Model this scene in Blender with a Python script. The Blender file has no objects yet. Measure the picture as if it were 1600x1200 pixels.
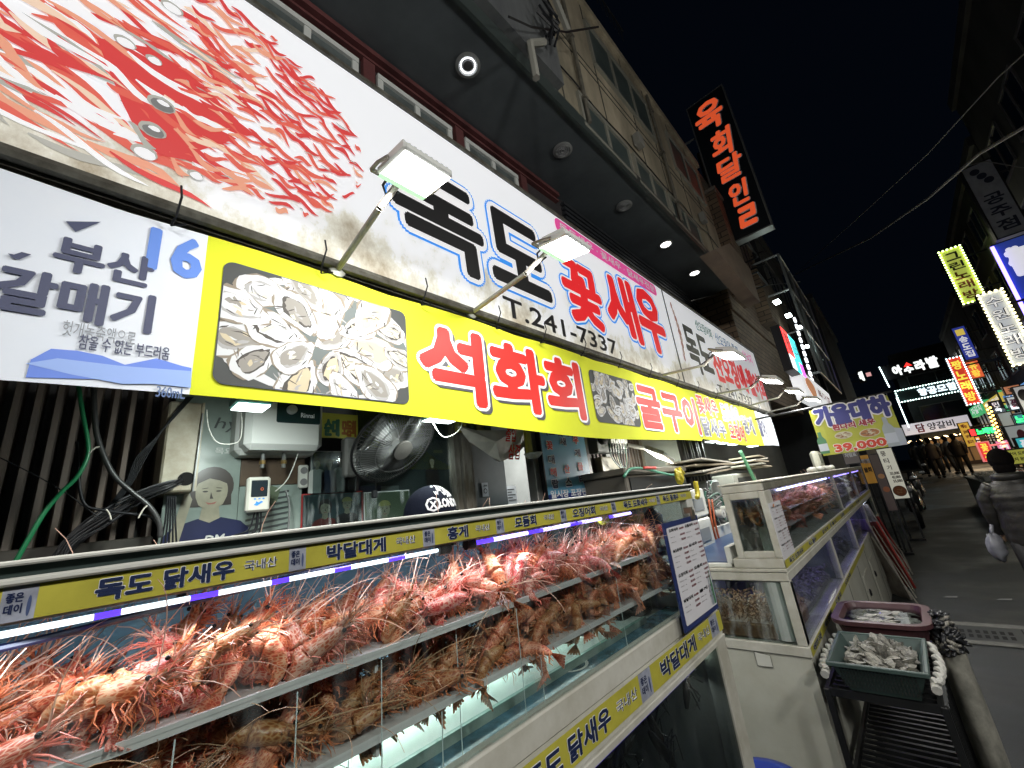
import bpy, bmesh, math, random
from mathutils import Vector, Matrix
random.seed(7)
PI = math.pi
S = bpy.context.scene
C = S.collection
# ------------------------------------------------------------------ camera
F_PX = 635.0; CAM_H = 1.62
_y = Vector((615, 118, 635)).normalized()
_z = Vector((-254, -2090, 635)); _z = (_z - _y * _z.dot(_y)).normalized()
_x = _y.cross(_z)
ROT = Matrix((_x, _y, _z))                    # world = ROT @ (right, down, forward)
cd = bpy.data.cameras.new('camera'); cam = bpy.data.objects.new('camera', cd); C.objects.link(cam)
cd.sensor_width = 36; cd.lens = F_PX / 1600 * 36; cd.clip_start = .02; cd.clip_end = 400
B = Matrix((ROT.col[0], -ROT.col[1], -ROT.col[2])).transposed()
cam.matrix_world = Matrix.Translation((0, 0, CAM_H)) @ B.to_4x4()
S.camera = cam
# ------------------------------------------------------------------ night sky and exposure
W = bpy.data.worlds.new('World'); S.world = W; W.use_nodes = True
wn = W.node_tree.nodes; bg = wn['Background']
bg.inputs[0].default_value = (.16, .3, .62, 1); bg.inputs[1].default_value = .005
S.view_settings.view_transform = 'Standard'; S.view_settings.look = 'None'
S.view_settings.exposure = 0.0; S.view_settings.gamma = 1
S.cycles.max_bounces = 7; S.cycles.diffuse_bounces = 3; S.cycles.glossy_bounces = 3
S.cycles.transparent_max_bounces = 14; S.cycles.transmission_bounces = 4
S.cycles.sample_clamp_indirect = 4; S.cycles.caustics_reflective = False; S.cycles.caustics_refractive = False
S.cycles.use_denoising = True

def P(px, py, x=None, y=None, z=None):
    d = ROT @ Vector((px - 800, py - 600, F_PX))
    t = x / d.x if x is not None else y / d.y if y is not None else (z - CAM_H) / d.z
    return Vector((0, 0, CAM_H)) + d * t

# ------------------------------------------------------------------ materials
MC = {}
def M(name, col=(.5, .5, .5), rough=.5, metal=0, var=0.0, scale=6.0, bump=0.0, emit=None, es=0.0, coat=0.0, tint=None, stretch=(1, 1, 1), rnd=0.0):
    if name in MC: return MC[name]
    m = bpy.data.materials.new(name); m.use_nodes = True; nt = m.node_tree; n = nt.nodes; l = nt.links
    b = n['Principled BSDF']; b.inputs['Roughness'].default_value = rough; b.inputs['Metallic'].default_value = metal
    c4 = (*col, 1); b.inputs['Base Color'].default_value = c4
    if coat: b.inputs['Coat Weight'].default_value = coat
    if emit: b.inputs['Emission Color'].default_value = (*emit, 1); b.inputs['Emission Strength'].default_value = es
    src = None
    if var or bump or tint:
        tc = n.new('ShaderNodeTexCoord'); mp = n.new('ShaderNodeMapping'); mp.inputs['Scale'].default_value = stretch
        l.new(tc.outputs['Object'], mp.inputs[0])
        no = n.new('ShaderNodeTexNoise'); no.inputs['Scale'].default_value = scale; no.inputs['Detail'].default_value = 7; no.inputs['Roughness'].default_value = .65
        l.new(mp.outputs[0], no.inputs['Vector'])
        if var or tint:
            r = n.new('ShaderNodeValToRGB'); r.color_ramp.elements[0].position = .35; r.color_ramp.elements[1].position = .68
            lo = tint if tint else tuple(max(0, c * (1 - var)) for c in col)
            r.color_ramp.elements[0].color = (*lo, 1); r.color_ramp.elements[1].color = c4
            l.new(no.outputs['Fac'], r.inputs[0]); l.new(r.outputs[0], b.inputs['Base Color']); src = r.outputs[0]
        if bump:
            bp = n.new('ShaderNodeBump'); bp.inputs['Strength'].default_value = min(1, bump); bp.inputs['Distance'].default_value = .01
            l.new(no.outputs['Fac'], bp.inputs['Height']); l.new(bp.outputs[0], b.inputs['Normal'])
    if rnd:
        oi = n.new('ShaderNodeObjectInfo'); hs = n.new('ShaderNodeHueSaturation')
        mr = n.new('ShaderNodeMapRange'); mr.inputs[3].default_value = 1 - rnd; mr.inputs[4].default_value = 1 + rnd
        l.new(oi.outputs['Random'], mr.inputs[0]); l.new(mr.outputs[0], hs.inputs['Value']); hs.inputs['Color'].default_value = c4
        if src: l.new(src, hs.inputs['Color'])
        l.new(hs.outputs[0], b.inputs['Base Color'])
    MC[name] = m; return m

def glass(name, tint=(1, 1, 1), refl=.07, rough=.02, streak=0.0):
    if name in MC: return MC[name]
    m = bpy.data.materials.new(name); m.use_nodes = True; nt = m.node_tree; n = nt.nodes; l = nt.links
    n.remove(n['Principled BSDF']); out = n['Material Output']
    t = n.new('ShaderNodeBsdfTransparent'); t.inputs[0].default_value = (*tint, 1)
    g = n.new('ShaderNodeBsdfGlossy'); g.inputs['Roughness'].default_value = rough
    lw = n.new('ShaderNodeLayerWeight'); lw.inputs[0].default_value = .25
    mr = n.new('ShaderNodeMapRange'); mr.inputs[3].default_value = refl * .6; mr.inputs[4].default_value = refl * 6
    l.new(lw.outputs['Fresnel'], mr.inputs[0])
    mx = n.new('ShaderNodeMixShader'); l.new(mr.outputs[0], mx.inputs[0]); l.new(t.outputs[0], mx.inputs[1]); l.new(g.outputs[0], mx.inputs[2])
    last = mx
    if streak:      # water marks and salt film on the pane
        tc = n.new('ShaderNodeTexCoord'); mp = n.new('ShaderNodeMapping'); mp.inputs['Scale'].default_value = (14, 14, 3)
        no = n.new('ShaderNodeTexNoise'); no.inputs['Scale'].default_value = 2.2; no.inputs['Detail'].default_value = 8
        l.new(tc.outputs['Object'], mp.inputs[0]); l.new(mp.outputs[0], no.inputs['Vector'])
        rp = n.new('ShaderNodeMapRange'); rp.inputs[1].default_value = .5; rp.inputs[2].default_value = .85; rp.inputs[4].default_value = streak
        l.new(no.outputs['Fac'], rp.inputs[0])
        df = n.new('ShaderNodeBsdfDiffuse'); df.inputs[0].default_value = (.7, .75, .75, 1)
        m2 = n.new('ShaderNodeMixShader'); l.new(rp.outputs[0], m2.inputs[0]); l.new(mx.outputs[0], m2.inputs[1]); l.new(df.outputs[0], m2.inputs[2]); last = m2
    l.new(last.outputs[0], out.inputs[0]); MC[name] = m; return m

def E_(name, col, s): return M(name, col, .5, emit=col, es=s)

# ------------------------------------------------------------------ mesh builder
class MB:
    def __init__(s): s.v = []; s.f = []; s.m = []
    def add(s, vs, fs, mi=0):
        b = len(s.v); s.v += [tuple(v) for v in vs]; s.f += [tuple(b + i for i in f) for f in fs]; s.m += [mi] * len(fs); return s
    def box(s, a, b, mi=0, mat=None):
        x0, y0, z0 = a; x1, y1, z1 = b
        vs = [Vector(p) for p in ((x0,y0,z0),(x1,y0,z0),(x1,y1,z0),(x0,y1,z0),(x0,y0,z1),(x1,y0,z1),(x1,y1,z1),(x0,y1,z1))]
        if mat: vs = [mat @ v for v in vs]
        return s.add(vs, [(0,3,2,1),(4,5,6,7),(0,1,5,4),(1,2,6,5),(2,3,7,6),(3,0,4,7)], mi)
    def bbox(s, a, b, r=.01, mi=0, mat=None):      # box with chamfered edges
        a = Vector(a); b = Vector(b); c = (a + b) / 2; h = (b - a) / 2
        r = min(r, min(h) * .9); vs = []; idx = {}
        for sx in (-1, 1):
            for sy in (-1, 1):
                for sz in (-1, 1):
                    for k in range(3):
                        p = [sx * (h[0] - (r if k != 0 else 0)), sy * (h[1] - (r if k != 1 else 0)), sz * (h[2] - (r if k != 2 else 0))]
                        idx[(sx, sy, sz, k)] = len(vs); vs.append(c + Vector(p))
        if mat: vs = [mat @ v for v in vs]
        fs = []
        for k in range(3):
            o = [i for i in range(3) if i != k]
            for sg in (-1, 1):
                q = []
                for (p0, p1) in ((-1,-1),(1,-1),(1,1),(-1,1)):
                    t = [0,0,0]; t[k] = sg; t[o[0]] = p0; t[o[1]] = p1; q.append(idx[(*t, k)])
                fs.append(q)
        for k in range(3):
            o = [i for i in range(3) if i != k]
            for p0 in (-1, 1):
                for p1 in (-1, 1):
                    t = [0,0,0]; t[o[0]] = p0; t[o[1]] = p1; t2 = list(t); t[k] = -1; t2[k] = 1
                    fs.append([idx[(*t, o[0])], idx[(*t2, o[0])], idx[(*t2, o[1])], idx[(*t, o[1])]])
        for sx in (-1, 1):
            for sy in (-1, 1):
                for sz in (-1, 1): fs.append([idx[(sx, sy, sz, k)] for k in range(3)])
        return s.add(vs, fs, mi)
    def tube(s, pts, r, n=6, mi=0, cap=True):
        pts = [Vector(p) for p in pts]; N = len(pts); rs = r if isinstance(r, (list, tuple)) else [r] * N
        vs = []; up = Vector((.13, .27, .95)); t0 = (pts[1] - pts[0]).normalized(); a = t0.cross(up).normalized()
        for i, p in enumerate(pts):
            t = (pts[min(i + 1, N - 1)] - pts[max(i - 1, 0)]).normalized()
            a = (a - t * a.dot(t)); a = a.normalized() if a.length > 1e-6 else t.orthogonal().normalized(); b = t.cross(a)
            for k in range(n): th = 2 * PI * k / n; vs.append(p + (a * math.cos(th) + b * math.sin(th)) * rs[i])
        fs = [(i * n + k, i * n + (k + 1) % n, (i + 1) * n + (k + 1) % n, (i + 1) * n + k) for i in range(N - 1) for k in range(n)]
        if cap: fs += [tuple(range(n))[::-1], tuple((N - 1) * n + k for k in range(n))]
        return s.add(vs, fs, mi)
    def lathe(s, prof, org, ax=(0, 0, 1), n=20, mi=0, sc=(1, 1)):     # prof = [(r, h)]
        ax = Vector(ax).normalized(); a = ax.orthogonal().normalized(); b = ax.cross(a); org = Vector(org); vs = []
        for (r, h) in prof:
            for k in range(n): th = 2 * PI * k / n; vs.append(org + ax * h + a * math.cos(th) * r * sc[0] + b * math.sin(th) * r * sc[1])
        N = len(prof); fs = [(i * n + k, i * n + (k + 1) % n, (i + 1) * n + (k + 1) % n, (i + 1) * n + k) for i in range(N - 1) for k in range(n)]
        fs += [tuple(range(n))[::-1], tuple((N - 1) * n + k for k in range(n))]
        return s.add(vs, fs, mi)
    def ell(s, c, r, n=12, m=8, mi=0, mat=None, jit=0):
        c = Vector(c); vs = []; 
        for i in range(m + 1):
            ph = PI * i / m
            for k in range(n):
                th = 2 * PI * k / n; q = 1 + random.uniform(-jit, jit)
                v = Vector((r[0] * math.sin(ph) * math.cos(th), r[1] * math.sin(ph) * math.sin(th), r[2] * math.cos(ph))) * q
                vs.append(c + (mat @ v if mat else v))
        fs = [(i * n + k, (i + 1) * n + k, (i + 1) * n + (k + 1) % n, i * n + (k + 1) % n) for i in range(m) for k in range(n)]
        return s.add(vs, fs, mi)
    def poly(s, pts, mi=0): return s.add(pts, [tuple(range(len(pts)))], mi)
    def build(s, name, mats, parent=None, smooth=False):
        me = bpy.data.meshes.new(name); me.from_pydata(s.v, [], s.f); me.update()
        for m in (mats if isinstance(mats, (list, tuple)) else [mats]): me.materials.append(m)
        me.polygons.foreach_set('material_index', s.m)
        if smooth: me.polygons.foreach_set('use_smooth', [True] * len(me.polygons))
        o = bpy.data.objects.new(name, me); C.objects.link(o)
        if parent: o.parent = parent; o.matrix_parent_inverse = Matrix.Translation(-parent.location) if parent.type == 'EMPTY' else Matrix()
        return o
USED = {}
def tag(o, label, cat, group=None, kind=None):
    o['label'] = label; o['category'] = cat
    if group: o['group'] = group
    if kind: o['kind'] = kind
    return o
def thing(name, label, cat, loc=(0, 0, 0), group=None):
    o = bpy.data.objects.new(name, None); C.objects.link(o); o.location = loc; o.empty_display_size = .1
    return tag(o, label, cat, group)
def struct(o, kind='structure'): o['kind'] = kind; return o

class Fr:      # a flat frame: origin, U right, V up, N out of the printed side
    def __init__(s, o, u, v): s.o = Vector(o); s.u = Vector(u).normalized(); s.v = Vector(v).normalized(); s.n = s.u.cross(s.v)
    def p(s, a, b, off=0): return s.o + s.u * a + s.v * b + s.n * off
def FX(x): return Fr((x, 0, 0), (0, 1, 0), (0, 0, 1))       # faces the lane (+X): u = world y, v = world z
def FY(y): return Fr((0, y, 0), (1, 0, 0), (0, 0, 1))       # faces back down the lane (-Y): u = world x, v = world z
def uvx(x, *pts): return [tuple(P(a, b, x=x)[1:]) for a, b in pts]
def uvy(y, *pts): return [(P(a, b, y=y)[0], P(a, b, y=y)[2]) for a, b in pts]
def bx4(q):    # four corners tl tr br bl -> u0 v0 u1 v1
    return ((q[0][0] + q[3][0]) / 2, (q[2][1] + q[3][1]) / 2, (q[1][0] + q[2][0]) / 2, (q[0][1] + q[1][1]) / 2)
def lrtb(f, l, r, t, b):  # left, right, top, bottom points of a lettering in the photo -> box
    return (f(l)[0], f(b)[1], f(r)[0], f(t)[1])

TG = {}
def text_geo(s, bold=0.0, res=2):
    k = (s, bold, res)
    if k not in TG:
        c = bpy.data.curves.new('t', 'FONT'); c.body = s; c.offset = bold; c.resolution_u = res
        o = bpy.data.objects.new('t', c); me = bpy.data.meshes.new_from_object(o)
        TG[k] = ([(v.co.x, v.co.y) for v in me.vertices], [tuple(p.vertices) for p in me.polygons])
        bpy.data.objects.remove(o); bpy.data.curves.remove(c); bpy.data.meshes.remove(me)
    return TG[k]
def put_text(mb, s, fr, box, off=.002, bold=.02, mi=0, shear=0, fit=None, rot=0):
    """thick letters are the glyphs stepped round a small circle, each a hair in front of the last"""
    vs, fs = text_geo(s, 0)
    if not vs: return
    x0 = min(v[0] for v in vs); x1 = max(v[0] for v in vs); y0 = min(v[1] for v in vs); y1 = max(v[1] for v in vs)
    u0, v0, u1, v1 = box; sy = (v1 - v0) / (y1 - y0); r = bold * sy; n = 0 if bold < .008 else (6 if bold < .03 else 10 if bold < .06 else 22)
    u0 += r; u1 -= r; v0 += r * .6; v1 -= r * .6
    for k in range(max(1, n)):
        a_ = 2 * PI * k / max(1, n); du = r * math.cos(a_) if n else 0; dv = r * math.sin(a_) if n else 0; of = off + k * .9e-5 * max(1, abs(fr.o.length) * .1); out = []
        for (x, y) in vs:
            a = (x - x0) / (x1 - x0); b = (y - y0) / (y1 - y0)
            out.append(fr.p(u0 + a * (u1 - u0) + shear * (b - .5) * (v1 - v0) + du, v0 + b * (v1 - v0) + dv, of))
        mb.add(out, fs, mi)
    if n:
        mb.add([fr.p(u0 + (x - x0) / (x1 - x0) * (u1 - u0) + shear * ((y - y0) / (y1 - y0) - .5) * (v1 - v0), v0 + (y - y0) / (y1 - y0) * (v1 - v0), off + n * .9e-5 * max(1, abs(fr.o.length) * .1)) for x, y in vs], fs, mi)
def lettering(parent, fr, items, name='lettering', off=.002):
    """items: (text, box, material[, bold, shear, off]) joined into one printed layer"""
    mb = MB(); mats = []
    for it in items:
        t, box, m = it[:3]; bold = it[3] if len(it) > 3 else .02; sh = it[4] if len(it) > 4 else 0; of = it[5] if len(it) > 5 else off
        g0 = text_geo(t, 0)[0]; hh = (max(v[1] for v in g0) - min(v[1] for v in g0)) if g0 else 1; rr = max(0, bold - .04) * (box[3] - box[1]) / hh; box = (box[0] - rr, box[1] - rr * .6, box[2] + rr, box[3] + rr * .6)
        if m not in mats: mats.append(m)
        put_text(mb, t, fr, box, of, bold, mats.index(m), sh)
    if mb.v: return mb.build(name, mats, parent)
def panel(mb, fr, box, th, mi=0, off=0):
    u0, v0, u1, v1 = box
    q = [fr.p(u0, v0, off), fr.p(u1, v0, off), fr.p(u1, v1, off), fr.p(u0, v1, off)]; r = [p - fr.n * th for p in q]
    mb.add(q + r, [(0,1,2,3),(7,6,5,4),(0,4,5,1),(1,5,6,2),(2,6,7,3),(3,7,4,0)], mi)
def disc(mb, fr, u, v, ru, rv, off, mi=0, n=18, jit=0, rot=0):
    pts = []
    for k in range(n):
        th = 2 * PI * k / n; q = 1 + random.uniform(-jit, jit); a = ru * q * math.cos(th); b = rv * q * math.sin(th)
        pts.append(fr.p(u + a * math.cos(rot) - b * math.sin(rot), v + a * math.sin(rot) + b * math.cos(rot), off))
    mb.poly(pts, mi)
def rrect(fr, box, r, off, n=5):
    u0, v0, u1, v1 = box; pts = []
    for (cu, cv, a0) in ((u1 - r, v1 - r, 0), (u0 + r, v1 - r, 90), (u0 + r, v0 + r, 180), (u1 - r, v0 + r, 270)):
        for k in range(n + 1): a = math.radians(a0 + 90 * k / n); pts.append(fr.p(cu + r * math.cos(a), cv + r * math.sin(a), off))
    return pts
def area(name, loc, target, sx, sy, power, col=(1, 1, 1), parent=None, spread=180):
    l = bpy.data.lights.new(name, 'AREA'); l.shape = 'RECTANGLE'; l.size = sx; l.size_y = sy; l.energy = power; l.color = col; l.spread = math.radians(spread)
    o = bpy.data.objects.new(name, l); C.objects.link(o); d = (Vector(target) - Vector(loc))
    o.matrix_world = Matrix.Translation(loc) @ d.to_track_quat('-Z', 'Y').to_matrix().to_4x4(); return o

white_paint = M('white paint', (.66, .67, .62), .45, var=.14, scale=5, bump=.08)
old_white = M('aged white paint', (.60, .60, .54), .5, tint=(.42, .41, .34), scale=7, bump=.12)
black_pl = M('black plastic', (.012, .013, .015), .45)
dark_metal = M('dark metal', (.03, .032, .035), .45, .5, var=.4)
grey_metal = M('galvanised metal', (.32, .33, .33), .4, .7, var=.3, scale=20)
ink = M('black ink', (.012, .012, .014), .6)
navy_ink = M('navy ink', (.012, .022, .07), .6)
red_ink = M('red ink', (.62, .025, .02), .5, var=.15, scale=3)
white_ink = M('white ink', (.82, .84, .88), .5)
blue_ink = M('blue ink', (.04, .24, .7), .5)
yellow_vinyl = M('yellow vinyl', (.62, .67, .03), .75, var=.08, scale=3)
strip_yellow = M('yellow strip vinyl', (.52, .48, .07), .4, var=.25, scale=12)
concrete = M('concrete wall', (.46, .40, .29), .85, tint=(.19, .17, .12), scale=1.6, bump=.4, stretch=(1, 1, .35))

for m_ in (black_pl, ink, navy_ink, red_ink, white_ink, yellow_vinyl, strip_yellow): m_.node_tree.nodes['Principled BSDF'].inputs['Specular IOR Level'].default_value = .2
# ================================================================== ground
def gz(y): return 0 if y < 9 else (y - 9) * .0405
mb = MB(); ys = [-6, -2, 0, 2, 4, 5.9, 9, 12, 16, 20, 25, 30, 45, 200]; xs = [-60, -8, -2.4, -.6, 0, 1, 2, 3.4, 8, 60]
vs = [(x, y, gz(min(y, 45)) - .0) for y in ys for x in xs]; nx = len(xs)
mb.add(vs, [(j * nx + i, j * nx + i + 1, (j + 1) * nx + i + 1, (j + 1) * nx + i) for j in range(len(ys) - 1) for i in range(nx - 1)])
def asphalt():
    m = bpy.data.materials.new('asphalt'); m.use_nodes = True; nt = m.node_tree; n = nt.nodes; l = nt.links; b = n['Principled BSDF']
    tc = n.new('ShaderNodeTexCoord'); a = n.new('ShaderNodeTexNoise'); a.inputs['Scale'].default_value = .9; a.inputs['Detail'].default_value = 6
    g = n.new('ShaderNodeTexNoise'); g.inputs['Scale'].default_value = 160; g.inputs['Detail'].default_value = 3
    l.new(tc.outputs['Object'], a.inputs['Vector']); l.new(tc.outputs['Object'], g.inputs['Vector'])
    r = n.new('ShaderNodeValToRGB'); r.color_ramp.elements[0].color = (.010, .013, .014, 1); r.color_ramp.elements[1].color = (.034, .038, .038, 1)
    r.color_ramp.elements[0].position = .38; r.color_ramp.elements[1].position = .62; l.new(a.outputs['Fac'], r.inputs[0])
    mx = n.new('ShaderNodeMixRGB'); mx.blend_type = 'MULTIPLY'; mx.inputs[0].default_value = .7; l.new(r.outputs[0], mx.inputs[1]); 
    r2 = n.new('ShaderNodeValToRGB'); r2.color_ramp.elements[0].position = .35; r2.color_ramp.elements[0].color = (.45, .45, .45, 1); r2.color_ramp.elements[1].position = .6; r2.color_ramp.elements[1].color = (1.3, 1.3, 1.3, 1)
    l.new(g.outputs['Fac'], r2.inputs[0]); l.new(r2.outputs[0], mx.inputs[2]); l.new(mx.outputs[0], b.inputs['Base Color'])
    rr = n.new('ShaderNodeMapRange'); rr.inputs[1].default_value = .42; rr.inputs[2].default_value = .6; rr.inputs[3].default_value = .42; rr.inputs[4].default_value = .75
    l.new(a.outputs['Fac'], rr.inputs[0]); l.new(rr.outputs[0], b.inputs['Roughness'])
    bp = n.new('ShaderNodeBump'); bp.inputs['Strength'].default_value = .6; bp.inputs['Distance'].default_value = .006; l.new(g.outputs['Fac'], bp.inputs['Height']); l.new(bp.outputs[0], b.inputs['Normal'])
    return m
struct(mb.build('road', asphalt()))
# drain channel across the lane: pale concrete kerbs and a cast grate
yd0, yd1 = 5.75, 6.2
dr = thing('drain_channel', 'cast drain grate between pale concrete kerbs crossing the lane', 'drain', (0, 6, 0))
mb = MB()
for a, b in ((yd0 - .09, yd0), (yd1, yd1 + .11)): mb.bbox((-.6, a, .001), (2.6, b, .014), .004)
mb.build('kerb', M('pale kerb', (.17, .17, .15), .8, var=.4, scale=9, bump=.3), dr)
mb = MB(); mb.box((-.6, yd0 + .002, .001), (2.6, yd1 - .002, .008))
for i in range(7):
    x0 = -.6 + i * .46
    for j in range(7):
        for k in range(2): mb.box((x0 + .05 + j * .052, yd0 + .1 + k * .14, .0082), (x0 + .08 + j * .052, yd0 + .19 + k * .14, .0095), 1)
    mb.box((x0 - .004, yd0 + .01, .0082), (x0 + .004, yd1 - .01, .0095), 1)
mb.build('grate', [M('cast iron', (.05, .055, .055), .5, .3, var=.3, scale=30), M('grate slot', (.004, .004, .004), .9)], dr)
# paper scraps lying on the road
for (px, py) in ((1484, 933), (1568, 937)):
    p = P(px, py, z=.006); mb = MB(); mb.add([p + Vector(v) for v in ((-.06, -.02, 0), (.06, -.03, .004), (.07, .02, .01), (-.02, .04, .002))], [(0, 1, 2, 3)])
    tag(mb.build('paper_scrap', M('paper', (.22, .22, .21), .8)), 'small pale paper scrap lying on the dark road %s' % ('nearer the fish tanks' if px < 1500 else 'nearer the walking woman'), 'litter', 'paper scraps on the road')

# ================================================================== main building on the left
XS = -1.335; ZS = 5.0; XW = -2.05
bd = thing('shop_building', 'grey concrete shop building above the prawn restaurant with dark soffit and downlights', 'building', (-3, 3, 0))
Y0b, Y1b = -7.0, 7.85
top = P(1005, 147, x=XS).z
mb = MB(); mb.box((-9, Y0b, ZS + .1), (XS, Y1b - .15, top)); mb.box((-9, Y0b, top + .001), (XS + .05, Y1b - .15, top + .12))
for y in (2.7, 3.62, 4.6, 5.3, 6.2, 7.0): mb.box((XS, y - .008, ZS + .1), (XS + .006, y + .008, top), 1)     # panel joints, thin dark strips
for z in (6.2, 6.32): mb.box((XS, 2.5, z), (XS + .006, Y1b - .16, z + .012), 1)
mb.build('upper_facade', [concrete, M('dark joint', (.05, .05, .04), .9)], bd)
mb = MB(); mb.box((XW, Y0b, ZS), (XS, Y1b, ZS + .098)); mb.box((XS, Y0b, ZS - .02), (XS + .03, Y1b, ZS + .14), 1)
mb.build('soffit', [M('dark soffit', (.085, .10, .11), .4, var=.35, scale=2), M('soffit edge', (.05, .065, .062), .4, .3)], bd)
# recessed older part left of the light facade, with frames and pipes
mb = MB(); mb.box((XS, -6.9, ZS + .15), (XS + .1, 2.55, top), 0); mb.build('dark_cladding', M('dark cladding', (.13, .14, .14), .6, tint=(.06, .065, .07), scale=1.2, stretch=(1, 3, .4)), bd)
mb = MB()
mb.tube([P(850, 66, x=XS + .16), P(828, 68, x=XS + .16), P(838, 122, x=XS + .16)], .03); mb.build('pipe', M('pale pipe', (.25, .25, .22), .5), bd); mb = MB()
mb.tube([P(868, 0, x=XS + .16), P(880, 30, x=XS + .16), P(888, 50, x=XS + .16)], .035)
mb.build('pipe', M('pale pipe', (.25, .25, .22), .5), bd)
mb = MB(); random.seed(3)
for i in range(9):
    a = P(845 + random.uniform(-6, 10), 2 + random.uniform(-10, 20), x=XS + .2); b = P(862 + random.uniform(-12, 12), 64 + random.uniform(-12, 10), x=XS + .17)
    mb.tube([a, (a + b) / 2 + Vector((.06, random.uniform(-.1, .1), random.uniform(-.1, 0))), b], .012, 4)
a = P(795, 26, x=XS + .2); mb.tube([a, P(830, 42, x=XS + .2), P(885, 50, x=XS + .2), P(935, 42, x=XS + .3)], .01, 4)
mb.build('cable_bundle', black_pl, bd)
for (ya, zt, zb) in ((3.05, 7.5, 5.15), (5.38, 7.5, 5.15)):
    mb = MB(); mb.tube([(XS + .04, ya, zt), (XS + .04, ya + .02, (zt + zb) / 2), (XS + .04, ya, zb)], .022, 8)
    for z in (zb + .3, zb + 1.2, zb + 2): mb.box((XS, ya - .035, z), (XS + .07, ya + .035, z + .03))
    mb.build('downpipe', M('grimy downpipe', (.16, .15, .12), .6, var=.5, scale=9), bd)
mb = MB(); mb.tube([(XS + .02, 2.6 + i * .35, 5.62 + .03 * math.sin(i * 1.7) - .02 * (i % 3)) for i in range(15)], .008, 5); mb.build('facade_cable', black_pl, bd)
for y in (4.3, 6.6): mb = MB(); mb.bbox((XS + .01, y - .02, 5.75), (XS + .10, y + .12, 5.92), .008); mb.build('junction_box', M('facade box', (.2, .2, .18), .6), bd)
mb = MB()
for i in range(18): mb.tube([(XS + .16, 2.62 + i * .11, 7.65), (XS + .16, 2.62 + i * .11, 7.95)], .007, 4)
mb.tube([(XS + .16, 2.55, 7.95), (XS + .16, 4.6, 7.95)], .012, 6); mb.build('railing', dark_metal, bd)
gl_dark = M('dark window glass', (.07, .09, .085), .5, 0, tint=(.03, .045, .045), scale=2)
fr_pale = M('pale window frame', (.26, .26, .22), .5, .2)
def window(parent, fr, box, nsash, name='window', depth=.05, fm=fr_pale, gm=gl_dark, fw=.045):
    u0, v0, u1, v1 = box; mb = MB()
    panel(mb, fr, (u0, v0, u1, v0 + fw), depth, 0, .035); panel(mb, fr, (u0, v1 - fw, u1, v1), depth, 0, .035)
    for i in range(nsash + 1):
        u = u0 + (u1 - u0 - fw) * i / nsash; panel(mb, fr, (u, v0 + fw, u + fw, v1 - fw), depth, 0, .03)
    w = mb.build(name, fm, parent); mb = MB(); panel(mb, fr, (u0 + .01, v0 + .01, u1 - .01, v1 - .01), .01, 0, .012)
    mb.build('pane', gm, w); return w
fx = FX(XS)
window(bd, fx, (2.96, 5.06, 4.02, 5.52), 2); window(bd, fx, (4.12, 5.06, 5.05, 5.52), 2); window(bd, fx, (5.15, 5.06, 6.3, 5.52), 2)
window(bd, fx, (3.6, 6.5, 5.3, 7.28), 3); window(bd, fx, (6.0, 6.5, 7.4, 7.28), 2)
# wall under the soffit: dark red timber cornice, window strip, ribbed cladding
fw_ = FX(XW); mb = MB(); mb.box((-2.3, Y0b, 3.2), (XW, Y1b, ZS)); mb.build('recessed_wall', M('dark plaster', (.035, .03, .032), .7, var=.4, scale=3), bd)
mb = MB()
for z0, z1, d in ((4.88, 4.90, .05), (4.905, 4.935, .03), (4.94, 4.985, .07)): panel(mb, fw_, (Y0b, z0, 3.4, z1), d + .01, 0, d)
for y in (-.6, .2, 1.05, 1.9, 2.75): panel(mb, fw_, (y, 3.3, y + .09, 4.875), .05, 0, .045)
mb.build('timber_cornice', M('dark red timber', (.12, .04, .04), .5, var=.5, scale=5), bd)
for i, y in enumerate((-.5, .32, 1.17, 2.02)):
    window(bd, fw_, (y, 3.95, y + .7, 4.84), 2, depth=.04, fm=M('white sash', (.5, .52, .5), .4), gm=M('sash glass', (.10, .12, .12), .25, var=.4))
mb = MB()
for k in range(9): z = 4.36 + k * .068; mb.box((XW, 3.5, z), (XW + .05, Y1b, z + .04))
mb.build('ribbed_cladding', M('ribbed metal', (.07, .075, .085), .35, .6, var=.3), bd)
for y in (3.5, 4.6, 5.7, 6.8): window(bd, fw_, (y, 3.45, y + 1.0, 4.3), 1, depth=.06, fm=M('bronze frame', (.05, .05, .05), .35, .6))
ring_lit = E_('downlight glow', (1, .97, .92), 9)
for i, (px, py) in enumerate(((731, 101), (879, 234), (975, 321), (1040, 381), (1085, 426))):
    p = P(px, py, z=ZS - .004)
    mb = MB(); mb.lathe([(.095, 0), (.1, -.012), (.075, -.018), (.07, -.006)], p, n=28); dl = mb.build('downlight', M('downlight rim', (.3, .31, .31), .35, .5), bd)
    mb = MB()
    if i == 0:
        for k in range(26): a = 2 * PI * k / 26; mb.ell(p + Vector((.058 * math.cos(a), .058 * math.sin(a), -.012)), (.006, .006, .004), 6, 4)
        mb.build('led_ring', E_('led ring', (.95, .97, 1), 5), dl)
        mb = MB(); mb.lathe([(.045, -.006), (.04, -.016), (.02, -.02)], p, n=20); mb.build('lens', M('downlight lens dark', (.06, .06, .065), .3), dl)
    elif i in (3, 4):
        mb.lathe([(.068, -.006), (.066, -.012), (.03, -.014)], p, n=24); mb.build('lens', ring_lit, dl); area('lamp', p - Vector((0, 0, .04)), p - Vector((0, 0, 1)), .1, .1, 4, (1, .95, .88), spread=130)
    else:
        for r in (.066, .045, .024): mb.lathe([(r, -.008), (r, -.018), (r - .01, -.018), (r - .01, -.008)], p, n=24)
        mb.build('lens', M('unlit lens', (.3, .31, .32), .35), dl)
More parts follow.
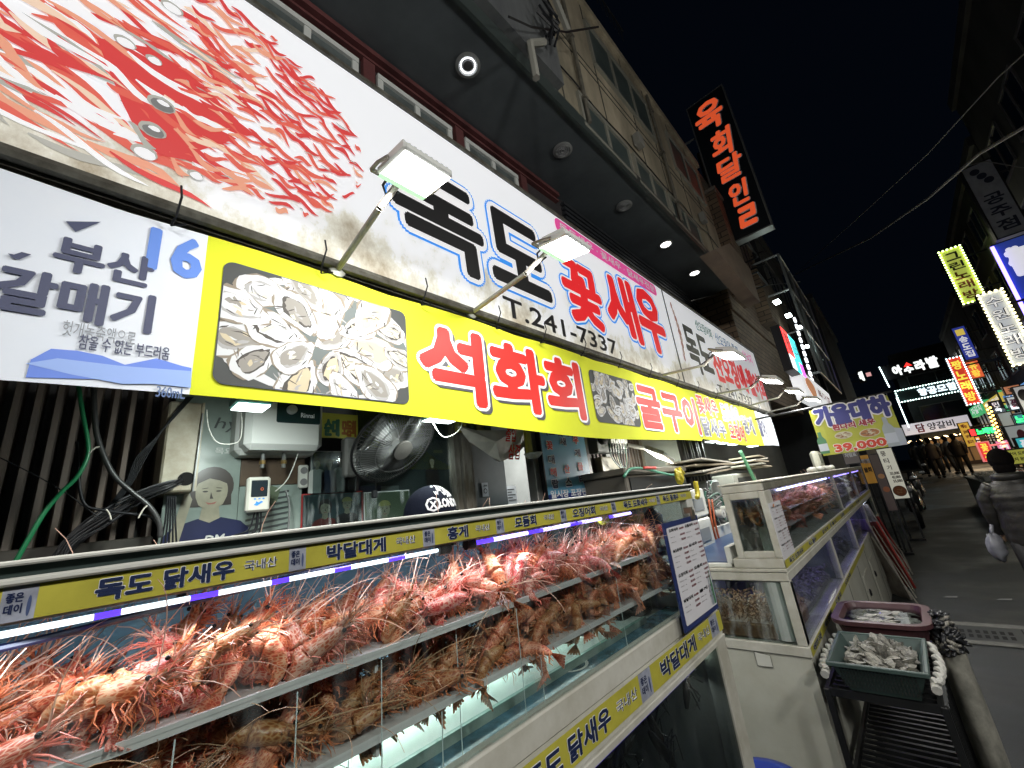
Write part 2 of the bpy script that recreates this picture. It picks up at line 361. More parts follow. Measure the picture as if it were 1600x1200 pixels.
# ground floor shell
mb = MB(); mb.box((-2.3, -7, 0), (XW - .12, 1.60, 3.2)); mb.build('rear_wall', M('stained rear wall', (.03, .035, .033), .7, var=.4, scale=3), bd)
mb = MB(); mb.box((-2.3, 3.42, 0), (XW - .10, 12, 3.2)); mb.build('passage_wall', M('grey side wall', (.09, .1, .095), .6, tint=(.05, .06, .055), scale=2), bd)
mb = MB(); mb.box((-5, -7, 3.21), (-1.42, 8.0, 3.3)); mb.build('shop_ceiling', M('shop ceiling', (.14, .15, .14), .6, var=.2), bd)
# ================================================================== brick building
bb = thing('brick_building', 'brown brick building beyond the concrete one with barred window cages', 'building', (-1.4, 9, 0))
def brick():
    m = bpy.data.materials.new('brick'); m.use_nodes = True; n = m.node_tree.nodes; l = m.node_tree.links; b = n['Principled BSDF']; b.inputs['Roughness'].default_value = .85
    tc = n.new('ShaderNodeTexCoord'); sp = n.new('ShaderNodeSeparateXYZ'); ad = n.new('ShaderNodeMath'); cb = n.new('ShaderNodeCombineXYZ')
    l.new(tc.outputs['Object'], sp.inputs[0]); l.new(sp.outputs[0], ad.inputs[0]); l.new(sp.outputs[1], ad.inputs[1]); l.new(ad.outputs[0], cb.inputs[0]); l.new(sp.outputs[2], cb.inputs[1])
    t = n.new('ShaderNodeTexBrick'); t.inputs['Scale'].default_value = 1; t.inputs['Brick Width'].default_value = .3; t.inputs['Row Height'].default_value = .11; t.inputs['Mortar Size'].default_value = .009
    t.inputs['Color1'].default_value = (.17, .12, .075, 1); t.inputs['Color2'].default_value = (.11, .075, .05, 1); t.inputs['Mortar'].default_value = (.03, .022, .018, 1)
    l.new(cb.outputs[0], t.inputs['Vector']); l.new(t.outputs['Color'], b.inputs['Base Color'])
    bp = n.new('ShaderNodeBump'); bp.inputs['Strength'].default_value = .5; bp.inputs['Distance'].default_value = .01; bp.invert = True; l.new(t.outputs['Fac'], bp.inputs['Height']); l.new(bp.outputs[0], b.inputs['Normal'])
    return m
BR = brick(); XB = -1.22; tb = P(1060, 212, x=XB).z
mb = MB(); mb.box((-6, 7.9, 4.6), (XB - .26, 12.5, tb + .45)); mb.box((-6, 7.9, 3.0), (XB - .3, 12.5, 4.598)); mb.box((XB - .258, 8.1, 4.9), (XB, 8.9, 7.2)); mb.box((XB - .258, 10.2, 4.9), (XB, 12.4, 6.2)); mb.build('brick_wall', BR, bb)
mb = MB(); mb.box((-6, 7.85, tb + .46), (XB - .2, 12.6, tb + .6)); mb.box((XB - .26, 8.05, 7.201), (XB + .03, 8.95, 7.28)); mb.build('parapet', M('coping stone', (.2, .17, .14), .8, var=.3), bb)
for (u0, v0, u1, v1) in ((9.05, 7.6, 9.8, 9.0), (9.05, 5.6, 9.9, 7.0), (10.6, 6.4, 11.6, 8.0)):
    window(bb, FX(XB - .25), (u0, v0, u1, v1), 2, fm=M('brown frame', (.07, .05, .045), .5), gm=M('reddish pane', (.12, .07, .06), .8))
    for z in (v0, (v0 + v1) / 2, v1):
        mb = MB(); mb.box((XB - .2, u0, z), (XB + .12, u0 + .03, z + .03)); mb.box((XB - .2, u1, z), (XB + .12, u1 + .03, z + .03)); mb.box((XB + .12, u0, z), (XB + .15, u1 + .03, z + .03)); mb.build('window_cage_bar', dark_metal, bb)
mb = MB(); q = [P(a, b, x=-.95) for a, b in ((1118, 389), (1140, 380), (1172, 420), (1188, 472), (1178, 462))]
mb.poly(q + []); mb.poly([v + Vector((-.2, 0, 0)) for v in q][::-1])
for i in range(5): mb.add([q[i], q[(i + 1) % 5], q[(i + 1) % 5] + Vector((-.2, 0, 0)), q[i] + Vector((-.2, 0, 0))], [(0, 1, 2, 3)])
mb.build('ribbed_balcony_panel', M('ribbed buff panel', (.2, .15, .11), .6, var=.3, scale=4), bb)
# dark buildings further along the left side
def far_building(name, label, x0, x1, y0, y1, h, fx_, wins, col=(.03, .033, .035), lit=None):
    b = thing(name, label, 'building', ((x0 + x1) / 2, (y0 + y1) / 2, 0)); mb = MB(); mb.box((x0, y0, 0), (x1, y1, h)); mb.box((x0 - .1, y0 - .05, h + .001), (x1 + .1, y1, h + .2))
    mb.build('wall', M('wall ' + name + str(round(y0)), col, .8, var=.5, scale=1.2, bump=.2, stretch=(1, 1, .4)), b)
    for (fr, box, n_) in wins: window(b, fr, box, n_, fm=M('dim frame', (.09, .09, .09), .5), gm=lit or M('black glass', (.008, .012, .016), .15))
    return b
lb = far_building('dark_building', 'dark unlit building with glazed stair tower past the brick building', -8, -1.35, 12.7, 17, 8.6, None, [(FX(-1.35), (13.2, 4.4, 14.6, 5.8), 2), (FX(-1.35), (15, 4.4, 16.6, 5.8), 2), (FX(-1.35), (13.2, 6.6, 14.6, 7.8), 2), (FX(-1.35), (15, 6.6, 16.6, 7.8), 2)])
far_building('grey_tower', 'plain grey slab building at the far left end of the lane', -7, -.95, 20, 29, 8.4, None, [(FY(20), (-2.4, 4.5, -1.4, 6), 2), (FY(20), (-2.4, 6.4, -1.4, 7.6), 2)], (.06, .065, .07))
# glazed lit stair structure over the far left shops
st = thing('stair_tower', 'lit steel and glass stair frame above the far left shops', 'stairs', (-1, 12, 0)); mb = MB()
ys_, zs_ = (10.6, 11.8, 13.2, 14.6), (3.6, 4.6, 5.6, 6.5)
for y in ys_: mb.tube([(-.78, y, zs_[0]), (-.78, y, zs_[-1])], .03)
for z in zs_: mb.tube([(-.78, ys_[0], z), (-.78, ys_[-1], z)], .025); mb.tube([(-.78, ys_[0], z), (-1.34, ys_[0], z)], .025)
mb.tube([(-.78, ys_[0], 5.5)] + [(-.78, ys_[0] + 1.2 * math.sin(a * PI / 16), 5.5 + 1.0 * (1 - math.cos(a * PI / 16))) for a in range(1, 9)], .025)
mb.build('steel_frame', M('pale steel', (.3, .32, .32), .4, .5), st)
mb = MB()
for k in range(3):
    for j in range(3): panel(mb, FX(-.8), (ys_[k] + .05, zs_[j] + .05, ys_[k + 1] - .05, zs_[j + 1] - .05), .01)
mb.build('glass_pane', glass('stair glass', (.8, .85, .85), .12), st)
for i, (px, py) in enumerate(((1214, 472), (1232, 493), (1249, 512), (1262, 541))):
    p = P(px, py, x=-.9); mb = MB(); mb.bbox(p - Vector((.05, .09, .02)), p + Vector((.05, .09, .02)), .01); mb.build('lamp', E_('stair lamp', (.85, 1, .95), 22), st)
mb = MB()
for k in range(13): p = P(1242 + k * 3.0, 500 + k * 10.5, x=-.86); mb.bbox(p - Vector((.02, .05, .05)), p + Vector((.02, .05, .05)), .01)
mb.build('light_strip', E_('strip lamp', (.8, .85, .9), 3), st)

# ================================================================== the two big lit shop signs
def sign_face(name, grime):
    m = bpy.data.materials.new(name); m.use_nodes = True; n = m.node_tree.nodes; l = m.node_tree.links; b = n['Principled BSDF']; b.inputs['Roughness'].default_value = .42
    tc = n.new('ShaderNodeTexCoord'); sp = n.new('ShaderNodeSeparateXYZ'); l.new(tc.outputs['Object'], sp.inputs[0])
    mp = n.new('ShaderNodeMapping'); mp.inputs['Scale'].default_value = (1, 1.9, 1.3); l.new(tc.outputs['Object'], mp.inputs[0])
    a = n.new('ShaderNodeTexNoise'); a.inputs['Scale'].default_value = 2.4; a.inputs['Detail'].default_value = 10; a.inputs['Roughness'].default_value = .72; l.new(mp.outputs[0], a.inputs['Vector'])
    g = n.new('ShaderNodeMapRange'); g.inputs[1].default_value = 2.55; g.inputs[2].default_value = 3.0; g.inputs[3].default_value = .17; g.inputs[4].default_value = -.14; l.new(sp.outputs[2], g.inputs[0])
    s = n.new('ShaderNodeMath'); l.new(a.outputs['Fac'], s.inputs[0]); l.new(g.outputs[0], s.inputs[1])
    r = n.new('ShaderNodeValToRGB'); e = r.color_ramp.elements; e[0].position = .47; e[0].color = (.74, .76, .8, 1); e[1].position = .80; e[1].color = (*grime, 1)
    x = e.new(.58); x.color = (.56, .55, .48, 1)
    l.new(s.outputs[0], r.inputs[0]); l.new(r.outputs[0], b.inputs['Base Color']); l.new(r.outputs[0], b.inputs['Emission Color']); b.inputs['Emission Strength'].default_value = .42  # face glow makes up for floodlights that barely reach it
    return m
ST, SB = 3.615, 2.575
ZT = Fr((XS, 0, 0), (0, 1, 0), (0, 0, 1))
frame_m = M('weathered sign frame', (.13, .13, .11), .5, .4, tint=(.05, .045, .035), scale=14, bump=.3)
sg = thing('shop_sign', 'long white lit shop sign with red prawn picture and black, red Korean lettering', 'sign', (XS, 1.5, 2.5))
mb = MB(); panel(mb, ZT, (-4.5, SB, 3.985, ST), .28); mb.build('sign_face', sign_face('grimy glowing sign', (.24, .19, .12)), sg)
mb = MB(); panel(mb, ZT, (-4.5, SB - .055, 7.62, SB - .002), .30, 0, .02)
mb.tube([ZT.p(-4.5, SB - .03, .035), ZT.p(7.6, SB - .03, .035)], .02, 8); panel(mb, ZT, (-4.5, ST + .001, 3.99, ST + .025), .3, 0, .012); panel(mb, ZT, (3.986, SB, 4.0, ST), .28, 0, .006)
mb.build('sign_frame', frame_m, sg)
f = lambda p: tuple(P(p[0], p[1], x=XS)[1:])
blk = M('sign black', (.012, .012, .013), .4); sblue = M('sign blue', (.03, .26, .78), .4, emit=(.03, .26, .78), es=.4); sred = M('sign red', (.72, .02, .025), .4, emit=(.72, .02, .025), es=.4); swhite = M('sign white lit', (.8, .8, .82), .4, emit=(.8, .8, .82), es=.35)  # coloured prints glow along with the face, in place of floodlight
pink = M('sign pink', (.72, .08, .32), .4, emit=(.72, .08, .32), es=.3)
it = []
bxs = {'독': lrtb(f, (612, 325), (754, 372), (700, 287), (700, 417)), '도': lrtb(f, (762, 380), (858, 450), (800, 343), (832, 460)),
       '꽃': lrtb(f, (879, 450), (943, 490), (905, 416), (925, 511)), '새': lrtb(f, (947, 480), (998, 505), (970, 436), (975, 526)), '우': lrtb(f, (999, 505), (1041, 530), (1020, 464), (1022, 548))}
for ch, b_ in bxs.items():
    r_ = ch in '꽃새우'
    if r_: it.append((ch, b_, sblue, .085, -.06, .002)); it.append((ch, b_, swhite, .062, -.06, .0035)); it.append((ch, b_, sred, .042, -.06, .005))
    else: it.append((ch, b_, sblue, .098, -.05, .002)); it.append((ch, b_, swhite, .08, -.05, .0035)); it.append((ch, b_, blk, .034, -.05, .005))
it.append(('T.241-7337', lrtb(f, (787, 482), (963, 543), (880, 500), (876, 524)), blk, .02))
tabb = (f((866, 345))[0], ST - .14, f((1026, 460))[0], ST - .012)
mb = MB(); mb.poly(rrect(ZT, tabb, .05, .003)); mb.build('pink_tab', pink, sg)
it.append(('독도새우 · 꽃새우 · 닭새우전문', (tabb[0] + .05, tabb[1] + .025, tabb[2] - .04, tabb[3] - .025), M('sign white', (.8, .8, .82), .4), .025, 0, .005))
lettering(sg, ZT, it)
# the printed prawn: streaks of shell inside a round tail, a solid red back, feelers and pearls
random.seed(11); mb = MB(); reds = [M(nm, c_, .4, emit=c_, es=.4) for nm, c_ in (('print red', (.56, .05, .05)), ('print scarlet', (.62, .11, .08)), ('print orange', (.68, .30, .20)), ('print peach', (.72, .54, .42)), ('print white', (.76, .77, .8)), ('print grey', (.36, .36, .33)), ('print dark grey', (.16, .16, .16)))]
cnt = [0]
def streak(u, v, L, h, ang, mi, wob=.35):
    n = 9; up = []; dn = []; k = random.uniform(-1, 1) * wob * h; ph = random.uniform(0, 6); ca, sa = math.cos(ang), math.sin(ang); cnt[0] += 1; off = .0022 + cnt[0] * 1.1e-5
    for i in range(n):
        t = i / (n - 1); w = h * (math.sin(PI * min(1, t * 1.05 + .02)) ** .55) * random.uniform(.8, 1.15) * .5; a = (t - .5) * L; c = math.sin(t * 5 + ph) * h * .55 + k * (t - .5) * 6
        for lst, q in ((up, c + w), (dn, c - w)): lst.append(ZT.p(u + a * ca - q * sa, v + a * sa + q * ca, off))
    mb.poly(dn + up[::-1], mi)
def stroke(pts, w, mi):
    q = [Vector(P(a, b, x=XS)) for a, b in pts]; cnt[0] += 1; off = .0022 + cnt[0] * 1.1e-5; r = []; s_ = []
    for k in range(len(q) * 4 - 3):
        i = min(k // 4, len(q) - 2); t = (k - i * 4) / 4; p = q[i].lerp(q[i + 1], t); d = (q[i + 1] - q[i]).normalized(); nn = Vector((0, -d.z, d.y)); ww = w * (math.sin(PI * (k + .6) / (len(q) * 4 - 2)) ** .6) * random.uniform(.8, 1.2)
        r.append(p + nn * ww + Vector((off, 0, 0))); s_.append(p - nn * ww + Vector((off, 0, 0)))
    for i in range(len(r) - 1): mb.poly([s_[i], s_[i + 1], r[i + 1], r[i]], mi)
stroke([(-60, -20), (30, 60), (120, 130), (210, 215), (300, 250)], .022, 1); stroke([(0, 70), (50, 110), (90, 145), (150, 190), (210, 235), (300, 260)], .016, 1); stroke([(0, 70), (50, 110), (90, 145)], .012, 3)
stroke([(0, 8), (60, 40), (130, 85), (200, 130)], .010, 1); stroke([(60, -10), (120, 60), (200, 130), (280, 190)], .028, 1); stroke([(90, 10), (150, 70), (215, 130), (300, 180)], .018, 2)
stroke([(140, 22), (220, 52), (300, 90), (380, 140)], .016, 0)
big = uvx(XS, (150, 60), (230, 75), (290, 110), (330, 150), (372, 190), (378, 215), (300, 240), (250, 245), (215, 210), (190, 160))
mb.poly([ZT.p(u, v, .0034) for u, v in big], 0)
for i in range(210):   # body
    u = random.uniform(-.42, .28); v = 2.98 + random.uniform(-.34, .46) - .25 * (u + .1)
    if ((u + .08) / .42) ** 2 + ((v - 3.04) / .42) ** 2 > 1: continue
    streak(u, v, random.uniform(.08, .28), random.uniform(.010, .03), -.28 + random.uniform(-.12, .12), random.choice((0, 0, 0, 1, 1, 2, 3, 4, 4, 4, 5)))
rows = 32
for r_ in range(rows):      # tail: rows of short shell streaks in an egg-shaped outline
    v0 = 2.70 + r_ * .0262
    for k in range(9):
        u = .10 + k * .072 + random.uniform(-.02, .02); v = v0 + .06 * math.sin(k * .9 + r_ * .7) * .25 + .03 * (k - 4) * -.2
        if ((u - .22) / .47) ** 2 + ((v - 3.1) / .42) ** 2 > 1: continue
        if random.random() < .22: continue
        L = random.uniform(.05, .11); L = min(L, max(.02, 2 * (.22 + .47 * math.sqrt(max(0, 1 - ((v - 3.1) / .42) ** 2)) - u)))
        streak(u, v, L * 1.15, random.uniform(.015, .026), -.14 + random.uniform(-.1, .1), random.choice((0, 0, 0, 1, 1, 2)) if u > .32 or random.random() < .5 else random.choice((2, 3, 1)))
        if random.random() < .3: streak(u + random.uniform(-.02, .02), v + .012, L * .7, .006, -.12, random.choice((2, 3, 5)))
for (a, b, r_) in ((268, 14, .03), (195, 68, .026), (252, 165, .034), (238, 205, .032), (225, 240, .03), (305, 275, .02), (240, 96, .02)):
    u, v = f((a, b)); disc(mb, ZT, u, v, r_, r_ * .8, .0062, 5, 20, .05); disc(mb, ZT, u + .002, v - .004, r_ * .8, r_ * .6, .0066, 6 if r_ > .03 else 4, 18, .05); disc(mb, ZT, u + .003, v + .006, r_ * .45, r_ * .25, .007, 4, 14, .1)
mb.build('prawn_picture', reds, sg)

s2 = thing('second_shop_sign', 'shorter white lit sign with squid lettering in red, right of the prawn sign', 'sign', (XS, 5.5, 2.5)); s2.name = 'shop_sign'
mb = MB(); panel(mb, ZT, (4.002, SB, 7.62, ST), .28); mb.build('sign_face', sign_face('glowing sign cleaner', (.34, .3, .26)), s2)
mb = MB(); panel(mb, ZT, (4.002, ST + .001, 7.65, ST + .025), .3, 0, .012); panel(mb, ZT, (7.622, SB, 7.66, ST), .3, 0, .01); mb.build('sign_frame', frame_m, s2)
gr = M('sign green', (.02, .2, .16), .4); bl2 = M('sign steel blue', (.05, .2, .45), .4)
lettering(s2, ZT, [('독도', lrtb(f, (1072, 540), (1112, 566), (1092, 522), (1090, 582)), blk, .03), ('산오징애·활어회', lrtb(f, (1112, 560), (1196, 612), (1150, 567), (1150, 606)), sred, .05),
    ('T. 241-7337', lrtb(f, (1123, 612), (1175, 626), (1150, 612), (1150, 624)), blk, .02), ('산오징어회 ·', lrtb(f, (1088, 514), (1117, 531), (1100, 508), (1100, 522)), gr, .02), ('산오징어 통찜 ·', lrtb(f, (1119, 533), (1158, 555), (1138, 533), (1138, 547)), bl2, .02), ('산낙지', lrtb(f, (1160, 555), (1176, 566), (1168, 552), (1168, 566)), pink, .02)])
mb = MB(); u, v = f((1064, 525))
for k in range(9): mb.poly([ZT.p(u + .05 * math.sin(k * .4) - .07 + .035 * math.cos(t) * (1.2 - abs(k - 4) * .15), v + .34 - k * .075 + .045 * math.sin(t), .003 + k * .0002) for t in [i * PI / 5 for i in range(10)]], 1 if k % 2 else 0)
mb.build('prawn_picture', [M('faded prawn', (.55, .3, .25), .5), M('faded prawn light', (.65, .48, .42), .5)], s2)

# ================================================================== hanging vinyl banner
BN = Fr((XS + .03, 0, 0), (0, 1, 0), (0, 0, 1)); XBN = XS + .03
g = lambda p: tuple(P(p[0], p[1], x=XBN)[1:])
bt, bb_ = 2.505, 1.99
bn = thing('banner', 'long yellow and pale blue vinyl banner under the shop sign with oyster pictures', 'banner', (XBN, 1.5, 2))
uS = g((310, 500))[0]; uE = g((1190, 680))[0]
def bot(u): return bb_ + .018 * math.sin(u * 1.9 + .6) + (0.02 if u > 4 else 0) - .01 * math.sin(u * .7)
def cloth(u0, u1, name, m):
    mb = MB(); n = max(6, int((u1 - u0) * 30)); rws = 8; vs = []
    for i in range(n + 1):
        u = u0 + (u1 - u0) * i / n; tp = bt + .012 * abs(math.sin(u * 4.1)) - .012
        for j in range(rws + 1): v = bot(u) + (tp - bot(u)) * j / rws; vs.append(BN.p(u, v, -.0022 + .0018 * math.sin(u * 7 + v * 3) * math.sin(v * 9)))
    fs = [(i * (rws + 1) + j, (i + 1) * (rws + 1) + j, (i + 1) * (rws + 1) + j + 1, i * (rws + 1) + j + 1) for i in range(n) for j in range(rws)]
    mb.add(vs, fs); o = mb.build(name, m, bn); md = o.modifiers.new('s', 'SOLIDIFY'); md.thickness = .0015; md.offset = -1; return o
cloth(-2.6, uS, 'pale_panel', M('pale blue vinyl', (.62, .68, .78), .75, tint=(.70, .74, .80), scale=1.5)); cloth(uS, uE, 'yellow_panel', yellow_vinyl); cloth(uE, 7.3, 'bottle_panel', M('pale blue vinyl', (.42, .5, .66)))
navy = M('banner navy', (.02, .03, .09), .45); bblue = M('banner blue', (.08, .2, .62), .45)
it = [('부산', lrtb(g, (82, 400), (240, 430), (130, 376), (215, 448)), navy, .035), ('갈매기', lrtb(g, (-12, 455), (241, 490), (60, 424), (120, 503)), navy, .035),
      ('16', lrtb(g, (230, 390), (318, 400), (262, 362), (280, 432)), bblue, .03), ('헛개농축액으로', lrtb(g, (96, 518), (212, 530), (150, 508), (150, 532)), M('banner grey', (.2, .22, .25), .5), .005),
      ('참을 수 없는 부드러움', lrtb(g, (122, 538), (265, 552), (190, 532), (190, 554)), navy, .01), ('360mL', lrtb(g, (244, 612), (289, 616), (266, 605), (266, 622)), M('banner slate blue', (.08, .14, .3), .5), .01)]
def red_word(t, b, sc=1, sh=0):
    return [(t, (b[0] + .022 * sc, b[1] - .018 * sc, b[2] + .022 * sc, b[3] - .018 * sc), M('banner shadow', (.05, .05, .06), .5), .06, sh, .0012), (t, b, M('sign white', (.8, .8, .82), .4), .075, sh, .0018), (t, b, red_ink, .045, sh, .0024)]
it += red_word('석화회', lrtb(g, (655, 575), (912, 625), (730, 520), (790, 640)), 1, 0)
it += red_word('굴구이', lrtb(g, (996, 635), (1090, 650), (1040, 612), (1040, 672)), .6)
for t, b, m in (('꽃새우', ((1090, 636), (1122, 642), (1106, 622), (1106, 648)), red_ink), ('닭새우', ((1097, 665), (1134, 672), (1115, 655), (1115, 682)), navy), ('도화새우', ((1127, 645), (1156, 652), (1142, 634), (1142, 662)), navy), ('오징어', ((1140, 676), (1164, 680), (1152, 664), (1152, 688)), red_ink), ('멍게', ((1160, 662), (1178, 668), (1170, 652), (1170, 678)), navy), ('활어', ((1184, 665), (1196, 670), (1190, 655), (1190, 682)), navy)):
    q = lrtb(g, *b); it.append((t, q, M('sign white', (.8, .8, .82), .4), .075, 0, .0015)); it.append((t, q, m, .04, 0, .0024))
lettering(bn, BN, it, off=.0015)
mb = MB()
for z_, lo, pts in ((0, 0, ((48, 562), (80, 545), (120, 548), (160, 556), (195, 570), (215, 566), (245, 560), (285, 572), (299, 575), (298, 596), (40, 590))), (1, 1, ((40, 568), (90, 560), (190, 572), (299, 580), (298, 606), (240, 600), (190, 600), (110, 585)))):
    mb.poly([BN.p(u, v, .0008 + .0004 * z_) for u, v in [g(p) for p in pts]], z_)
for pts in (((103, 346), (158, 347), (118, 363)), ((12, 396), (22, 398), (34, 394), (49, 398), (30, 406), (20, 404))): mb.poly([BN.p(u, v, .0012) for u, v in [g(p) for p in pts]], 2)
mb.build('printed_hills', [M('print blue', (.1, .2, .66), .45), M('print pale blue', (.25, .38, .75), .45), navy], bn)
# oysters on a plate, drawn flat as on the print
def oyster_print(name, box, r, count, seed, dark=False):
    random.seed(seed); u0, v0, u1, v1 = box; mb = MB(); mb.poly(rrect(BN, box, r, .0008), 0)
    cu, cv = (u0 + u1) / 2, (v0 + v1) / 2
    def cl(p): return (min(u1 - .004, max(u0 + .004, p[0])), min(v1 - .004, max(v0 + .004, p[1])))
    lay = [.0010]
    def blob(c, a, b, rot, mi, jit, n=16, du=0, dv=0):
        lay[0] += .000004; pts = []; ph = random.uniform(0, 6)
        for k in range(n):
            th = 2 * PI * k / n; q = 1 + jit * math.sin(3 * th + ph) * .6 + random.uniform(-jit, jit) * .6
            x, y = a * q * math.cos(th), b * q * math.sin(th); p = cl((c[0] + du + x * math.cos(rot) - y * math.sin(rot), c[1] + dv + x * math.sin(rot) + y * math.cos(rot))); pts.append(BN.p(p[0], p[1], lay[0]))
        mb.poly(pts, mi)
    if not dark: blob((cu, cv), (u1 - u0) * .56, (v1 - v0) * .55, 0, 2, .02, 30); blob((cu, cv), (u1 - u0) * .5, (v1 - v0) * .49, 0, 6, .02, 30)
    W_ = u1 - u0; Hh = v1 - v0
    cs = [(cu + W_ * (random.uniform(-.46, .46)), cv + Hh * random.uniform(-.46, .46)) for _ in range(count)] if dark else [(cu + W_ * ra * math.cos(t), cv + Hh * ra * math.sin(t)) for ra, n_ in ((.44, 13), (.25, 8), (.04, 1)) for t in [2 * PI * (k + random.uniform(-.15, .15)) / n_ for k in range(n_)]]
    def shell(c, L, w, rot, mi, jit, n=26):
        lay[0] += .000004; pts = []; ph = random.uniform(0, 6)
        for k in range(n):
            th = 2 * PI * k / n; q = 1 + jit * (math.sin(5 * th + ph) * .5 + random.uniform(-.6, .6)); x = L * q * math.cos(th); y = w * q * math.sin(th) * (1 - .35 * math.cos(th)) ; p = cl((c[0] + x * math.cos(rot) - y * math.sin(rot), c[1] + x * math.sin(rot) + y * math.cos(rot))); pts.append(BN.p(p[0], p[1], lay[0]))
        mb.poly(pts, mi)
    random.shuffle(cs)
    for c in cs:
        rot = math.atan2(c[1] - cv, c[0] - cu) + PI + random.gauss(0, .25) if not dark else random.uniform(0, PI); s = Hh * (.165 if not dark else .12) * random.uniform(.75, 1.3)
        shell(c, s * 1.28, s * .78, rot, 5, .07); shell(c, s * 1.22, s * .72, rot, 2, .10); shell(c, s * 1.1, s * .62, rot, 3 if random.random() < .4 else 2, .14)
        for k in range(7): a = random.uniform(0, 6.28); shell((c[0] + s * .95 * math.cos(a) * .9, c[1] + s * .5 * math.sin(a)), s * random.uniform(.12, .3), s * random.uniform(.015, .04), a + rot + 1.3, random.choice((1, 3, 5, 1)), .3, 9)
        shell(c, s * .88, s * .46, rot, 1 if random.random() < .45 else 3, .12); m0 = random.choice((4, 4, 7, 2, 8)); dd = s * .06
        shell((c[0] + random.uniform(-dd, dd), c[1] + random.uniform(-dd, dd)), s * .8, s * .38, rot, m0, .13)
        for k in range(6): shell((c[0] + s * random.uniform(-.45, .45) * math.cos(rot), c[1] + s * random.uniform(-.3, .3)), s * random.uniform(.12, .35), s * random.uniform(.03, .11), rot + random.gauss(0, .5), random.choice((4, 7, 8, 2, 3)), .25, 12)
        for k in range(4): t0 = random.uniform(0, 6.28); shell((c[0] + s * .62 * math.cos(t0 + rot), c[1] + s * .3 * math.sin(t0)), s * .22, s * .022, rot + t0 + 1.57, 1, .2, 8)
    mb.build(name, [M('print dark', (.045, .05, .05), .75), M('print charcoal line', (.05, .045, .04), .75), M('print shell white', (.52, .54, .56), .75), M('print shell grey', (.3, .3, .3), .75), M('print oyster cream', (.5, .47, .38), .7), M('print brown', (.2, .17, .13), .7), M('print table', (.1, .12, .12), .7), M('print oyster beige', (.44, .38, .26), .7), M('print oyster grey', (.22, .21, .19), .7)], bn)
q = [g(p) for p in ((352, 415), (633, 482), (636, 628), (342, 606))]; oyster_print('oyster_picture', (q[0][0] - .004, (q[2][1] + q[3][1]) / 2, q[1][0], (q[0][1] + q[1][1]) / 2), .03, 0, 5)
q = [g(p) for p in ((918, 575), (988, 597), (1002, 668), (930, 658))]; oyster_print('grill_picture', (q[0][0], (q[2][1] + q[3][1]) / 2, q[1][0], (q[0][1] + q[1][1]) / 2), .04, 46, 6, True)
mb = MB()
for k in range(14):
    a = P(270 if k == 0 else 0, 330, x=XBN) if False else None
for px in (272, 497, 656, 770, 842, 905, 962, 1010, 1053, 1085, 1110, 1135, 1160, 1180):
    u = P(px, 0, x=XBN)[1] if False else None
us = [g(p)[0] for p in ((270, 360), (497, 425), (655, 470), (770, 508), (842, 532), (905, 553), (962, 572), (1010, 588), (1053, 600), (1085, 612), (1115, 622), (1150, 632), (1180, 640))]
for u in [-1.6, -1.0, -.4] + us:
    a = BN.p(u, SB - .03, .045); b = BN.p(u + random.uniform(-.01, .01), bt - .02, .012); mb.tube([a + Vector((.01, 0, .05)), a + Vector((.015, .004, .01)), a - Vector((.01, 0, .04)), b], .0032, 5); mb.tube([b, b + Vector((.03, .03, .0))], .003, 4); mb.build('cable_tie', black_pl, bn); mb = MB()

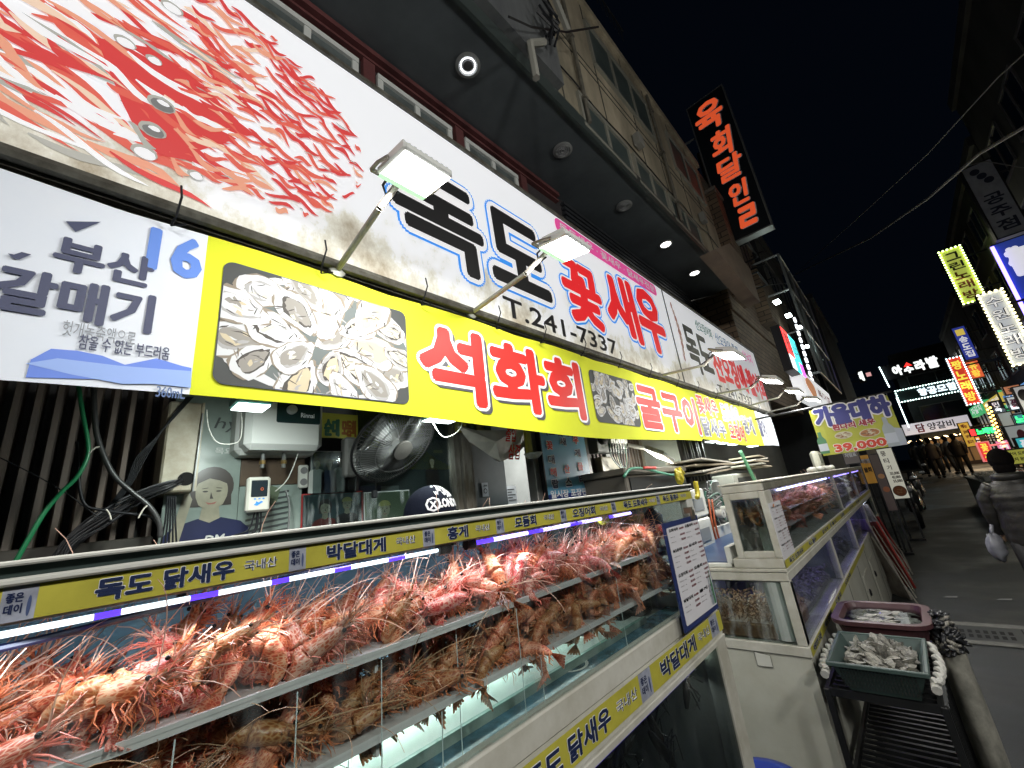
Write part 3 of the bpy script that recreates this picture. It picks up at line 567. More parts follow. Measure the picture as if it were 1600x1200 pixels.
# ================================================================== floodlights on arms
lamp_face = None
def flood(base, head, w, h, label, power, name='floodlight', tilt=.9, yaw=0.0, green=True, es=26, fc_=None):
    base = Vector(base); head = Vector(head); t = thing(name, label, 'floodlight', base, 'floodlights on arms along the shop sign')
    mb = MB(); mb.tube([base, base.lerp(head, .8)], .011, 8); mb.lathe([(.03, 0), (.03, .012), (.014, .02)], base, (head - base)); mb.build('arm', M('grey arm', (.33, .34, .3), .45, .4, var=.3, scale=30), t)
    # local frame: face normal nf points to the sign and down
    nf = Matrix.Rotation(yaw, 3, 'Z') @ Vector((-math.cos(tilt), 0, -math.sin(tilt))); uu = Vector((0, 0, 1)).cross(nf).normalized(); vv = nf.cross(uu)
    R_ = Matrix((uu, vv, nf)).transposed().to_4x4(); T = Matrix.Translation(fc_ if fc_ else head + Vector((h * .6, 0, .02))) @ R_
    mb = MB(); mb.bbox((-w / 2, -h / 2, -.03), (w / 2, h / 2, 0), .008, 0, T)
    for k in range(9): x = -w / 2 + w * (k + .5) / 9; mb.box((x - .004, -h / 2 + .02, -.045), (x + .004, h / 2 - .02, -.0301), 0, T)
    mb.build('housing', M('white lamp housing', (.6, .62, .6), .4), t)
    mb = MB(); mb.box((-w / 2 + .008, -h / 2 + .008, .0005), (w / 2 - .008, h / 2 - .008, .003), 0, T); g_ = mb.build('lens', E_('floodlight face', (1, .99, .95), es), t)
    if green: mb = MB(); s_ = 1; y0 = s_ * h * .36; mb.box((-w / 2 + .006, min(y0, s_ * h * .49), .0032), (w / 2 - .006, max(y0, s_ * h * .49), .0042), 0, T); mb.build('lens_reflection', E_('green reflection glow', (.5, .85, .55), 1.0), g_)  # green glass reflection painted as a glowing band on the lens
    mb = MB(); hy = h / 2 + .022
    for s_ in (-1, 1): mb.tube([T @ Vector((s_ * (w / 2 + .006), 0, -.015)), T @ Vector((s_ * (w / 2 + .012), h * .3, -.02)), T @ Vector((s_ * (w / 2 + .006), hy, -.028))], .006, 6)
    mb.tube([T @ Vector((-w / 2 - .006, hy, -.028)), T @ Vector((w / 2 + .006, hy, -.028))], .008, 6); mb.tube([base.lerp(head, .8), T @ Vector((0, hy, -.028))], .011, 6); mb.build('bracket', M('bracket tan', (.16, .15, .13), .5, .3), t)
    mb = MB(); a = T @ Vector((w * .22, h / 2 - .01, -.036)); mb.tube([a, T @ Vector((w * .24, hy + .02, -.01)), T @ Vector((w * .1, hy + .035, .02)), T @ Vector((-.01, hy + .012, -.01)), base.lerp(head, .7)], .0045, 6); mb.build('cord', black_pl, t)
    area(name + '_lamp', T @ Vector((0, 0, .02)), T @ Vector((0, 0, 1)), w * .9, h * .9, power, (1, .98, .93)); return t
def at_arm(b, e, rise=0): p = P(*b, x=XS + .02); q_ = P(*e, y=p.y); return (p, q_ + Vector((0, 0, rise)))
b, e = at_arm((525, 425), (612, 297)); flood(b, e, .18, .165, 'biggest white floodlight on an arm before the black lettering of the prawn sign', 11, tilt=1.42, fc_=Vector((-.865, .622, 2.66)))
b, e = at_arm((735, 490), (846, 410)); flood(b, e, .185, .155, 'second white floodlight on an arm covering the start of the red lettering', 11, tilt=1.42, fc_=Vector((-.803, 1.34, 2.66)))
for i, (bp, ep, lb_) in enumerate((((1030, 587), (1120, 566), 'slim floodlight crossing the red squid lettering of the second sign'), ((1115, 616), (1190, 603), 'slim floodlight below the squid lettering, near the phone number'), ((1170, 634), (1228, 618), 'slim floodlight at the far corner of the second sign'), ((1195, 645), (1258, 630), 'farthest slim floodlight past the end of the second sign'))):
    b, e = at_arm(bp, ep); flood(b, e, .3, .16, lb_, 16, tilt=1.25, green=False, es=14)
# lamps tucked under the banner
for i, (px, py, pw, w, lb_, cat) in enumerate(((392, 636, 4, .1, 'thin teal-edged lamp tucked under the banner above the water heater', 1), (690, 656, 4, .16, 'small teal-edged floodlight under the banner above the wall fan', 1), (1114, 690, 3, .26, 'first of the small white lamps in a row under the banner end', 0), (1131, 692, 3, .26, 'second of the small white lamps in a row under the banner end', 0), (1147, 694, 3, .26, 'third of the small white lamps in a row under the banner end', 0), (1176, 697, 3, .26, 'last small white lamp apart from the row under the banner end', 0))):
    p = P(px, py, x=-1.46); t = thing('under_banner_lamp', lb_, 'lamp', p, 'lamps under the banner'); mb = MB(); mb.bbox(p - Vector((.05, w / 2, 0)), p + Vector((.05, w / 2, .03)), .006); mb.tube([p + Vector((0, 0, .03)), p + Vector((-.02, 0, 1.2))], .006, 5); mb.build('housing', M('teal housing', (.2, .5, .45), .4) if cat else white_paint, t)
    mb = MB(); mb.box(p + Vector((-.044, -w / 2 + .006, -.004)), p + Vector((.044, w / 2 - .006, -.0005))); mb.build('lens', E_('lamp face cool', (.85, 1, .95), 9), t)
    area('lamp', p - Vector((0, 0, .02)), p - Vector((.4, 0, 1)), .08, w, pw, (.9, 1, .95))

# ================================================================== things on the rear wall behind the near tank
XR = -2.03; WF = FX(XR)
rear = lambda p, x=XR: P(p[0], p[1], x=x)
rw = lambda p: tuple(P(p[0], p[1], x=XR)[1:])
cw = thing('slatted_cladding', 'dark brown corrugated cladding at the far left behind the cable bunch', 'cladding', (XR, 0, 0))
mb = MB(); rib = M('rusty dark rib', (.26, .2, .16), .6, tint=(.12, .10, .09), scale=5, stretch=(1, 1, .4)); mb.box((XW - .12, -3, 0), (XW - .06, .285, 3.2), 1)
y = -3
while y < .26: mb.add([(XW - .06, y, 1.0), (XR, y + .008, 1.0), (XR, y + .022, 1.0), (XW - .06, y + .03, 1.0)] + [(a, b, 3.2) for a, b in ((XW - .06, y), (XR, y + .008), (XR, y + .022), (XW - .06, y + .03))], [(0, 1, 5, 4), (1, 2, 6, 5), (2, 3, 7, 6)]); y += .047
mb.build('ribbed_sheet', [rib, M('dark rib backing', (.05, .05, .05), .7)], cw)  # sheet between the ribs has a darker tone
mb = MB(); a = rear((0, 862)); b = rear((236, 838)); mb.bbox((XR, -.2, a.z - .05), (XR + .05, b.y, b.z), .004); mb.build('timber_rail', M('dark timber rail', (.05, .045, .035), .6, var=.4, scale=12), cw)
# electrical box
q = [rear(p, -1.86) for p in ((262, 634), (320, 641), (302, 772), (250, 765))]
u0 = (q[0].y + q[3].y) / 2; u1 = (q[1].y + q[2].y) / 2; z0 = (q[2].z + q[3].z) / 2; z1 = q[0].z + .02
eb = thing('electrical_box', 'tall beige metal cable box with a round black hole full of cables', 'electrical box', (XR, u0, z0))
mb = MB(); mb.bbox((XR - .03, u0, z0), (-1.86, u1, z1), .006); mb.box((-1.862, u1 - .006, z0), (-1.852, u1 + .002, z1)); mb.build('cabinet', M('beige metal', (.5, .46, .36), .5, tint=(.3, .25, .17), scale=9, bump=.1), eb)
h = rear((291, 748), -1.855); mb = MB(); disc(mb, FX(-1.8575), h.y, h.z, .024, .024, 0, 0, 24); mb.build('hole', M('hole black', (.003, .003, .003), .9), eb)
mb = MB(); mb.tube([rear((317, 646), -1.85), rear((301, 768), -1.85)], .0035, 5); mb.build('latch_rod', grey_metal, eb)
# cables
random.seed(21)
cg = 'black cables running along the rear wall'
def cable(pts, r, label, m=black_pl, x=-1.84, name='cable', grp=cg, n=6):
    q = [rear(p[:2], x if len(p) < 3 else p[2]) for p in pts]
    c = []                                             # Catmull-Rom smoothing
    for i in range(len(q) - 1):
        a, b_, c_, d = q[max(0, i - 1)], q[i], q[i + 1], q[min(len(q) - 1, i + 2)]
        for k in range(5): t = k / 5; c.append(.5 * ((2 * b_) + (c_ - a) * t + (2 * a - 5 * b_ + 4 * c_ - d) * t * t + (3 * b_ - a - 3 * c_ + d) * t ** 3))
    c.append(q[-1]); mb = MB(); mb.tube(c, r, n); return tag(mb.build(name, m, None, True), label, 'cable', grp)
for i in range(20):
    j = lambda s: random.uniform(-s, s); yo = i * 1.5 - 15
    cable([(60 + i * 3, 905 + j(6)), (110 + j(8), 850 + yo * .8), (170 + j(6), 806 + yo), (225 + j(6), 775 + yo * .7), (270, 757 + yo * .4), (289 + j(3), 748 + j(6), -1.87)], random.uniform(.0016, .0034), 'thin black cable in the bunch fanning down-left out of the round hole', M('cable grey' if i % 4 == 0 else 'cable black', (.09, .09, .095) if i % 4 == 0 else (.012, .012, .014), .4), x=-1.85 + j(.03))
for i in range(6):
    cable([(292 + i * 2, 620), (262 - i * 3, 660 + i * 4), (228 - i * 3, 715), (205 - i * 2, 757), (170 - i * 4, 800 + i * 3)], .0018, 'thin dark cable coming down from the top of the beige box', x=-1.85)
for i in range(5): cable([(262 + i * 3, 775), (258 + i * 4, 815), (252 + i * 6, 850 + i), (255 + i * 5, 880)], .0028, 'black cable dropping straight down below the beige box', x=-1.85)
cable([(146, 600), (148, 650), (154, 690), (176, 740), (205, 768), (232, 790), (248, 815), (250, 840)], [.0075] * 36, 'thick black conduit curving in front of the ribbed cladding', M('conduit', (.04, .04, .04), .35), x=-1.8, name='conduit', n=10)
cable([(120, 690), (128, 780, -1.8), (160, 797, -1.8), (205, 803, -1.8), (235, 808), (252, 830)], .004, 'looping black cable hanging below the thick conduit', x=-1.82)
cable([(0, 715), (60, 745), (110, 775), (150, 805), (175, 815)], .0018, 'thin cable sagging across the ribbed cladding from the frame edge')
cable([(122, 596), (128, 640), (137, 690), (136, 715), (120, 745), (95, 770), (70, 800), (40, 850), (15, 895)], .0058, 'green hose twisting down the ribbed cladding at the left', M('green hose', (.01, .16, .06), .35), x=-1.79, name='hose', grp=None, n=10)
ties = M('cable tie nylon', (.55, .52, .45), .5)
for (a, b) in (((140, 708), (156, 698)), ((216, 810), (230, 790)), ((166, 796), (174, 812))):
    cable([a, ((a[0] + b[0]) / 2, (a[1] + b[1]) / 2 - 3), b], .0022, {140: 'pale cable tie round the green hose and conduit', 216: 'pale cable tie near the lower end of the conduit', 166: 'pale cable tie round the looping cable'}[a[0]], ties, x=-1.785, name='cable_tie', grp=None)
# poster of a young woman
def flat_person(mb, fr, u, v, w, h, off, hair, skin, cloth_, face=True, lay=.0004, hat=None, dark=0):
    """a printed head-and-shoulders figure; u,v = chin, w = face width"""
    k = off; Q = lambda pts, mi: mb.poly([fr.p(u + w * a_, v + w * b_, k) for a_, b_ in pts], mi)
    ar = lambda cx, cy, rx, ry, a0, a1, n=14: [(cx + rx * math.cos(math.radians(a0 + (a1 - a0) * i / n)), cy + ry * math.sin(math.radians(a0 + (a1 - a0) * i / n))) for i in range(n + 1)]
    Q(ar(0, .78, .66, .72, -25, 205) + [(-.62, .1), (.62, .12)] if hat is None else ar(0, .75, .56, .62, -10, 190), hair); k += lay
    hh = h / w; Q([(-1.3, -hh), (1.3, -hh), (1.22, -.75), (.95, -.48), (.35, -.3), (-.35, -.3), (-.98, -.5), (-1.25, -.8)], cloth_); k += lay
    Q([(-.3, -.32), (0, -.46), (.3, -.32), (.22, .25), (-.22, .25)], skin); k += lay
    Q(ar(0, .62, .48, .6, 0, 180) + [(-.46, .42), (-.36, .16), (-.14, -.01), (.14, -.01), (.36, .16), (.46, .42)], skin); k += lay
    Q(ar(0, .9, .5, .36, -8, 188) + [(-.4, .92), (-.1, 1.08), (.2, 1.0)] if hat is None else ar(0, .9, .56, .42, -6, 186), hair if hat is None else hat); k += lay
    for s_ in (-1, 1): disc(mb, fr, u + s_ * w * .2, v + w * .62, w * .085, w * .028, k, dark, 10); disc(mb, fr, u + s_ * w * .21, v + w * .73, w * .11, w * .014, k, hair, 8, rot=-s_ * .15)
    Q([(-.03, .6), (.03, .42), (.06, .36), (-.05, .36)], dark + 2 if w > .06 else dark); Q([(-.17, .25), (0, .21), (.17, .26), (.1, .17), (-.08, .165)], dark + 1 if face else dark)
pm = [M('poster ink dark', (.03, .025, .025), .3), M('poster lips', (.32, .12, .1), .3), M('poster hair', (.05, .04, .036), .3), M('poster skin', (.33, .31, .23), .3, var=.2, scale=30), M('poster navy shirt', (.02, .025, .07), .3), M('poster green grey', (.26, .32, .29), .3, var=.25, scale=5), M('poster white', (.5, .52, .5), .3), M('poster stripe', (.06, .07, .07), .3), M('poster green', (.11, .14, .09), .3), M('poster teal', (.05, .08, .085), .3), M('poster denim', (.06, .08, .14), .3), M('poster red', (.2, .04, .035), .3), M('poster yellow', (.34, .32, .12), .3)]
PF = FX(-1.95); pw = lambda p: tuple(P(p[0], p[1], x=-1.95)[1:])
A = pw((322, 620)); A2 = pw((380, 850)); pL = pw((322, 700))[0] - .09; pR = pw((378, 700))[0]
po = thing('poster', 'grey-green wall poster of a dark-haired young woman in a navy top', 'poster', (-1.95, pL, 1.6))
mb = MB(); panel(mb, PF, (pL - .02, 1.55, pR, 2.3), .004); mb.build('sheet', pm[5], po)
c = pw((328, 800)); mb = MB(); wv = abs(pw((345, 760))[0] - pw((300, 760))[0]) * 1.18
flat_person(mb, PF, c[0], c[1] + .01, wv, .26, .002, 2, 3, 4, dark=0); mb.poly([PF.p(c[0] - wv * 1.1, c[1] - .1, .0045), PF.p(c[0] - wv * .8, c[1] - .1, .0045), PF.p(c[0] - wv * .55, c[1] + .05, .0045), PF.p(c[0] - wv * .75, c[1] + .09, .0045)], 3)
put_text(mb, 'DM', PF, (c[0] - .01, c[1] - .115, c[0] + .05, c[1] - .085), .006, .03, 6, .2)
b_ = pw((350, 668)); put_text(mb, 'hy', PF, (b_[0] - .03, b_[1] - .02, b_[0] + .05, b_[1] + .04), .003, 0, 7, .3); b_ = pw((350, 705)); put_text(mb, '목요일', PF, (b_[0] - .03, b_[1] - .012, b_[0] + .06, b_[1] + .014), .003, .02, 6)
mb.build('printed_woman', pm, po)
# striped shirt print right of it, and brown board
mb = MB(); pa = pw((384, 760)); pb_ = pw((470, 850)); panel(mb, PF, (pR + .002, 1.55, pw((470, 800))[0], pa[1] + .0), .004, 5)
for k in range(9): v = 1.60 + k * .022; mb.poly([PF.p(pR + .03 + .01 * (k % 2), v, .002), PF.p(pw((450, 800))[0], v + .02, .002), PF.p(pw((450, 800))[0], v + .028, .002), PF.p(pR + .03, v + .009, .002)], 7)
disc(mb, PF, pR + .1, pa[1] - .04, .05, .05, .0025, 8, 14, .15)
tag(mb.build('poster', pm), 'lower wall poster with black striped shirt below the thermostat controller', 'poster')
mb = MB(); q = pw((384, 705)); r_ = pw((475, 760)); mb.box((-2.0, pR + .002, q[1] - .14), (-1.951, r_[0], q[1] + .3)); tag(mb.build('backing_board', M('brown plywood', (.09, .055, .03), .6, var=.4, scale=8)), 'brown plywood board behind the water heater pipes', 'board')
# water heater
XH = -1.78; hw = lambda p: tuple(P(p[0], p[1], x=XH)[1:]); hl = hw((386, 650))[0]; hr = hw((506, 680))[0]; hb = hw((440, 702))[1]
wh = thing('water_heater', 'white rounded electric water heater with dark control panel on the wall', 'water heater', (XH, hl, hb))
mb = MB(); mb.bbox((-1.96, hl, hb), (XH, hr, hb + .36), .022); mb.bbox((-1.97, hl - .012, hb - .008), (-1.86, hr + .008, hb + .37), .02); mb.build('casing', M('heater white', (.60, .61, .59), .35, var=.05), wh)
HF = FX(XH); pl_ = hw((432, 650))[0]; pr_ = hw((500, 660))[0]; pz = hw((465, 662))[1]
mb = MB(); mb.poly(rrect(HF, (pl_, pz, pr_, pz + .11), .008, .002)); pnl = mb.build('control_panel', M('panel dark teal', (.012, .03, .032), .25), wh)
kn = hw((455, 641)); mb = MB(); mb.lathe([(.019, .002), (.019, .018), (.015, .024)], HF.p(*kn), (1, 0, 0), 24); mb.build('knob', M('knob silver', (.55, .56, .55), .35, .4), pnl)
rb = lrtb(hw, (470, 649), (491, 650), (480, 646), (480, 653)); lettering(pnl, HF, [('Rinnai', rb, white_ink, .02)])
mb = MB()
for px in (411, 444): a = P(px, 708, x=-1.86); mb.tube([a, a - Vector((0, 0, .06))], .008, 8); mb.tube([a - Vector((0, 0, .03)), a - Vector((0, 0, .045))], .012, 8, 1)
mb.build('pipe', [grey_metal, M('brass', (.3, .2, .08), .4, .8)], wh)
# thermostat controller
XC = -1.8; tw = lambda p: tuple(P(p[0], p[1], x=XC)[1:]); q = [tw(p) for p in ((390, 744), (425, 746), (420, 800), (382, 799))]; bx = bx4(q)
tc_ = thing('temperature_controller', 'small white temperature controller with dark display below the heater', 'controller', (XC, bx[0], bx[1])); TF = FX(XC)
mb = MB(); mb.bbox((XC - .03, bx[0], bx[1]), (XC, bx[2], bx[3]), .007); mb.build('case', M('case cream', (.55, .54, .48), .4), tc_); hh = bx[3] - bx[1]; ww = bx[2] - bx[0]
mb = MB(); mb.poly(rrect(TF, (bx[0] + ww * .16, bx[1] + hh * .42, bx[2] - ww * .14, bx[3] - hh * .1), .003, .001)); dsp = mb.build('display', M('display', (.02, .028, .035), .2), tc_)
mb = MB(); disc(mb, TF, bx[0] + ww * .62, bx[1] + hh * .64, .0055, .0055, .002, 0); disc(mb, TF, bx[0] + ww * .62, bx[1] + hh * .64, .0035, .0035, .0025, 1); mb.build('button', [M('orange ring', (.6, .12, .04), .4), black_pl], dsp)
mb = MB(); mb.poly([TF.p(bx[0] + ww * a, bx[1] + hh * b, .001) for a, b in ((.3, .2), (.45, .17), (.7, .27), (.62, .3), (.5, .26), (.4, .3), (.38, .24))]); put_text(mb, '- - -', TF, (bx[0] + ww * .3, bx[1] + hh * .35, bx[0] + ww * .75, bx[1] + hh * .38), .001); mb.build('label_print', blue_ink, tc_)
for i, pts in enumerate((((403, 800), (398, 830), (372, 842), (352, 850)), ((398, 800), (388, 828), (362, 838), (345, 850)), ((408, 800), (405, 832), (385, 850), (370, 862)))): cable(pts, .005 if i == 0 else .003, ['braided dark hose below the temperature controller', 'thin cable left of the braided hose', 'thin cable right of the braided hose'][i], x=-1.83, name='hose' if i == 0 else 'cable', grp=None)
cable([(323, 640), (326, 668), (338, 690), (358, 694), (374, 688), (378, 668), (377, 645)], .0022, 'white cable looping from the beige box to the heater', M('white cord', (.55, .55, .5), .4), x=-1.76, grp=None)
cable([(466, 708), (458, 730), (447, 752), (430, 768)], .002, 'white cord from the heater down to the socket strip', M('white cord', (.55, .55, .5), .4), x=-1.84, grp=None)
cable([(446, 765), (452, 790), (450, 830), (444, 860)], .004, 'grey corrugated pipe under the water heater', grey_metal, x=-1.9, name='pipe', grp=None)
# socket strip
q = pw((472, 745)); so = thing('socket', 'white double power socket beside the water heater', 'socket', (-1.95, *q)); mb = MB(); mb.bbox((-1.95, q[0] - .02, q[1] - .05), (-1.93, q[0] + .02, q[1] + .05), .005); mb.build('plate', white_paint, so); mb = MB(); [mb.lathe([(.015, .0), (.015, .003), (.011, .0031), (.011, .001)], (-1.93, q[0], q[1] + s_), (1, 0, 0)) for s_ in (-.025, .025)]; mb.build('outlet', M('socket grey', (.2, .2, .2), .5), so)
# framed photographs
def photo(label, box, frm, bgm, people, fr=PF, strip=None):
    u0, v0, u1, v1 = box; t = thing('framed_photo', label, 'photo', fr.p(u0, v0)); mb = MB(); panel(mb, fr, box, .012, 0, .004); mb.build('frame', frm, t)
    b_ = .006; mb = MB(); panel(mb, fr, (u0 + b_, v0 + b_, u1 - b_, v1 - b_), .002, bgm, .0065)
    for (cu, cv, w, ha, sk, cl, *ht) in people: flat_person(mb, fr, u0 + (u1 - u0) * cu, v0 + (v1 - v0) * cv, w, (v1 - v0) * cv - .008, .0075, ha, sk, cl, hat=ht[0] if ht else None)
    if strip: put_text(mb, strip, fr, (u0 + .01, v1 - .05, u1 - .01, v1 - .015), .012, .03, 12)
    mb.build('print', pm, t); mb = MB(); panel(mb, fr, (u0 + b_, v0 + b_, u1 - b_, v1 - b_), .001, 0, .0145); mb.build('pane', glass('photo pane', (.75, .8, .8), .12, .12, .35), t); return t
q = [pw(p) for p in ((500, 700), (561, 700), (555, 770), (480, 775))]
photo('wide photo of four young men in shirts, above the red frame', (pw((485, 740))[0], pw((520, 772))[1], pw((556, 740))[0], pw((520, 705))[1]), M('glass frame', (.3, .33, .33), .4), 9, [(.12, .62, .028, 2, 3, 6), (.38, .6, .028, 2, 3, 10), (.64, .66, .028, 2, 3, 6), (.88, .55, .028, 2, 3, 0)])
photo('red framed photo of two men, one in a cap, just above the tank rail', (pw((470, 800))[0], pw((500, 850))[1], pw((566, 800))[0], pw((510, 770))[1]), M('red frame', (.36, .03, .03), .4), 9, [(.36, .56, .046, 2, 3, 11), (.72, .62, .044, 2, 3, 0, 12)])
photo('photo of a smiling man in a yellow safety hat beside the red frame', (pw((568, 800))[0], pw((590, 850))[1], pw((640, 800))[0], pw((590, 768))[1]), M('glass frame', (.3, .33, .33), .4), 8, [(.42, .5, .06, 2, 3, 8, 12)])
sb_ = lrtb(pw, (506, 668), (556, 668), (530, 656), (530, 682)); mb = MB(); panel(mb, PF, (sb_[0] - .01, sb_[1] - .008, sb_[2] + .01, sb_[3] + .03), .003, 0, .001); yl = tag(mb.build('food_notice', M('notice yellow', (.5, .48, .06), .4)), 'small yellow strip notice reading 순대 모듬회 behind the heater', 'notice')
lettering(yl, PF, [('순대', (sb_[0], sb_[1], (sb_[0] + sb_[2]) / 2 - .005, sb_[3]), M('green ink', (.02, .12, .06), .5), .05, 0), ('모듬회', ((sb_[0] + sb_[2]) / 2 + .005, sb_[1], sb_[2], sb_[3]), M('brown ink', (.3, .1, .02), .5), .04, 0)], off=.003)
# shop window with a dark interior print and painted reflection patches, behind the fan
sw = thing('shop_window', 'aluminium framed shop window with reflections behind the wall fan', 'window', (-1.98, 1.2, 1.5))
wu0 = pw((562, 700))[0]; wu1 = 1.6; mb = MB(); mb.box((-1.99, wu1, .8), (-1.9, wu1 + .06, 3.2)); mb.box((-1.97, wu1 - .05, .8), (-1.92, wu1 - .012, 3.2)); mb.box((-1.97, wu1 + .07, .8), (-1.93, wu1 + .1, 3.2), 0); mb.build('mullion', M('worn aluminium', (.32, .31, .28), .4, .6, tint=(.14, .12, .09), scale=18, stretch=(1, 1, .3)), sw)
mb = MB(); mb.box((-1.985, wu0, .9), (-1.98, wu1 - .012, 2.6), 0)
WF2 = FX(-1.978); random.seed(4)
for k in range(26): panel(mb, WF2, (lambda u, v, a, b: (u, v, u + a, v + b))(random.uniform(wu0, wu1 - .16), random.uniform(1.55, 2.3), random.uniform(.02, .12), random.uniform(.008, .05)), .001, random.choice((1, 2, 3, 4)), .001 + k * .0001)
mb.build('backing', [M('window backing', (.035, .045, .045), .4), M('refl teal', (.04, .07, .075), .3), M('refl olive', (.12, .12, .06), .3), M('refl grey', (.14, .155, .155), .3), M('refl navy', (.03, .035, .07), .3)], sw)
mb = MB(); mb.box((-1.955, wu0, 1.0), (-1.951, wu1 - .012, 2.6)); mb.build('pane', glass('window pane', (.9, .95, .95), .16, .03), sw)
mb = MB(); w_ = pw((680, 760)); flat_person(mb, FX(-1.962), w_[0] - .005, w_[1] + .12, .035, .3, .001, 0, 3, 0); mb.build('printed_woman', pm, sw)
# wall fan
XF = -1.72; fc = P(618, 692, x=XF); fr_ = abs(P(684, 705, x=XF).y - fc.y) * .9
fa = thing('wall_fan', 'grey-black caged wall fan hanging beside the window', 'fan', fc)
FN = Vector((.75, .15, -.7)).normalized(); FU = Vector((0, 1, 0)); FU = (FU - FN * FU.dot(FN)).normalized(); FV = FN.cross(FU)
fp = lambda r, th, h: fc + (FU * math.cos(th) + FV * math.sin(th)) * r + FN * h
cage_m = M('cage wire', (.17, .17, .17), .35, .6)
for sgn, nm in ((1, 'front_cage'), (-1, 'rear_cage')):
    mb = MB()
    for k in range(80 if sgn > 0 else 40):
        th = 2 * PI * k / (80 if sgn > 0 else 40); mb.tube([fp(fr_ * r, th, sgn * .06 * (1 - r ** 3)) for r in (.22, .5, .75, .92, 1.0)], .0015, 3, 0, False)
    for r in (.22, .6, .86): mb.tube([fp(fr_ * r, 2 * PI * k / 40, sgn * (.06 * (1 - r ** 3) + .001)) for k in range(41)], .0014, 4, 0, False)
    mb.build(nm, cage_m, fa)
mb = MB(); mb.tube([fp(fr_, 2 * PI * k / 48, 0) for k in range(49)], .006, 6); mb.build('rim', M('rim black', (.02, .02, .022), .4), fa)
mb = MB(); mb.lathe([(fr_ * .2, .055), (fr_ * .23, .06), (fr_ * .22, .07), (fr_ * .05, .074)], fc, FN, 24); mb.build('badge', M('badge grey', (.07, .065, .06), .4), fa)
mb = MB()
for k in range(5):
    a0 = 2 * PI * k / 5; mb.add([fp(fr_ * r, a0 + d, h) for r, d, h in ((.12, 0, 0), (.45, -.25, -.02), (.85, -.35, -.03), (.88, .25, .03), (.5, .35, .02))], [(0, 1, 2, 3, 4)])
mb.build('blade', M('fan blade', (.07, .072, .072), .7), fa)
mb = MB(); mb.lathe([(.04, -.15), (.05, -.1), (.05, -.05), (.02, 0)], fc, FN, 16); a = fc - FN * .12; mb.tube([a, a + Vector((-.06, -.05, -.05)), Vector((-1.95, fc.y - .12, fc.z - .1))], .012, 8); mb.bbox((-1.96, fc.y - .16, fc.z - .13), (-1.9, fc.y - .1, fc.z + .06), .01); mb.build('motor', M('fan motor', (.2, .2, .19), .5), fa)
q = [P(x_, y_, x=-1.85) for x_, y_ in ((582, 722), (584, 745), (588, 762), (585, 768))]; mb = MB(); mb.tube(q, .0022, 5); mb.bbox(q[-1] - Vector((.01, .012, .03)), q[-1] + Vector((.01, .012, .005)), .003); mb.build('cord', black_pl, fa)
cable([(673, 655), (690, 681), (707, 680), (720, 668), (722, 655)], .002, 'white cord looping under the teal-edged lamp', M('white cord', (.55, .55, .5), .4), x=-1.5, grp=None)
# open doorway: interior with ceiling, counter wall, papers
du0, du1 = 1.73, 2.42
it_ = thing('shop_interior', 'pale shop interior seen through the open doorway with ceiling lamps', 'room', (-3, 2, 0))
mb = MB(); mb.box((-5, 1.6, 2.56), (-2.06, 3.4, 2.6)); mb.box((-2.5, 1.72, 2.2), (-2.06, 3.4, 2.56), 1); mb.build('ceiling', [M('interior ceiling', (.34, .36, .35), .6, var=.1), M('ceiling drop grey', (.12, .13, .13), .6)], it_)
mb = MB(); mb.box((-3.7, 1.6, 0), (-3.66, 3.9, 2.6)); mb.box((-2.9, 1.66, 0), (-2.2, 1.72, 2.5), 1); mb.box((-3.6, 3.42, 0), (-2.0, 3.5, 2.6), 1); mb.box((-2.55, 1.74, .9), (-2.3, 2.35, 2.12), 1); mb.build('wall', [M('interior far wall', (.13, .15, .15), .5, var=.3, scale=3), M('interior side wall', (.23, .24, .235), .55, var=.15)], it_)
for (px, py) in ((793, 727), (826, 744)):
    p = P(px, py, z=2.55); mb = MB(); mb.lathe([(.07, 0), (.07, -.02), (.05, -.022)], p); mb.build('ceiling_lamp', E_('interior lamp', (1, 1, .95), 12), it_)
area('interior_light', (-2.9, 2.7, 2.5), (-2.9, 2.7, 0), .5, .5, 55, (1, 1, .95))
mb = MB()
for (px, py, w, h_, c_) in ((775, 762, .08, .16, 0), (800, 775, .14, .2, 1), (835, 770, .1, .12, 0), (822, 755, .05, .2, 2), (762, 772, .03, .1, 0)):
    p = P(px, py, x=-2.9 if px < 810 else -3.3); mb.box((p.x - .01, p.y - w / 2, p.z - h_ / 2), (p.x, p.y + w / 2, p.z + h_ / 2), c_); 
    if c_ == 1: [mb.box((p.x, p.y - w * .4, p.z + h_ * (.3 - k * .13)), (p.x + .002, p.y + w * random.uniform(0, .4), p.z + h_ * (.34 - k * .13)), 2) for k in range(5)]
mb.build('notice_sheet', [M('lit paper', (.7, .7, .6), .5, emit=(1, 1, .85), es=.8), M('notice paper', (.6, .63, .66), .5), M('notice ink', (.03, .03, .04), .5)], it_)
p = P(758, 765, x=-2.29); mb = MB(); NF = FX(-2.288); panel(mb, NF, (p.y - .03, p.z - .05, p.y + .03, p.z + .05), .002, 0); disc(mb, NF, p.y, p.z - .01, .018, .018, .001, 1); disc(mb, NF, p.y, p.z - .01, .013, .013, .0015, 0); put_text(mb, '노약자석', NF, (p.y - .022, p.z + .02, p.y + .022, p.z + .035), .001, .03, 1)
tag(mb.build('no_smoking_notice', [M('notice paper', (.6, .63, .66), .5), black_pl]), 'small white notice with a round symbol on the doorway side panel', 'notice')
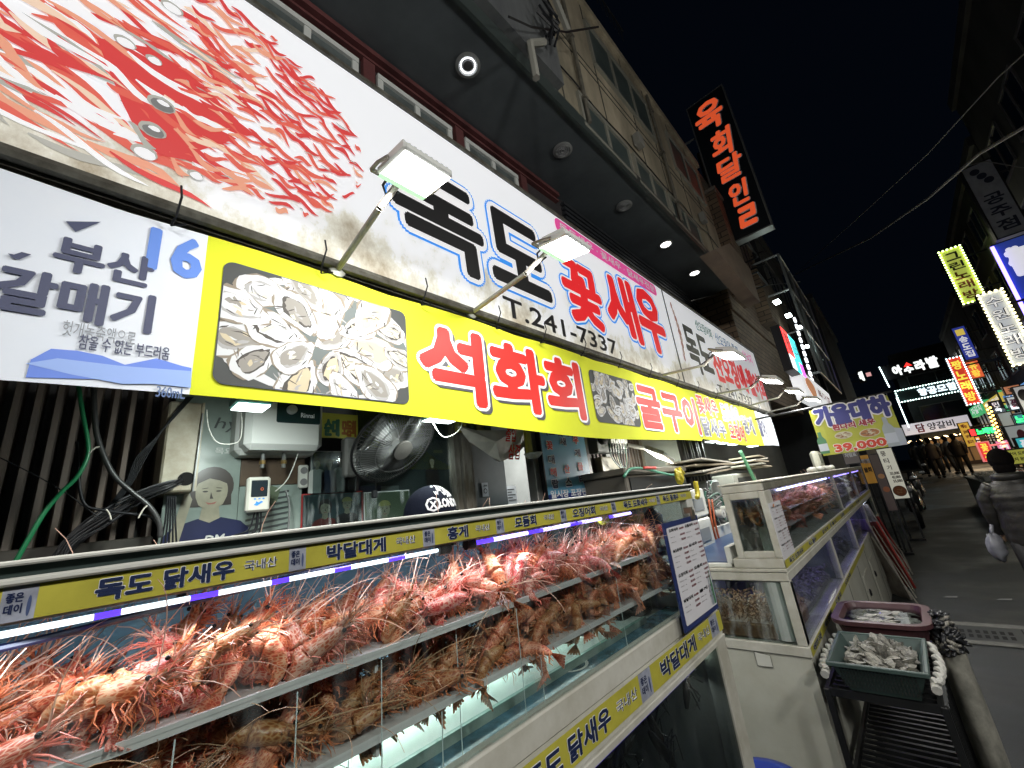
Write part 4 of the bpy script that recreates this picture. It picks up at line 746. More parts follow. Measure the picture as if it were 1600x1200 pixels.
# paper bags and sacks under the banner, with bowl
bg_ = thing('sack', 'crumpled white plastic sack with red print hanging from the doorway lintel', 'sack', P(770, 680, x=-1.75)); mb = MB(); random.seed(9)
pts = [(712, 664), (745, 672), (800, 672), (826, 660), (826, 690), (805, 712), (780, 722), (765, 710), (735, 690)]
for off in (0, .07):
    mb.add([P(a, b, x=-1.75 - off) + Vector((random.uniform(-.015, .015), 0, 0)) for a, b in pts] + [P(775, 690, x=-1.70 - off * 1.6)], [(i, (i + 1) % 9, 9) for i in range(9)])
mb.add([P(a, b, x=-1.75 - o_) for o_ in (0, .07) for a, b in pts], [(i, (i + 1) % 9, 9 + (i + 1) % 9, 9 + i) for i in range(9)])
mb.build('sack_body', M('sack plastic', (.5, .48, .43), .35, var=.3, scale=10, bump=.5), bg_)
lettering(bg_, FX(-1.69), [('출입', lrtb(lambda p: tuple(P(*p, x=-1.69)[1:]), (790, 680), (806, 680), (798, 668), (798, 690)), red_ink, .02, .3), ('삼겹', lrtb(lambda p: tuple(P(*p, x=-1.69)[1:]), (794, 705), (812, 705), (803, 694), (803, 718)), red_ink, .02, .3)])
q = P(822, 655, x=-1.72); r_ = P(815, 716, x=-1.72); mb = MB(); mb.box((-1.74, q.y - .02, r_.z + .0), (-1.72, q.y + .025, q.z)); mb.box((-1.74, q.y - .12, q.z - .04), (-1.725, q.y - .03, q.z + .05)); tag(mb.build('yellow_strap', M('dull yellow', (.42, .38, .05), .5, var=.3)), 'dull yellow plastic strip hanging beside the white sack', 'strap')
q = P(833, 708, x=-1.68); mb = MB(); mb.lathe([(.01, -.035), (.035, -.03), (.055, -.01), (.06, 0), (.055, 0), (.03, -.025)], q, (0, 0, 1), 24); tag(mb.build('bowl', M('enamel bowl', (.5, .52, .45), .3, var=.5, scale=25), None, True), 'small white patterned bowl hanging right of the sack', 'bowl')
mb = MB(); random.seed(8)
for i in range(4): p = P(722 + i * 11, 660, x=-1.8); mb.bbox(p - Vector((.02, .05, .06)), p + Vector((.02, .05, .08)), .01, i % 2, )
tag(mb.build('folded_bags', [M('bag olive', (.25, .22, .05), .5, var=.4), M('bag green', (.06, .09, .04), .5)]), 'olive printed bags bunched above the white sack', 'bags')
# door post with stickers, blue menu board
mb = MB(); a = P(832, 700, x=-1.92); mb.bbox((-1.98, a.y - .03, .8), (-1.9, a.y + .03, 3.0), .005); mb.bbox((-1.98, a.y + .045, .8), (-1.88, a.y + .075, 3.0), .004, 1)
dp = tag(mb.build('door_post', [M('stainless post', (.38, .38, .36), .35, .6, var=.3, scale=14, stretch=(1, 1, .2)), black_pl]), 'worn steel door post left of the blue menu board', 'door post')
XM = -1.86; MF = FX(XM); mw = lambda p: tuple(P(p[0], p[1], x=XM)[1:]); q = [mw(p) for p in ((843, 665), (910, 672), (927, 768), (856, 778))]; bx = bx4(q); bx = (bx[0], bx[1] - .1, bx[2], bx[3] + .12)
me_ = thing('menu_board', 'light blue upright menu board listing seafood in red and navy Korean letters', 'menu board', (XM, bx[0], bx[1]))
mb = MB(); panel(mb, MF, bx, .03, 0); panel(mb, MF, (bx[0] - .012, bx[1], bx[0] - .001, bx[3]), .03, 1, .002); sbx = (bx[0] + .001, bx[1], bx[2] - .001, mw((890, 770))[1] + .0); panel(mb, MF, sbx, .001, 2, .002); panel(mb, MF, (bx[2] + .001, bx[1], bx[2] + .04, bx[3]), .03, 3, 0)
mb.build('board', [M('board blue', (.14, .38, .58), .35), black_pl, M('board navy', (.01, .03, .16), .35), M('board edge dark', (.02, .02, .022), .3)], me_)
it = []; nv = M('board letter navy', (.01, .02, .12), .4); wt = M('sign white', (.8, .8, .82), .4)
for ch, px, py, m in (('꽃', 858, 696, red_ink), ('새', 879, 690, navy_ink), ('우', 899, 688, red_ink), ('대', 861, 718, navy_ink), ('게', 902, 708, navy_ink), ('해', 864, 738, red_ink), ('산', 885, 733, red_ink), ('물', 906, 729, red_ink), ('랍', 867, 756, navy_ink), ('스', 888, 753, navy_ink), ('타', 909, 749, navy_ink)):
    u, v = mw((px, py)); b_ = (u - .038, v - .030, u + .038, v + .030); it += [(ch, b_, wt, .10, 0, .003), (ch, b_, m, .04, 0, .0045)]
it.append(('독도 꽃새우', lrtb(mw, (846, 678), (896, 668), (870, 668), (872, 682)), nv, .03, 0, .003)); it.append(('일시장 포장판매', lrtb(mw, (860, 774), (924, 768), (890, 764), (892, 776)), wt, .03, 0, .004)); lettering(me_, MF, it)
# slatted wall between board and passage, electric meters, white floodlight
sl = thing('slat_wall', 'dark slatted wall right of the blue menu board, warm lit at its right', 'wall cladding', (XR, 4, 0)); mb = MB(); y = bx[2] + .06; i = 0
while y < 5.05: mb.box((-2.12, y, .9), (-2.03, y + .028, 3.2), 0); y += .062
mb.box((-2.15, bx[2] + .05, .9), (-2.125, 5.1, 3.2), 1); mb.build('slats', [M('brown slat', (.16, .12, .085), .5, tint=(.07, .055, .045), scale=4), black_pl], sl)
p = P(955, 690, x=-1.9); em = thing('meter_box', 'grey electric meter box with a row of white breakers and drooping green-black cables', 'meter box', p); mb = MB(); mb.bbox((-2.02, p.y - .22, p.z - .1), (-1.92, p.y + .32, p.z + .12), .01, 0)
for k in range(7): mb.bbox((-1.92, p.y + -.02 + k * .045, p.z - .06), (-1.89, p.y + .02 + k * .045, p.z + .09), .005, 1)
mb.lathe([(.06, 0), (.06, .04), (.04, .06)], (-1.92, p.y - .14, p.z + .03), (1, 0, 0), 18, 2); mb.bbox((-2.02, p.y - .15, p.z - .3), (-1.95, p.y + .2, p.z - .13), .01, 3); mb.build('case', [M('meter grey', (.12, .13, .12), .5), white_paint, black_pl, M('meter tan', (.2, .19, .14), .5)], em)
for i in range(8): cable([(952 + i * 4, 693), (955 + i * 4, 712 + i), (966 + i * 2, 728 + (i * 7) % 5), (975, 731)], .006, 'drooping dark cable below the electric meter box', M('cable dk green', (.02, .06, .04), .4) if i % 3 == 0 else black_pl, x=-1.88, grp='cables below the electric meter box')
cable([(955, 735), (958, 750), (962, 790), (968, 860)], .008, 'green hose hanging below the meter box', M('hose pale green', (.06, .25, .16), .4), x=-1.86, name='hose', grp=None)
p = P(1030, 713, x=-1.6); fl = thing('floodlight', 'white floodlight on the wall above the dark grill box', 'floodlight', p); T = Matrix.Translation(p) @ Matrix.Rotation(.5, 4, 'Y') @ Matrix.Rotation(-.25, 4, 'X')
mb = MB(); mb.bbox((-.09, -.16, 0), (.09, .16, .04), .01, 0, T); mb.tube([T @ Vector((-.05, 0, .04)), p + Vector((-.42, .1, .2))], .02, 8); mb.build('housing', white_paint, fl); mb = MB(); mb.box((-.08, -.145, -.004), (.08, .145, -.001), 0, T); mb.build('lens', E_('floodlight face', (1, .99, .95), 26), fl); area('wall_lamp', T @ Vector((0, 0, -.02)), T @ Vector((-.4, 0, -1)), .15, .28, 14, (1, .97, .9))
mb = MB(); mb.box((-2.04, 4.2, 1.7), (-2.0, 5.35, 3.1)); tag(mb.build('wall_board', M('cream panel', (.36, .35, .28), .6, var=.15)), 'cream wall panel lit by the white wall floodlight', 'board')
# grill box with open top behind the tank end
a = P(975, 738, x=-1.5); b_ = P(1062, 738, x=-1.5); bxg = thing('storage_box', 'open dark-fronted box with wooden rim and a green hose across it', 'box', a); mb = MB(); mb.bbox((-1.9, a.y, .9), (-1.5, b_.y + .1, a.z - .02), .01, 1); mb.bbox((-1.92, a.y - .03, a.z - .018), (-1.48, b_.y + .12, a.z + .03), .008, 0); mb.box((-1.5, a.y + .05, 1.2), (-1.49, b_.y + .06, a.z - .04), 2); mb.build('box_body', [M('weathered rim', (.2, .18, .14), .6, var=.4), M('box side', (.12, .11, .09), .6), M('box black', (.01, .012, .014), .4)], bxg)
cable([(975, 745), (985, 733), (1005, 732), (1030, 738), (1050, 742), (1058, 738)], .011, 'pale green hose lying across the open box', M('hose pale green', (.06, .25, .16), .4), x=-1.45, name='hose', grp=None)
cable([(1005, 731), (1014, 731), (1024, 731)], .012, 'red hose piece on top of the open box', M('hose red', (.5, .03, .02), .4), x=-1.44, name='hose', grp=None)
mb = MB(); p = P(1061, 745, x=-1.2); mb.ell(p, (.03, .04, .06), 12, 8, jit=.15); mb.tube([p, p + Vector((0, .05, .06)), p + Vector((0, .1, .02))], .012, 6); tag(mb.build('yellow_tap', M('yellow plastic', (.6, .5, .03), .4, var=.3)), 'yellow plastic tap clamp at the corner of the open box', 'tap')
# dark conduit column
for i in range(7):
    p0 = P(1062 + i * 5, 690, x=-1.55); mb = MB(); mb.tube([(-1.55 - .02 * (i % 2), p0.y, 2.4), (-1.55, p0.y + .01, 1.6), (-1.55 + .01 * i % .03, p0.y, .2)], .03, 8)
    tag(mb.build('conduit', M('conduit col', (.035, .035, .038), .4, var=.3)), 'black vertical conduit in the bundle between the two tank rows', 'conduit', 'vertical conduits between the tanks')

# ================================================================== near display tank (runs past the left edge of the frame)
XT = -.61; TF1 = FX(XT); Y0, Y1 = -1.35, 1.60; XBK = -1.12
pane_m = glass('tank glass', (.93, .97, .96), .05, .015, .10)
t1 = thing('display_tank', 'near white-framed live prawn tank with two heaped shelves and a yellow lettered rail', 'fish tank', (XT, .8, 0))
mb = MB()
mb.bbox((XBK - .01, Y0, 1.6), (XBK + .04, Y1, 1.627), .003); mb.bbox((XT - .05, Y0, 1.6215), (XT + .007, Y1 + .004, 1.6265), .0015); mb.bbox((XT - .05, Y0, 1.6045), (XT + .008, Y1 + .005, 1.6115), .002)
mb.box((XT - .045, Y0, 1.6116), (XT - .004, Y1, 1.6214), 1); mb.box((XBK + .04, Y0, 1.612), (XT - .051, Y1, 1.618), 1)
mb.bbox((XT - .035, Y0, 1.572), (XT - .0015, Y1 - .001, 1.604), .002)
mb.bbox((XT - .03, Y1 - .052, 1.25), (XT, Y1, 1.6), .004); mb.bbox((XBK, Y1 - .04, 1.25), (XBK + .04, Y1, 1.6), .004)
mb.build('top_frame', [white_paint, M('dark green groove', (.02, .035, .032), .4)], t1)
mb = MB()
mb.bbox((XT - .03, Y0, 1.206), (XT, Y1, 1.254), .003); mb.box((XT - .03, Y0, 1.13), (XT - .004, Y1, 1.205)); mb.bbox((XBK, Y0, 1.13), (XBK + .03, Y1, 1.254), .003)
mb.bbox((XBK, Y1 - .03, 1.13), (XT - .031, Y1, 1.254), .003); mb.bbox((XBK, Y0, 0), (XBK + .03, Y1, 1.129), .003)
mb.bbox((XT - .06, Y1 - .075, 0), (XT, Y1, 1.129), .004); mb.bbox((XBK + .031, Y1 - .03, 0), (XT - .061, Y1, 1.129), .003); mb.bbox((XT - .02, Y0, 0), (XT, Y1 - .076, .32), .003); mb.bbox((XT - .012, Y0, 1.112), (XT + .002, Y1, 1.128), .002)
mb.build('cabinet', old_white, t1)
mb = MB(); mb.box((XBK + .031, Y0, 1.19), (XT - .031, Y1 - .031, 1.2)); mb.build('tray_floor', M('tray white', (.62, .68, .64), .3, tint=(.42, .5, .46), scale=6), t1)
mb = MB(); mb.box((XT - .17, Y0, 1.2005), (XT - .032, Y1 - .032, 1.209)); mb.build('blue_liner', M('wet blue liner', (.10, .25, .36), .25, tint=(.03, .07, .09), scale=16, bump=.15), t1)
mb = MB(); mb.box((XT - .156, Y0, 1.2095), (XT - .148, Y1 - .24, 1.226), 0); mb.box((XT - .44, Y0, 1.2005), (XT - .1565, Y1 - .24, 1.224), 2); mb.box((XT - .157, Y0, 1.2262), (XT - .147, Y1 - .24, 1.2285), 1); mb.build('divider', [M('pale divider', (.34, .42, .38), .3, tint=(.14, .2, .17), scale=9), M('green glass edge', (.25, .42, .36), .2), M('wet white ledge', (.74, .80, .76), .25, tint=(.58, .68, .63), scale=7, bump=.1)], t1)
mb = MB(); mb.box((XT - .012, Y0, 1.255), (XT - .006, Y1 - .053, 1.571)); mb.build('front_glass', pane_m, t1)
mb = MB(); mb.box((XBK + .012, Y0, 1.255), (XBK + .018, Y1 - .041, 1.6)); mb.build('back_glass', glass('back tank glass', (.55, .68, .78), .10, .03, .25), t1)
mb = MB(); mb.box((XBK + .05, Y1 - .03, 1.255), (XT - .035, Y1 - .024, 1.6)); mb.build('end_glass', pane_m, t1)
mb = MB(); mb.box((XBK + .035, Y0, 1.256), (XBK + .04, 1.28, 1.56)); mb.build('backing_sheet', M('blue backing', (.26, .36, .52), .4, tint=(.10, .17, .28), scale=3, stretch=(1, 1, 2)), t1)
mb = MB(); mb.tube([(-.89, -.3, 1.318), (-.89, 1.2, 1.318)], .004, 8); mb.build('under_shelf_lamp', E_('under shelf lamp', (.85, 1, .93), 6), t1); area('under_shelf_light', (-.90, .45, 1.312), (-.90, .46, 1.0), .02, 1.5, 3.0, (.85, 1, .93))
mb = MB(); mb.bbox((XBK + .06, 1.30, 1.2), (XT - .2, 1.52, 1.40), .01); mb.build('foam_block', M('wet black foam', (.025, .022, .02), .6, var=.6, scale=14, bump=.4), t1)
# acrylic shelves
shelf_m = M('milky acrylic', (.72, .70, .70), .25, var=.12, scale=8)
SH = [(1.437, -.64, -.86), (1.333, -.64, -.88)]
for z, xa, xb in SH:
    mb = MB(); mb.box((xb, Y0 + .1, z - .006), (xa, Y1 - .16, z)); mb.box((xa - .004, Y0 + .1, z - .0005), (xa, Y1 - .16, z + .005)); mb.build('shelf', shelf_m, t1)
    mb = MB()
    for y in (-.2, .35, .9, 1.4): mb.box((xb, y, z - .03), (xa - .02, y + .005, z - .0065))
    mb.build('shelf_bracket', shelf_m, t1)
mb = MB()
for i in range(26): y = -.3 + i * .066 + random.uniform(-.02, .02); x = random.choice((-.63, -.66, -.83, -.87)); mb.tube([(x, y, 1.2), (x + random.uniform(-.003, .003), y + .004, 1.33 if i % 2 else 1.43)], .0008, 4)
mb.build('water_trickle', M('water trickle', (.75, .85, .85), .1), t1)
mb = MB()
for (px, py) in ((640, 1040), (700, 1015), (890, 1038)): p = P(px, py, z=1.21); mb.lathe([(.028, 0), (.045, .004), (.05, .01), (.046, .01), (.03, .005)], (max(p.x, -1.05), p.y, 1.2005), n=24)
mb.build('drain_dish', M('dish white', (.68, .7, .66), .3), t1, True)
# dark lower tank
mb = MB(); mb.box((XBK + .04, Y0, .33), (XBK + .05, Y1 - .08, 1.11)); mb.box((XBK + .05, Y0, .322), (XT - .02, Y1 - .08, .33)); mb.build('lower_tank_back', M('murky tank back', (.02, .025, .024), .6, tint=(.006, .007, .008), scale=5, bump=.3), t1)
mb = MB(); mb.box((XT - .014, Y0, .325), (XT - .008, Y1 - .077, 1.111)); mb.build('lower_glass', glass('dark tank glass', (.5, .55, .55), .05, .03, .02), t1)
mb = MB(); random.seed(31)
for i in range(46):
    y = random.uniform(.7, 1.48); z = random.uniform(.5, 1.02); x = random.uniform(-.95, -.68); L = random.uniform(.04, .12); a = random.uniform(-1.2, 1.2)
    mb.ell((x, y, z), (.012, L, .014), 10, 7, 0, Matrix.Rotation(a, 3, 'X')); 
    for k in range(5): mb.tube([(x, y, z), (x + .02, y + random.uniform(-.05, .05), z + random.uniform(-.05, .05)), (x + .02, y + random.uniform(-.09, .09), z - random.uniform(.02, .08))], .002, 3)
tag(mb.build('lobsters', M('murky lobster', (.07, .055, .045), .5, var=.6, scale=20)), 'murky dark mass of live lobsters in the dark lower tank', 'lobsters', kind='stuff')
mb = MB(); mb.tube([(XT - .024, -.2, 1.098), (XT - .024, 1.36, 1.098)], .005, 8); mb.build('led_tube', E_('violet led dim', (.10, .05, .95), 2.6), t1); area('low_led_light', (XT - .03, .8, 1.08), (XT - .2, .8, .6), .02, 1.0, .25, (.4, .35, 1))
p = P(1100, 1018, x=XT - .05); mb = MB(); mb.ell(p, (.012, .022, .016), 10, 6); mb.build('tank_lamp', E_('lower tank lamp', (.9, 1, .9), 8), t1); area('tank_lamp', p - Vector((.03, .05, .03)), p - Vector((.2, .4, .5)), .04, .04, .35)
# yellow lettered rails
def rail(parent, x, z0, z1, segs, name='lettered_rail', mirror=False):
    fr = FX(x + .0005); mb = MB(); its = []; H = z1 - z0
    for s in segs:
        a, b = s[0], s[1]
        if s[2] == 'bottle': panel(mb, fr, (a, z0, b, z1), .001, 1, .0012); w = b - a; its.append(('좋은', (a + w * .12, z0 + H * .55, a + w * .62, z0 + H * .82), navy_ink, .03, 0, .0018)); its.append(('데이', (a + w * .12, z0 + H * .22, a + w * .62, z0 + H * .5), navy_ink, .03, 0, .0018)); disc(mb, fr, a + w * .8, z0 + H * .4, w * .06, H * .3, .0016, 2)
        elif s[2] == 'mark': its.append(('국내산', (a, z0 + H * .32, b, z0 + H * .72), white_ink, .05, 0, .0014)); its.append(('국내산', (a, z0 + H * .32, b, z0 + H * .72), navy_ink, .0, 0, .0022))
        elif s[2] == 'base': panel(mb, fr, (a, z0, b, z1), .001, 0, .001)
        else: its.append((s[2], (a, z0 + H * .14, b, z1 - H * .14), white_ink, .06, 0, .0014)); its.append((s[2], (a, z0 + H * .14, b, z1 - H * .14), navy_ink, .04, 0, .0022))
    o = mb.build(name, [strip_yellow, M('strip bottle print', (.4, .43, .52), .4, var=.4, scale=40), M('strip navy streak', (.06, .09, .2), .4)], parent); lettering(o, fr, its)
tu = lambda px, py, x=XT: P(px, py, x=x).y
def seg(*l): return [(tu(a[0], a[1]), tu(b[0], b[1]), c) for a, b, c in l]
rail(t1, XT - .001, 1.5745, 1.6035, [(-.9, Y1 - .004, 'base')] + seg(((0, 945), (58, 935), 'bottle'), ((150, 913), (367, 878), '독도 닭새우'), ((382, 875), (433, 866), 'mark'), ((452, 860), (478, 855), 'bottle'), ((510, 850), (602, 838), '박달대게'), ((618, 836), (648, 832), 'mark'), ((660, 828), (678, 826), 'bottle'), ((698, 826), (730, 820), '홍게'), ((742, 818), (764, 815), 'mark'), ((774, 812), (786, 810), 'bottle'), ((803, 810), (836, 804), '모듬회'), ((848, 800), (864, 798), 'mark'), ((874, 796), (883, 795), 'bottle'), ((893, 796), (928, 789), '오징어회'), ((935, 785), (947, 783), 'mark'), ((953, 782), (960, 781), 'bottle'), ((972, 781), (1009, 773), '독도 도화새우'), ((1012, 772), (1021, 771), 'mark'), ((1023, 770), (1028, 769), 'bottle'), ((1033, 770), (1057, 765), '독도 꽃새우'), ((1060, 764), (1069, 763), 'mark')))
rail(t1, XT, 1.142, 1.200, [(-.9, Y1 - .0, 'base')] + seg(((815, 1190), (952, 1115), '독도 닭새우'), ((960, 1095), (992, 1070), 'mark'), ((997, 1065), (1015, 1050), 'bottle'), ((1030, 1040), (1085, 1000), '박달대게'), ((1089, 995), (1107, 982), 'mark'), ((1109, 982), (1120, 970), 'bottle')) )
# LED tube in segments
wl, vl, cl_ = E_('led white', (.86, .92, 1), 2.2), E_('led violet', (.10, .04, .9), 2.2), E_('led lilac', (.55, .45, 1), 4)
XL = -.648; y = -.25; i = 0; mb = MB()
breaks = sorted([P(a, b, x=XL).y for a, b in ((148, 958), (190, 950), (298, 926), (342, 918), (424, 905), (452, 900), (522, 888), (548, 884), (606, 873), (632, 868))])
seq = [-.3] + breaks; ms = [0, 1] * 8
for k in range(len(seq)): 
    a = seq[k]; b = seq[k + 1] if k + 1 < len(seq) else P(684, 860, x=XL).y; mi = 0 if k % 2 == 0 else 1; mb.tube([(XL, a + .0003, 1.562), (XL, b - .0003, 1.562)], .0032, 8, mi)
a = P(740, 852, x=XL).y; e = P(985, 802, x=XL).y; n = 12
for k in range(n): mb.tube([(XL, a + (e - a) * k / n + .0003, 1.562), (XL, a + (e - a) * (k + 1) / n - .0003, 1.562)], .0042, 8, 2 if k % 3 else 1)
mb.build('led_tube', [wl, vl, cl_], t1)
mb = MB(); s0 = P(684, 860, x=XL).y; mb.tube([(XL, s0, 1.562), (XL, s0 + .025, 1.562)], .010, 10); mb.tube([(XL, a - .02, 1.562), (XL, a, 1.562)], .010, 10); mb.tube([(XL, e, 1.562), (XL, e + .025, 1.562)], .010, 10)
for y in (.1, .5, .9): mb.box((XL - .004, y, 1.566), (XL + .004, y + .008, 1.574))
mb.build('led_holder', black_pl, t1)
y = P(940, 810, x=XL).y; mb = MB(); mb.lathe([(.017, -.004), (.018, .004)], (XL + .004, y, 1.562), (0, 1, 0), 16); mb.build('yellow_clip', M('yellow clip', (.3, .3, .03), .4), t1)
mb = MB(); mb.tube([(XT - .03, -.25, 1.545), (-.68, .0, 1.548), (-.7, .18, 1.556), (-.69, .34, 1.568)], .004, 8); mb.build('air_hose', M('dark blue hose', (.01, .015, .05), .3), t1)
for y0, y1_ in ((-.3, .25), (.25, .75), (.8, 1.3)): area('led_light', ((XL - .01), (y0 + y1_) / 2, 1.553), (XL - .05, (y0 + y1_) / 2, 1.2), .5, .02, .7, (.9, .9, 1)).rotation_euler = (0, .15, PI / 2)
# yellow glove and blue net at the far end, inside
mb = MB(); p = P(990, 812, x=-.72); random.seed(5); mb.ell(p, (.03, .05, .04), 10, 8, jit=.16); tag(mb.build('rubber_glove', M('glove yellow', (.42, .38, .05), .5, var=.4, scale=30), None, True), 'dull yellow rubber glove lying at the far end of the near tank', 'glove')
mb = MB(); p = P(1022, 815, x=-.75); mb.ell(p, (.03, .05, .05), 10, 8, jit=.1); tag(mb.build('net_bag', M('blue net', (.02, .07, .3), .5, var=.5, scale=40), None, True), 'blue net bag beside the yellow glove inside the near tank', 'bag')

# ------------------------------------------------------------------ prawns
def shell_mat(name, base, spot, deep):
    m = bpy.data.materials.new(name); m.use_nodes = True; n = m.node_tree.nodes; l = m.node_tree.links; b = n['Principled BSDF']; b.inputs['Roughness'].default_value = .32; b.inputs['Specular IOR Level'].default_value = .5
    b.inputs['Subsurface Weight'].default_value = 0
    tc = n.new('ShaderNodeTexCoord'); oi = n.new('ShaderNodeObjectInfo'); mp = n.new('ShaderNodeMapping'); mp.inputs['Scale'].default_value = (1, 1.2, 2.6); l.new(tc.outputs['Object'], mp.inputs[0]); ml = n.new('ShaderNodeMath'); ml.operation = 'MULTIPLY'; ml.inputs[1].default_value = 30; l.new(oi.outputs['Random'], ml.inputs[0])
    ad = n.new('ShaderNodeVectorMath'); l.new(mp.outputs[0], ad.inputs[0]); l.new(ml.outputs[0], ad.inputs[1])
    v = n.new('ShaderNodeTexVoronoi'); v.feature = 'DISTANCE_TO_EDGE'; v.inputs['Scale'].default_value = 150; l.new(ad.outputs[0], v.inputs['Vector'])
    no = n.new('ShaderNodeTexNoise'); no.inputs['Scale'].default_value = 45; no.inputs['Detail'].default_value = 4; l.new(ad.outputs[0], no.inputs['Vector'])
    ma = n.new('ShaderNodeMath'); ma.operation = 'MULTIPLY_ADD'; ma.inputs[1].default_value = .7; ma.inputs[2].default_value = -.36; l.new(no.outputs['Fac'], ma.inputs[0]); s = n.new('ShaderNodeMath'); l.new(v.outputs['Distance'], s.inputs[0]); l.new(ma.outputs[0], s.inputs[1])
    r = n.new('ShaderNodeValToRGB'); e = r.color_ramp.elements; e[0].position = .05; e[0].color = (*base, 1); e[1].position = .30; e[1].color = (*deep, 1); x = e.new(.13); x.color = (*spot, 1); l.new(s.outputs[0], r.inputs[0])
    hs = n.new('ShaderNodeHueSaturation'); mr = n.new('ShaderNodeMapRange'); mr.inputs[3].default_value = .485; mr.inputs[4].default_value = .515; l.new(oi.outputs['Random'], mr.inputs[0]); l.new(mr.outputs[0], hs.inputs['Hue'])
    m2 = n.new('ShaderNodeMapRange'); m2.inputs[3].default_value = 1.25; m2.inputs[4].default_value = .7; l.new(oi.outputs['Random'], m2.inputs[0]); l.new(m2.outputs[0], hs.inputs['Value']); l.new(r.outputs[0], hs.inputs['Color']); l.new(hs.outputs[0], b.inputs['Base Color'])
    bp = n.new('ShaderNodeBump'); bp.inputs['Strength'].default_value = .35; bp.inputs['Distance'].default_value = .0015; l.new(s.outputs[0], bp.inputs['Height']); l.new(bp.outputs[0], b.inputs['Normal']); return m
sh_a = shell_mat('prawn shell orange', (.76, .40, .24), (.68, .19, .075), (.50, .09, .035)); sh_b = shell_mat('prawn shell brown', (.62, .33, .18), (.54, .19, .08), (.34, .09, .035)); sh_c = shell_mat('prawn shell pink', (.80, .42, .34), (.70, .15, .10), (.50, .05, .04))
eye_m = M('prawn eye', (.008, .006, .006), .1)
def limb_m(nm, c): return M(nm, c, .35, rnd=.35)
lm_a, lm_b, lm_c = limb_m('limb orange', (.72, .21, .09)), limb_m('limb brown', (.54, .19, .08)), limb_m('limb pink', (.76, .22, .16))
fe_a, fe_b = limb_m('feeler pale', (.80, .52, .40)), limb_m('feeler tan', (.52, .34, .2))
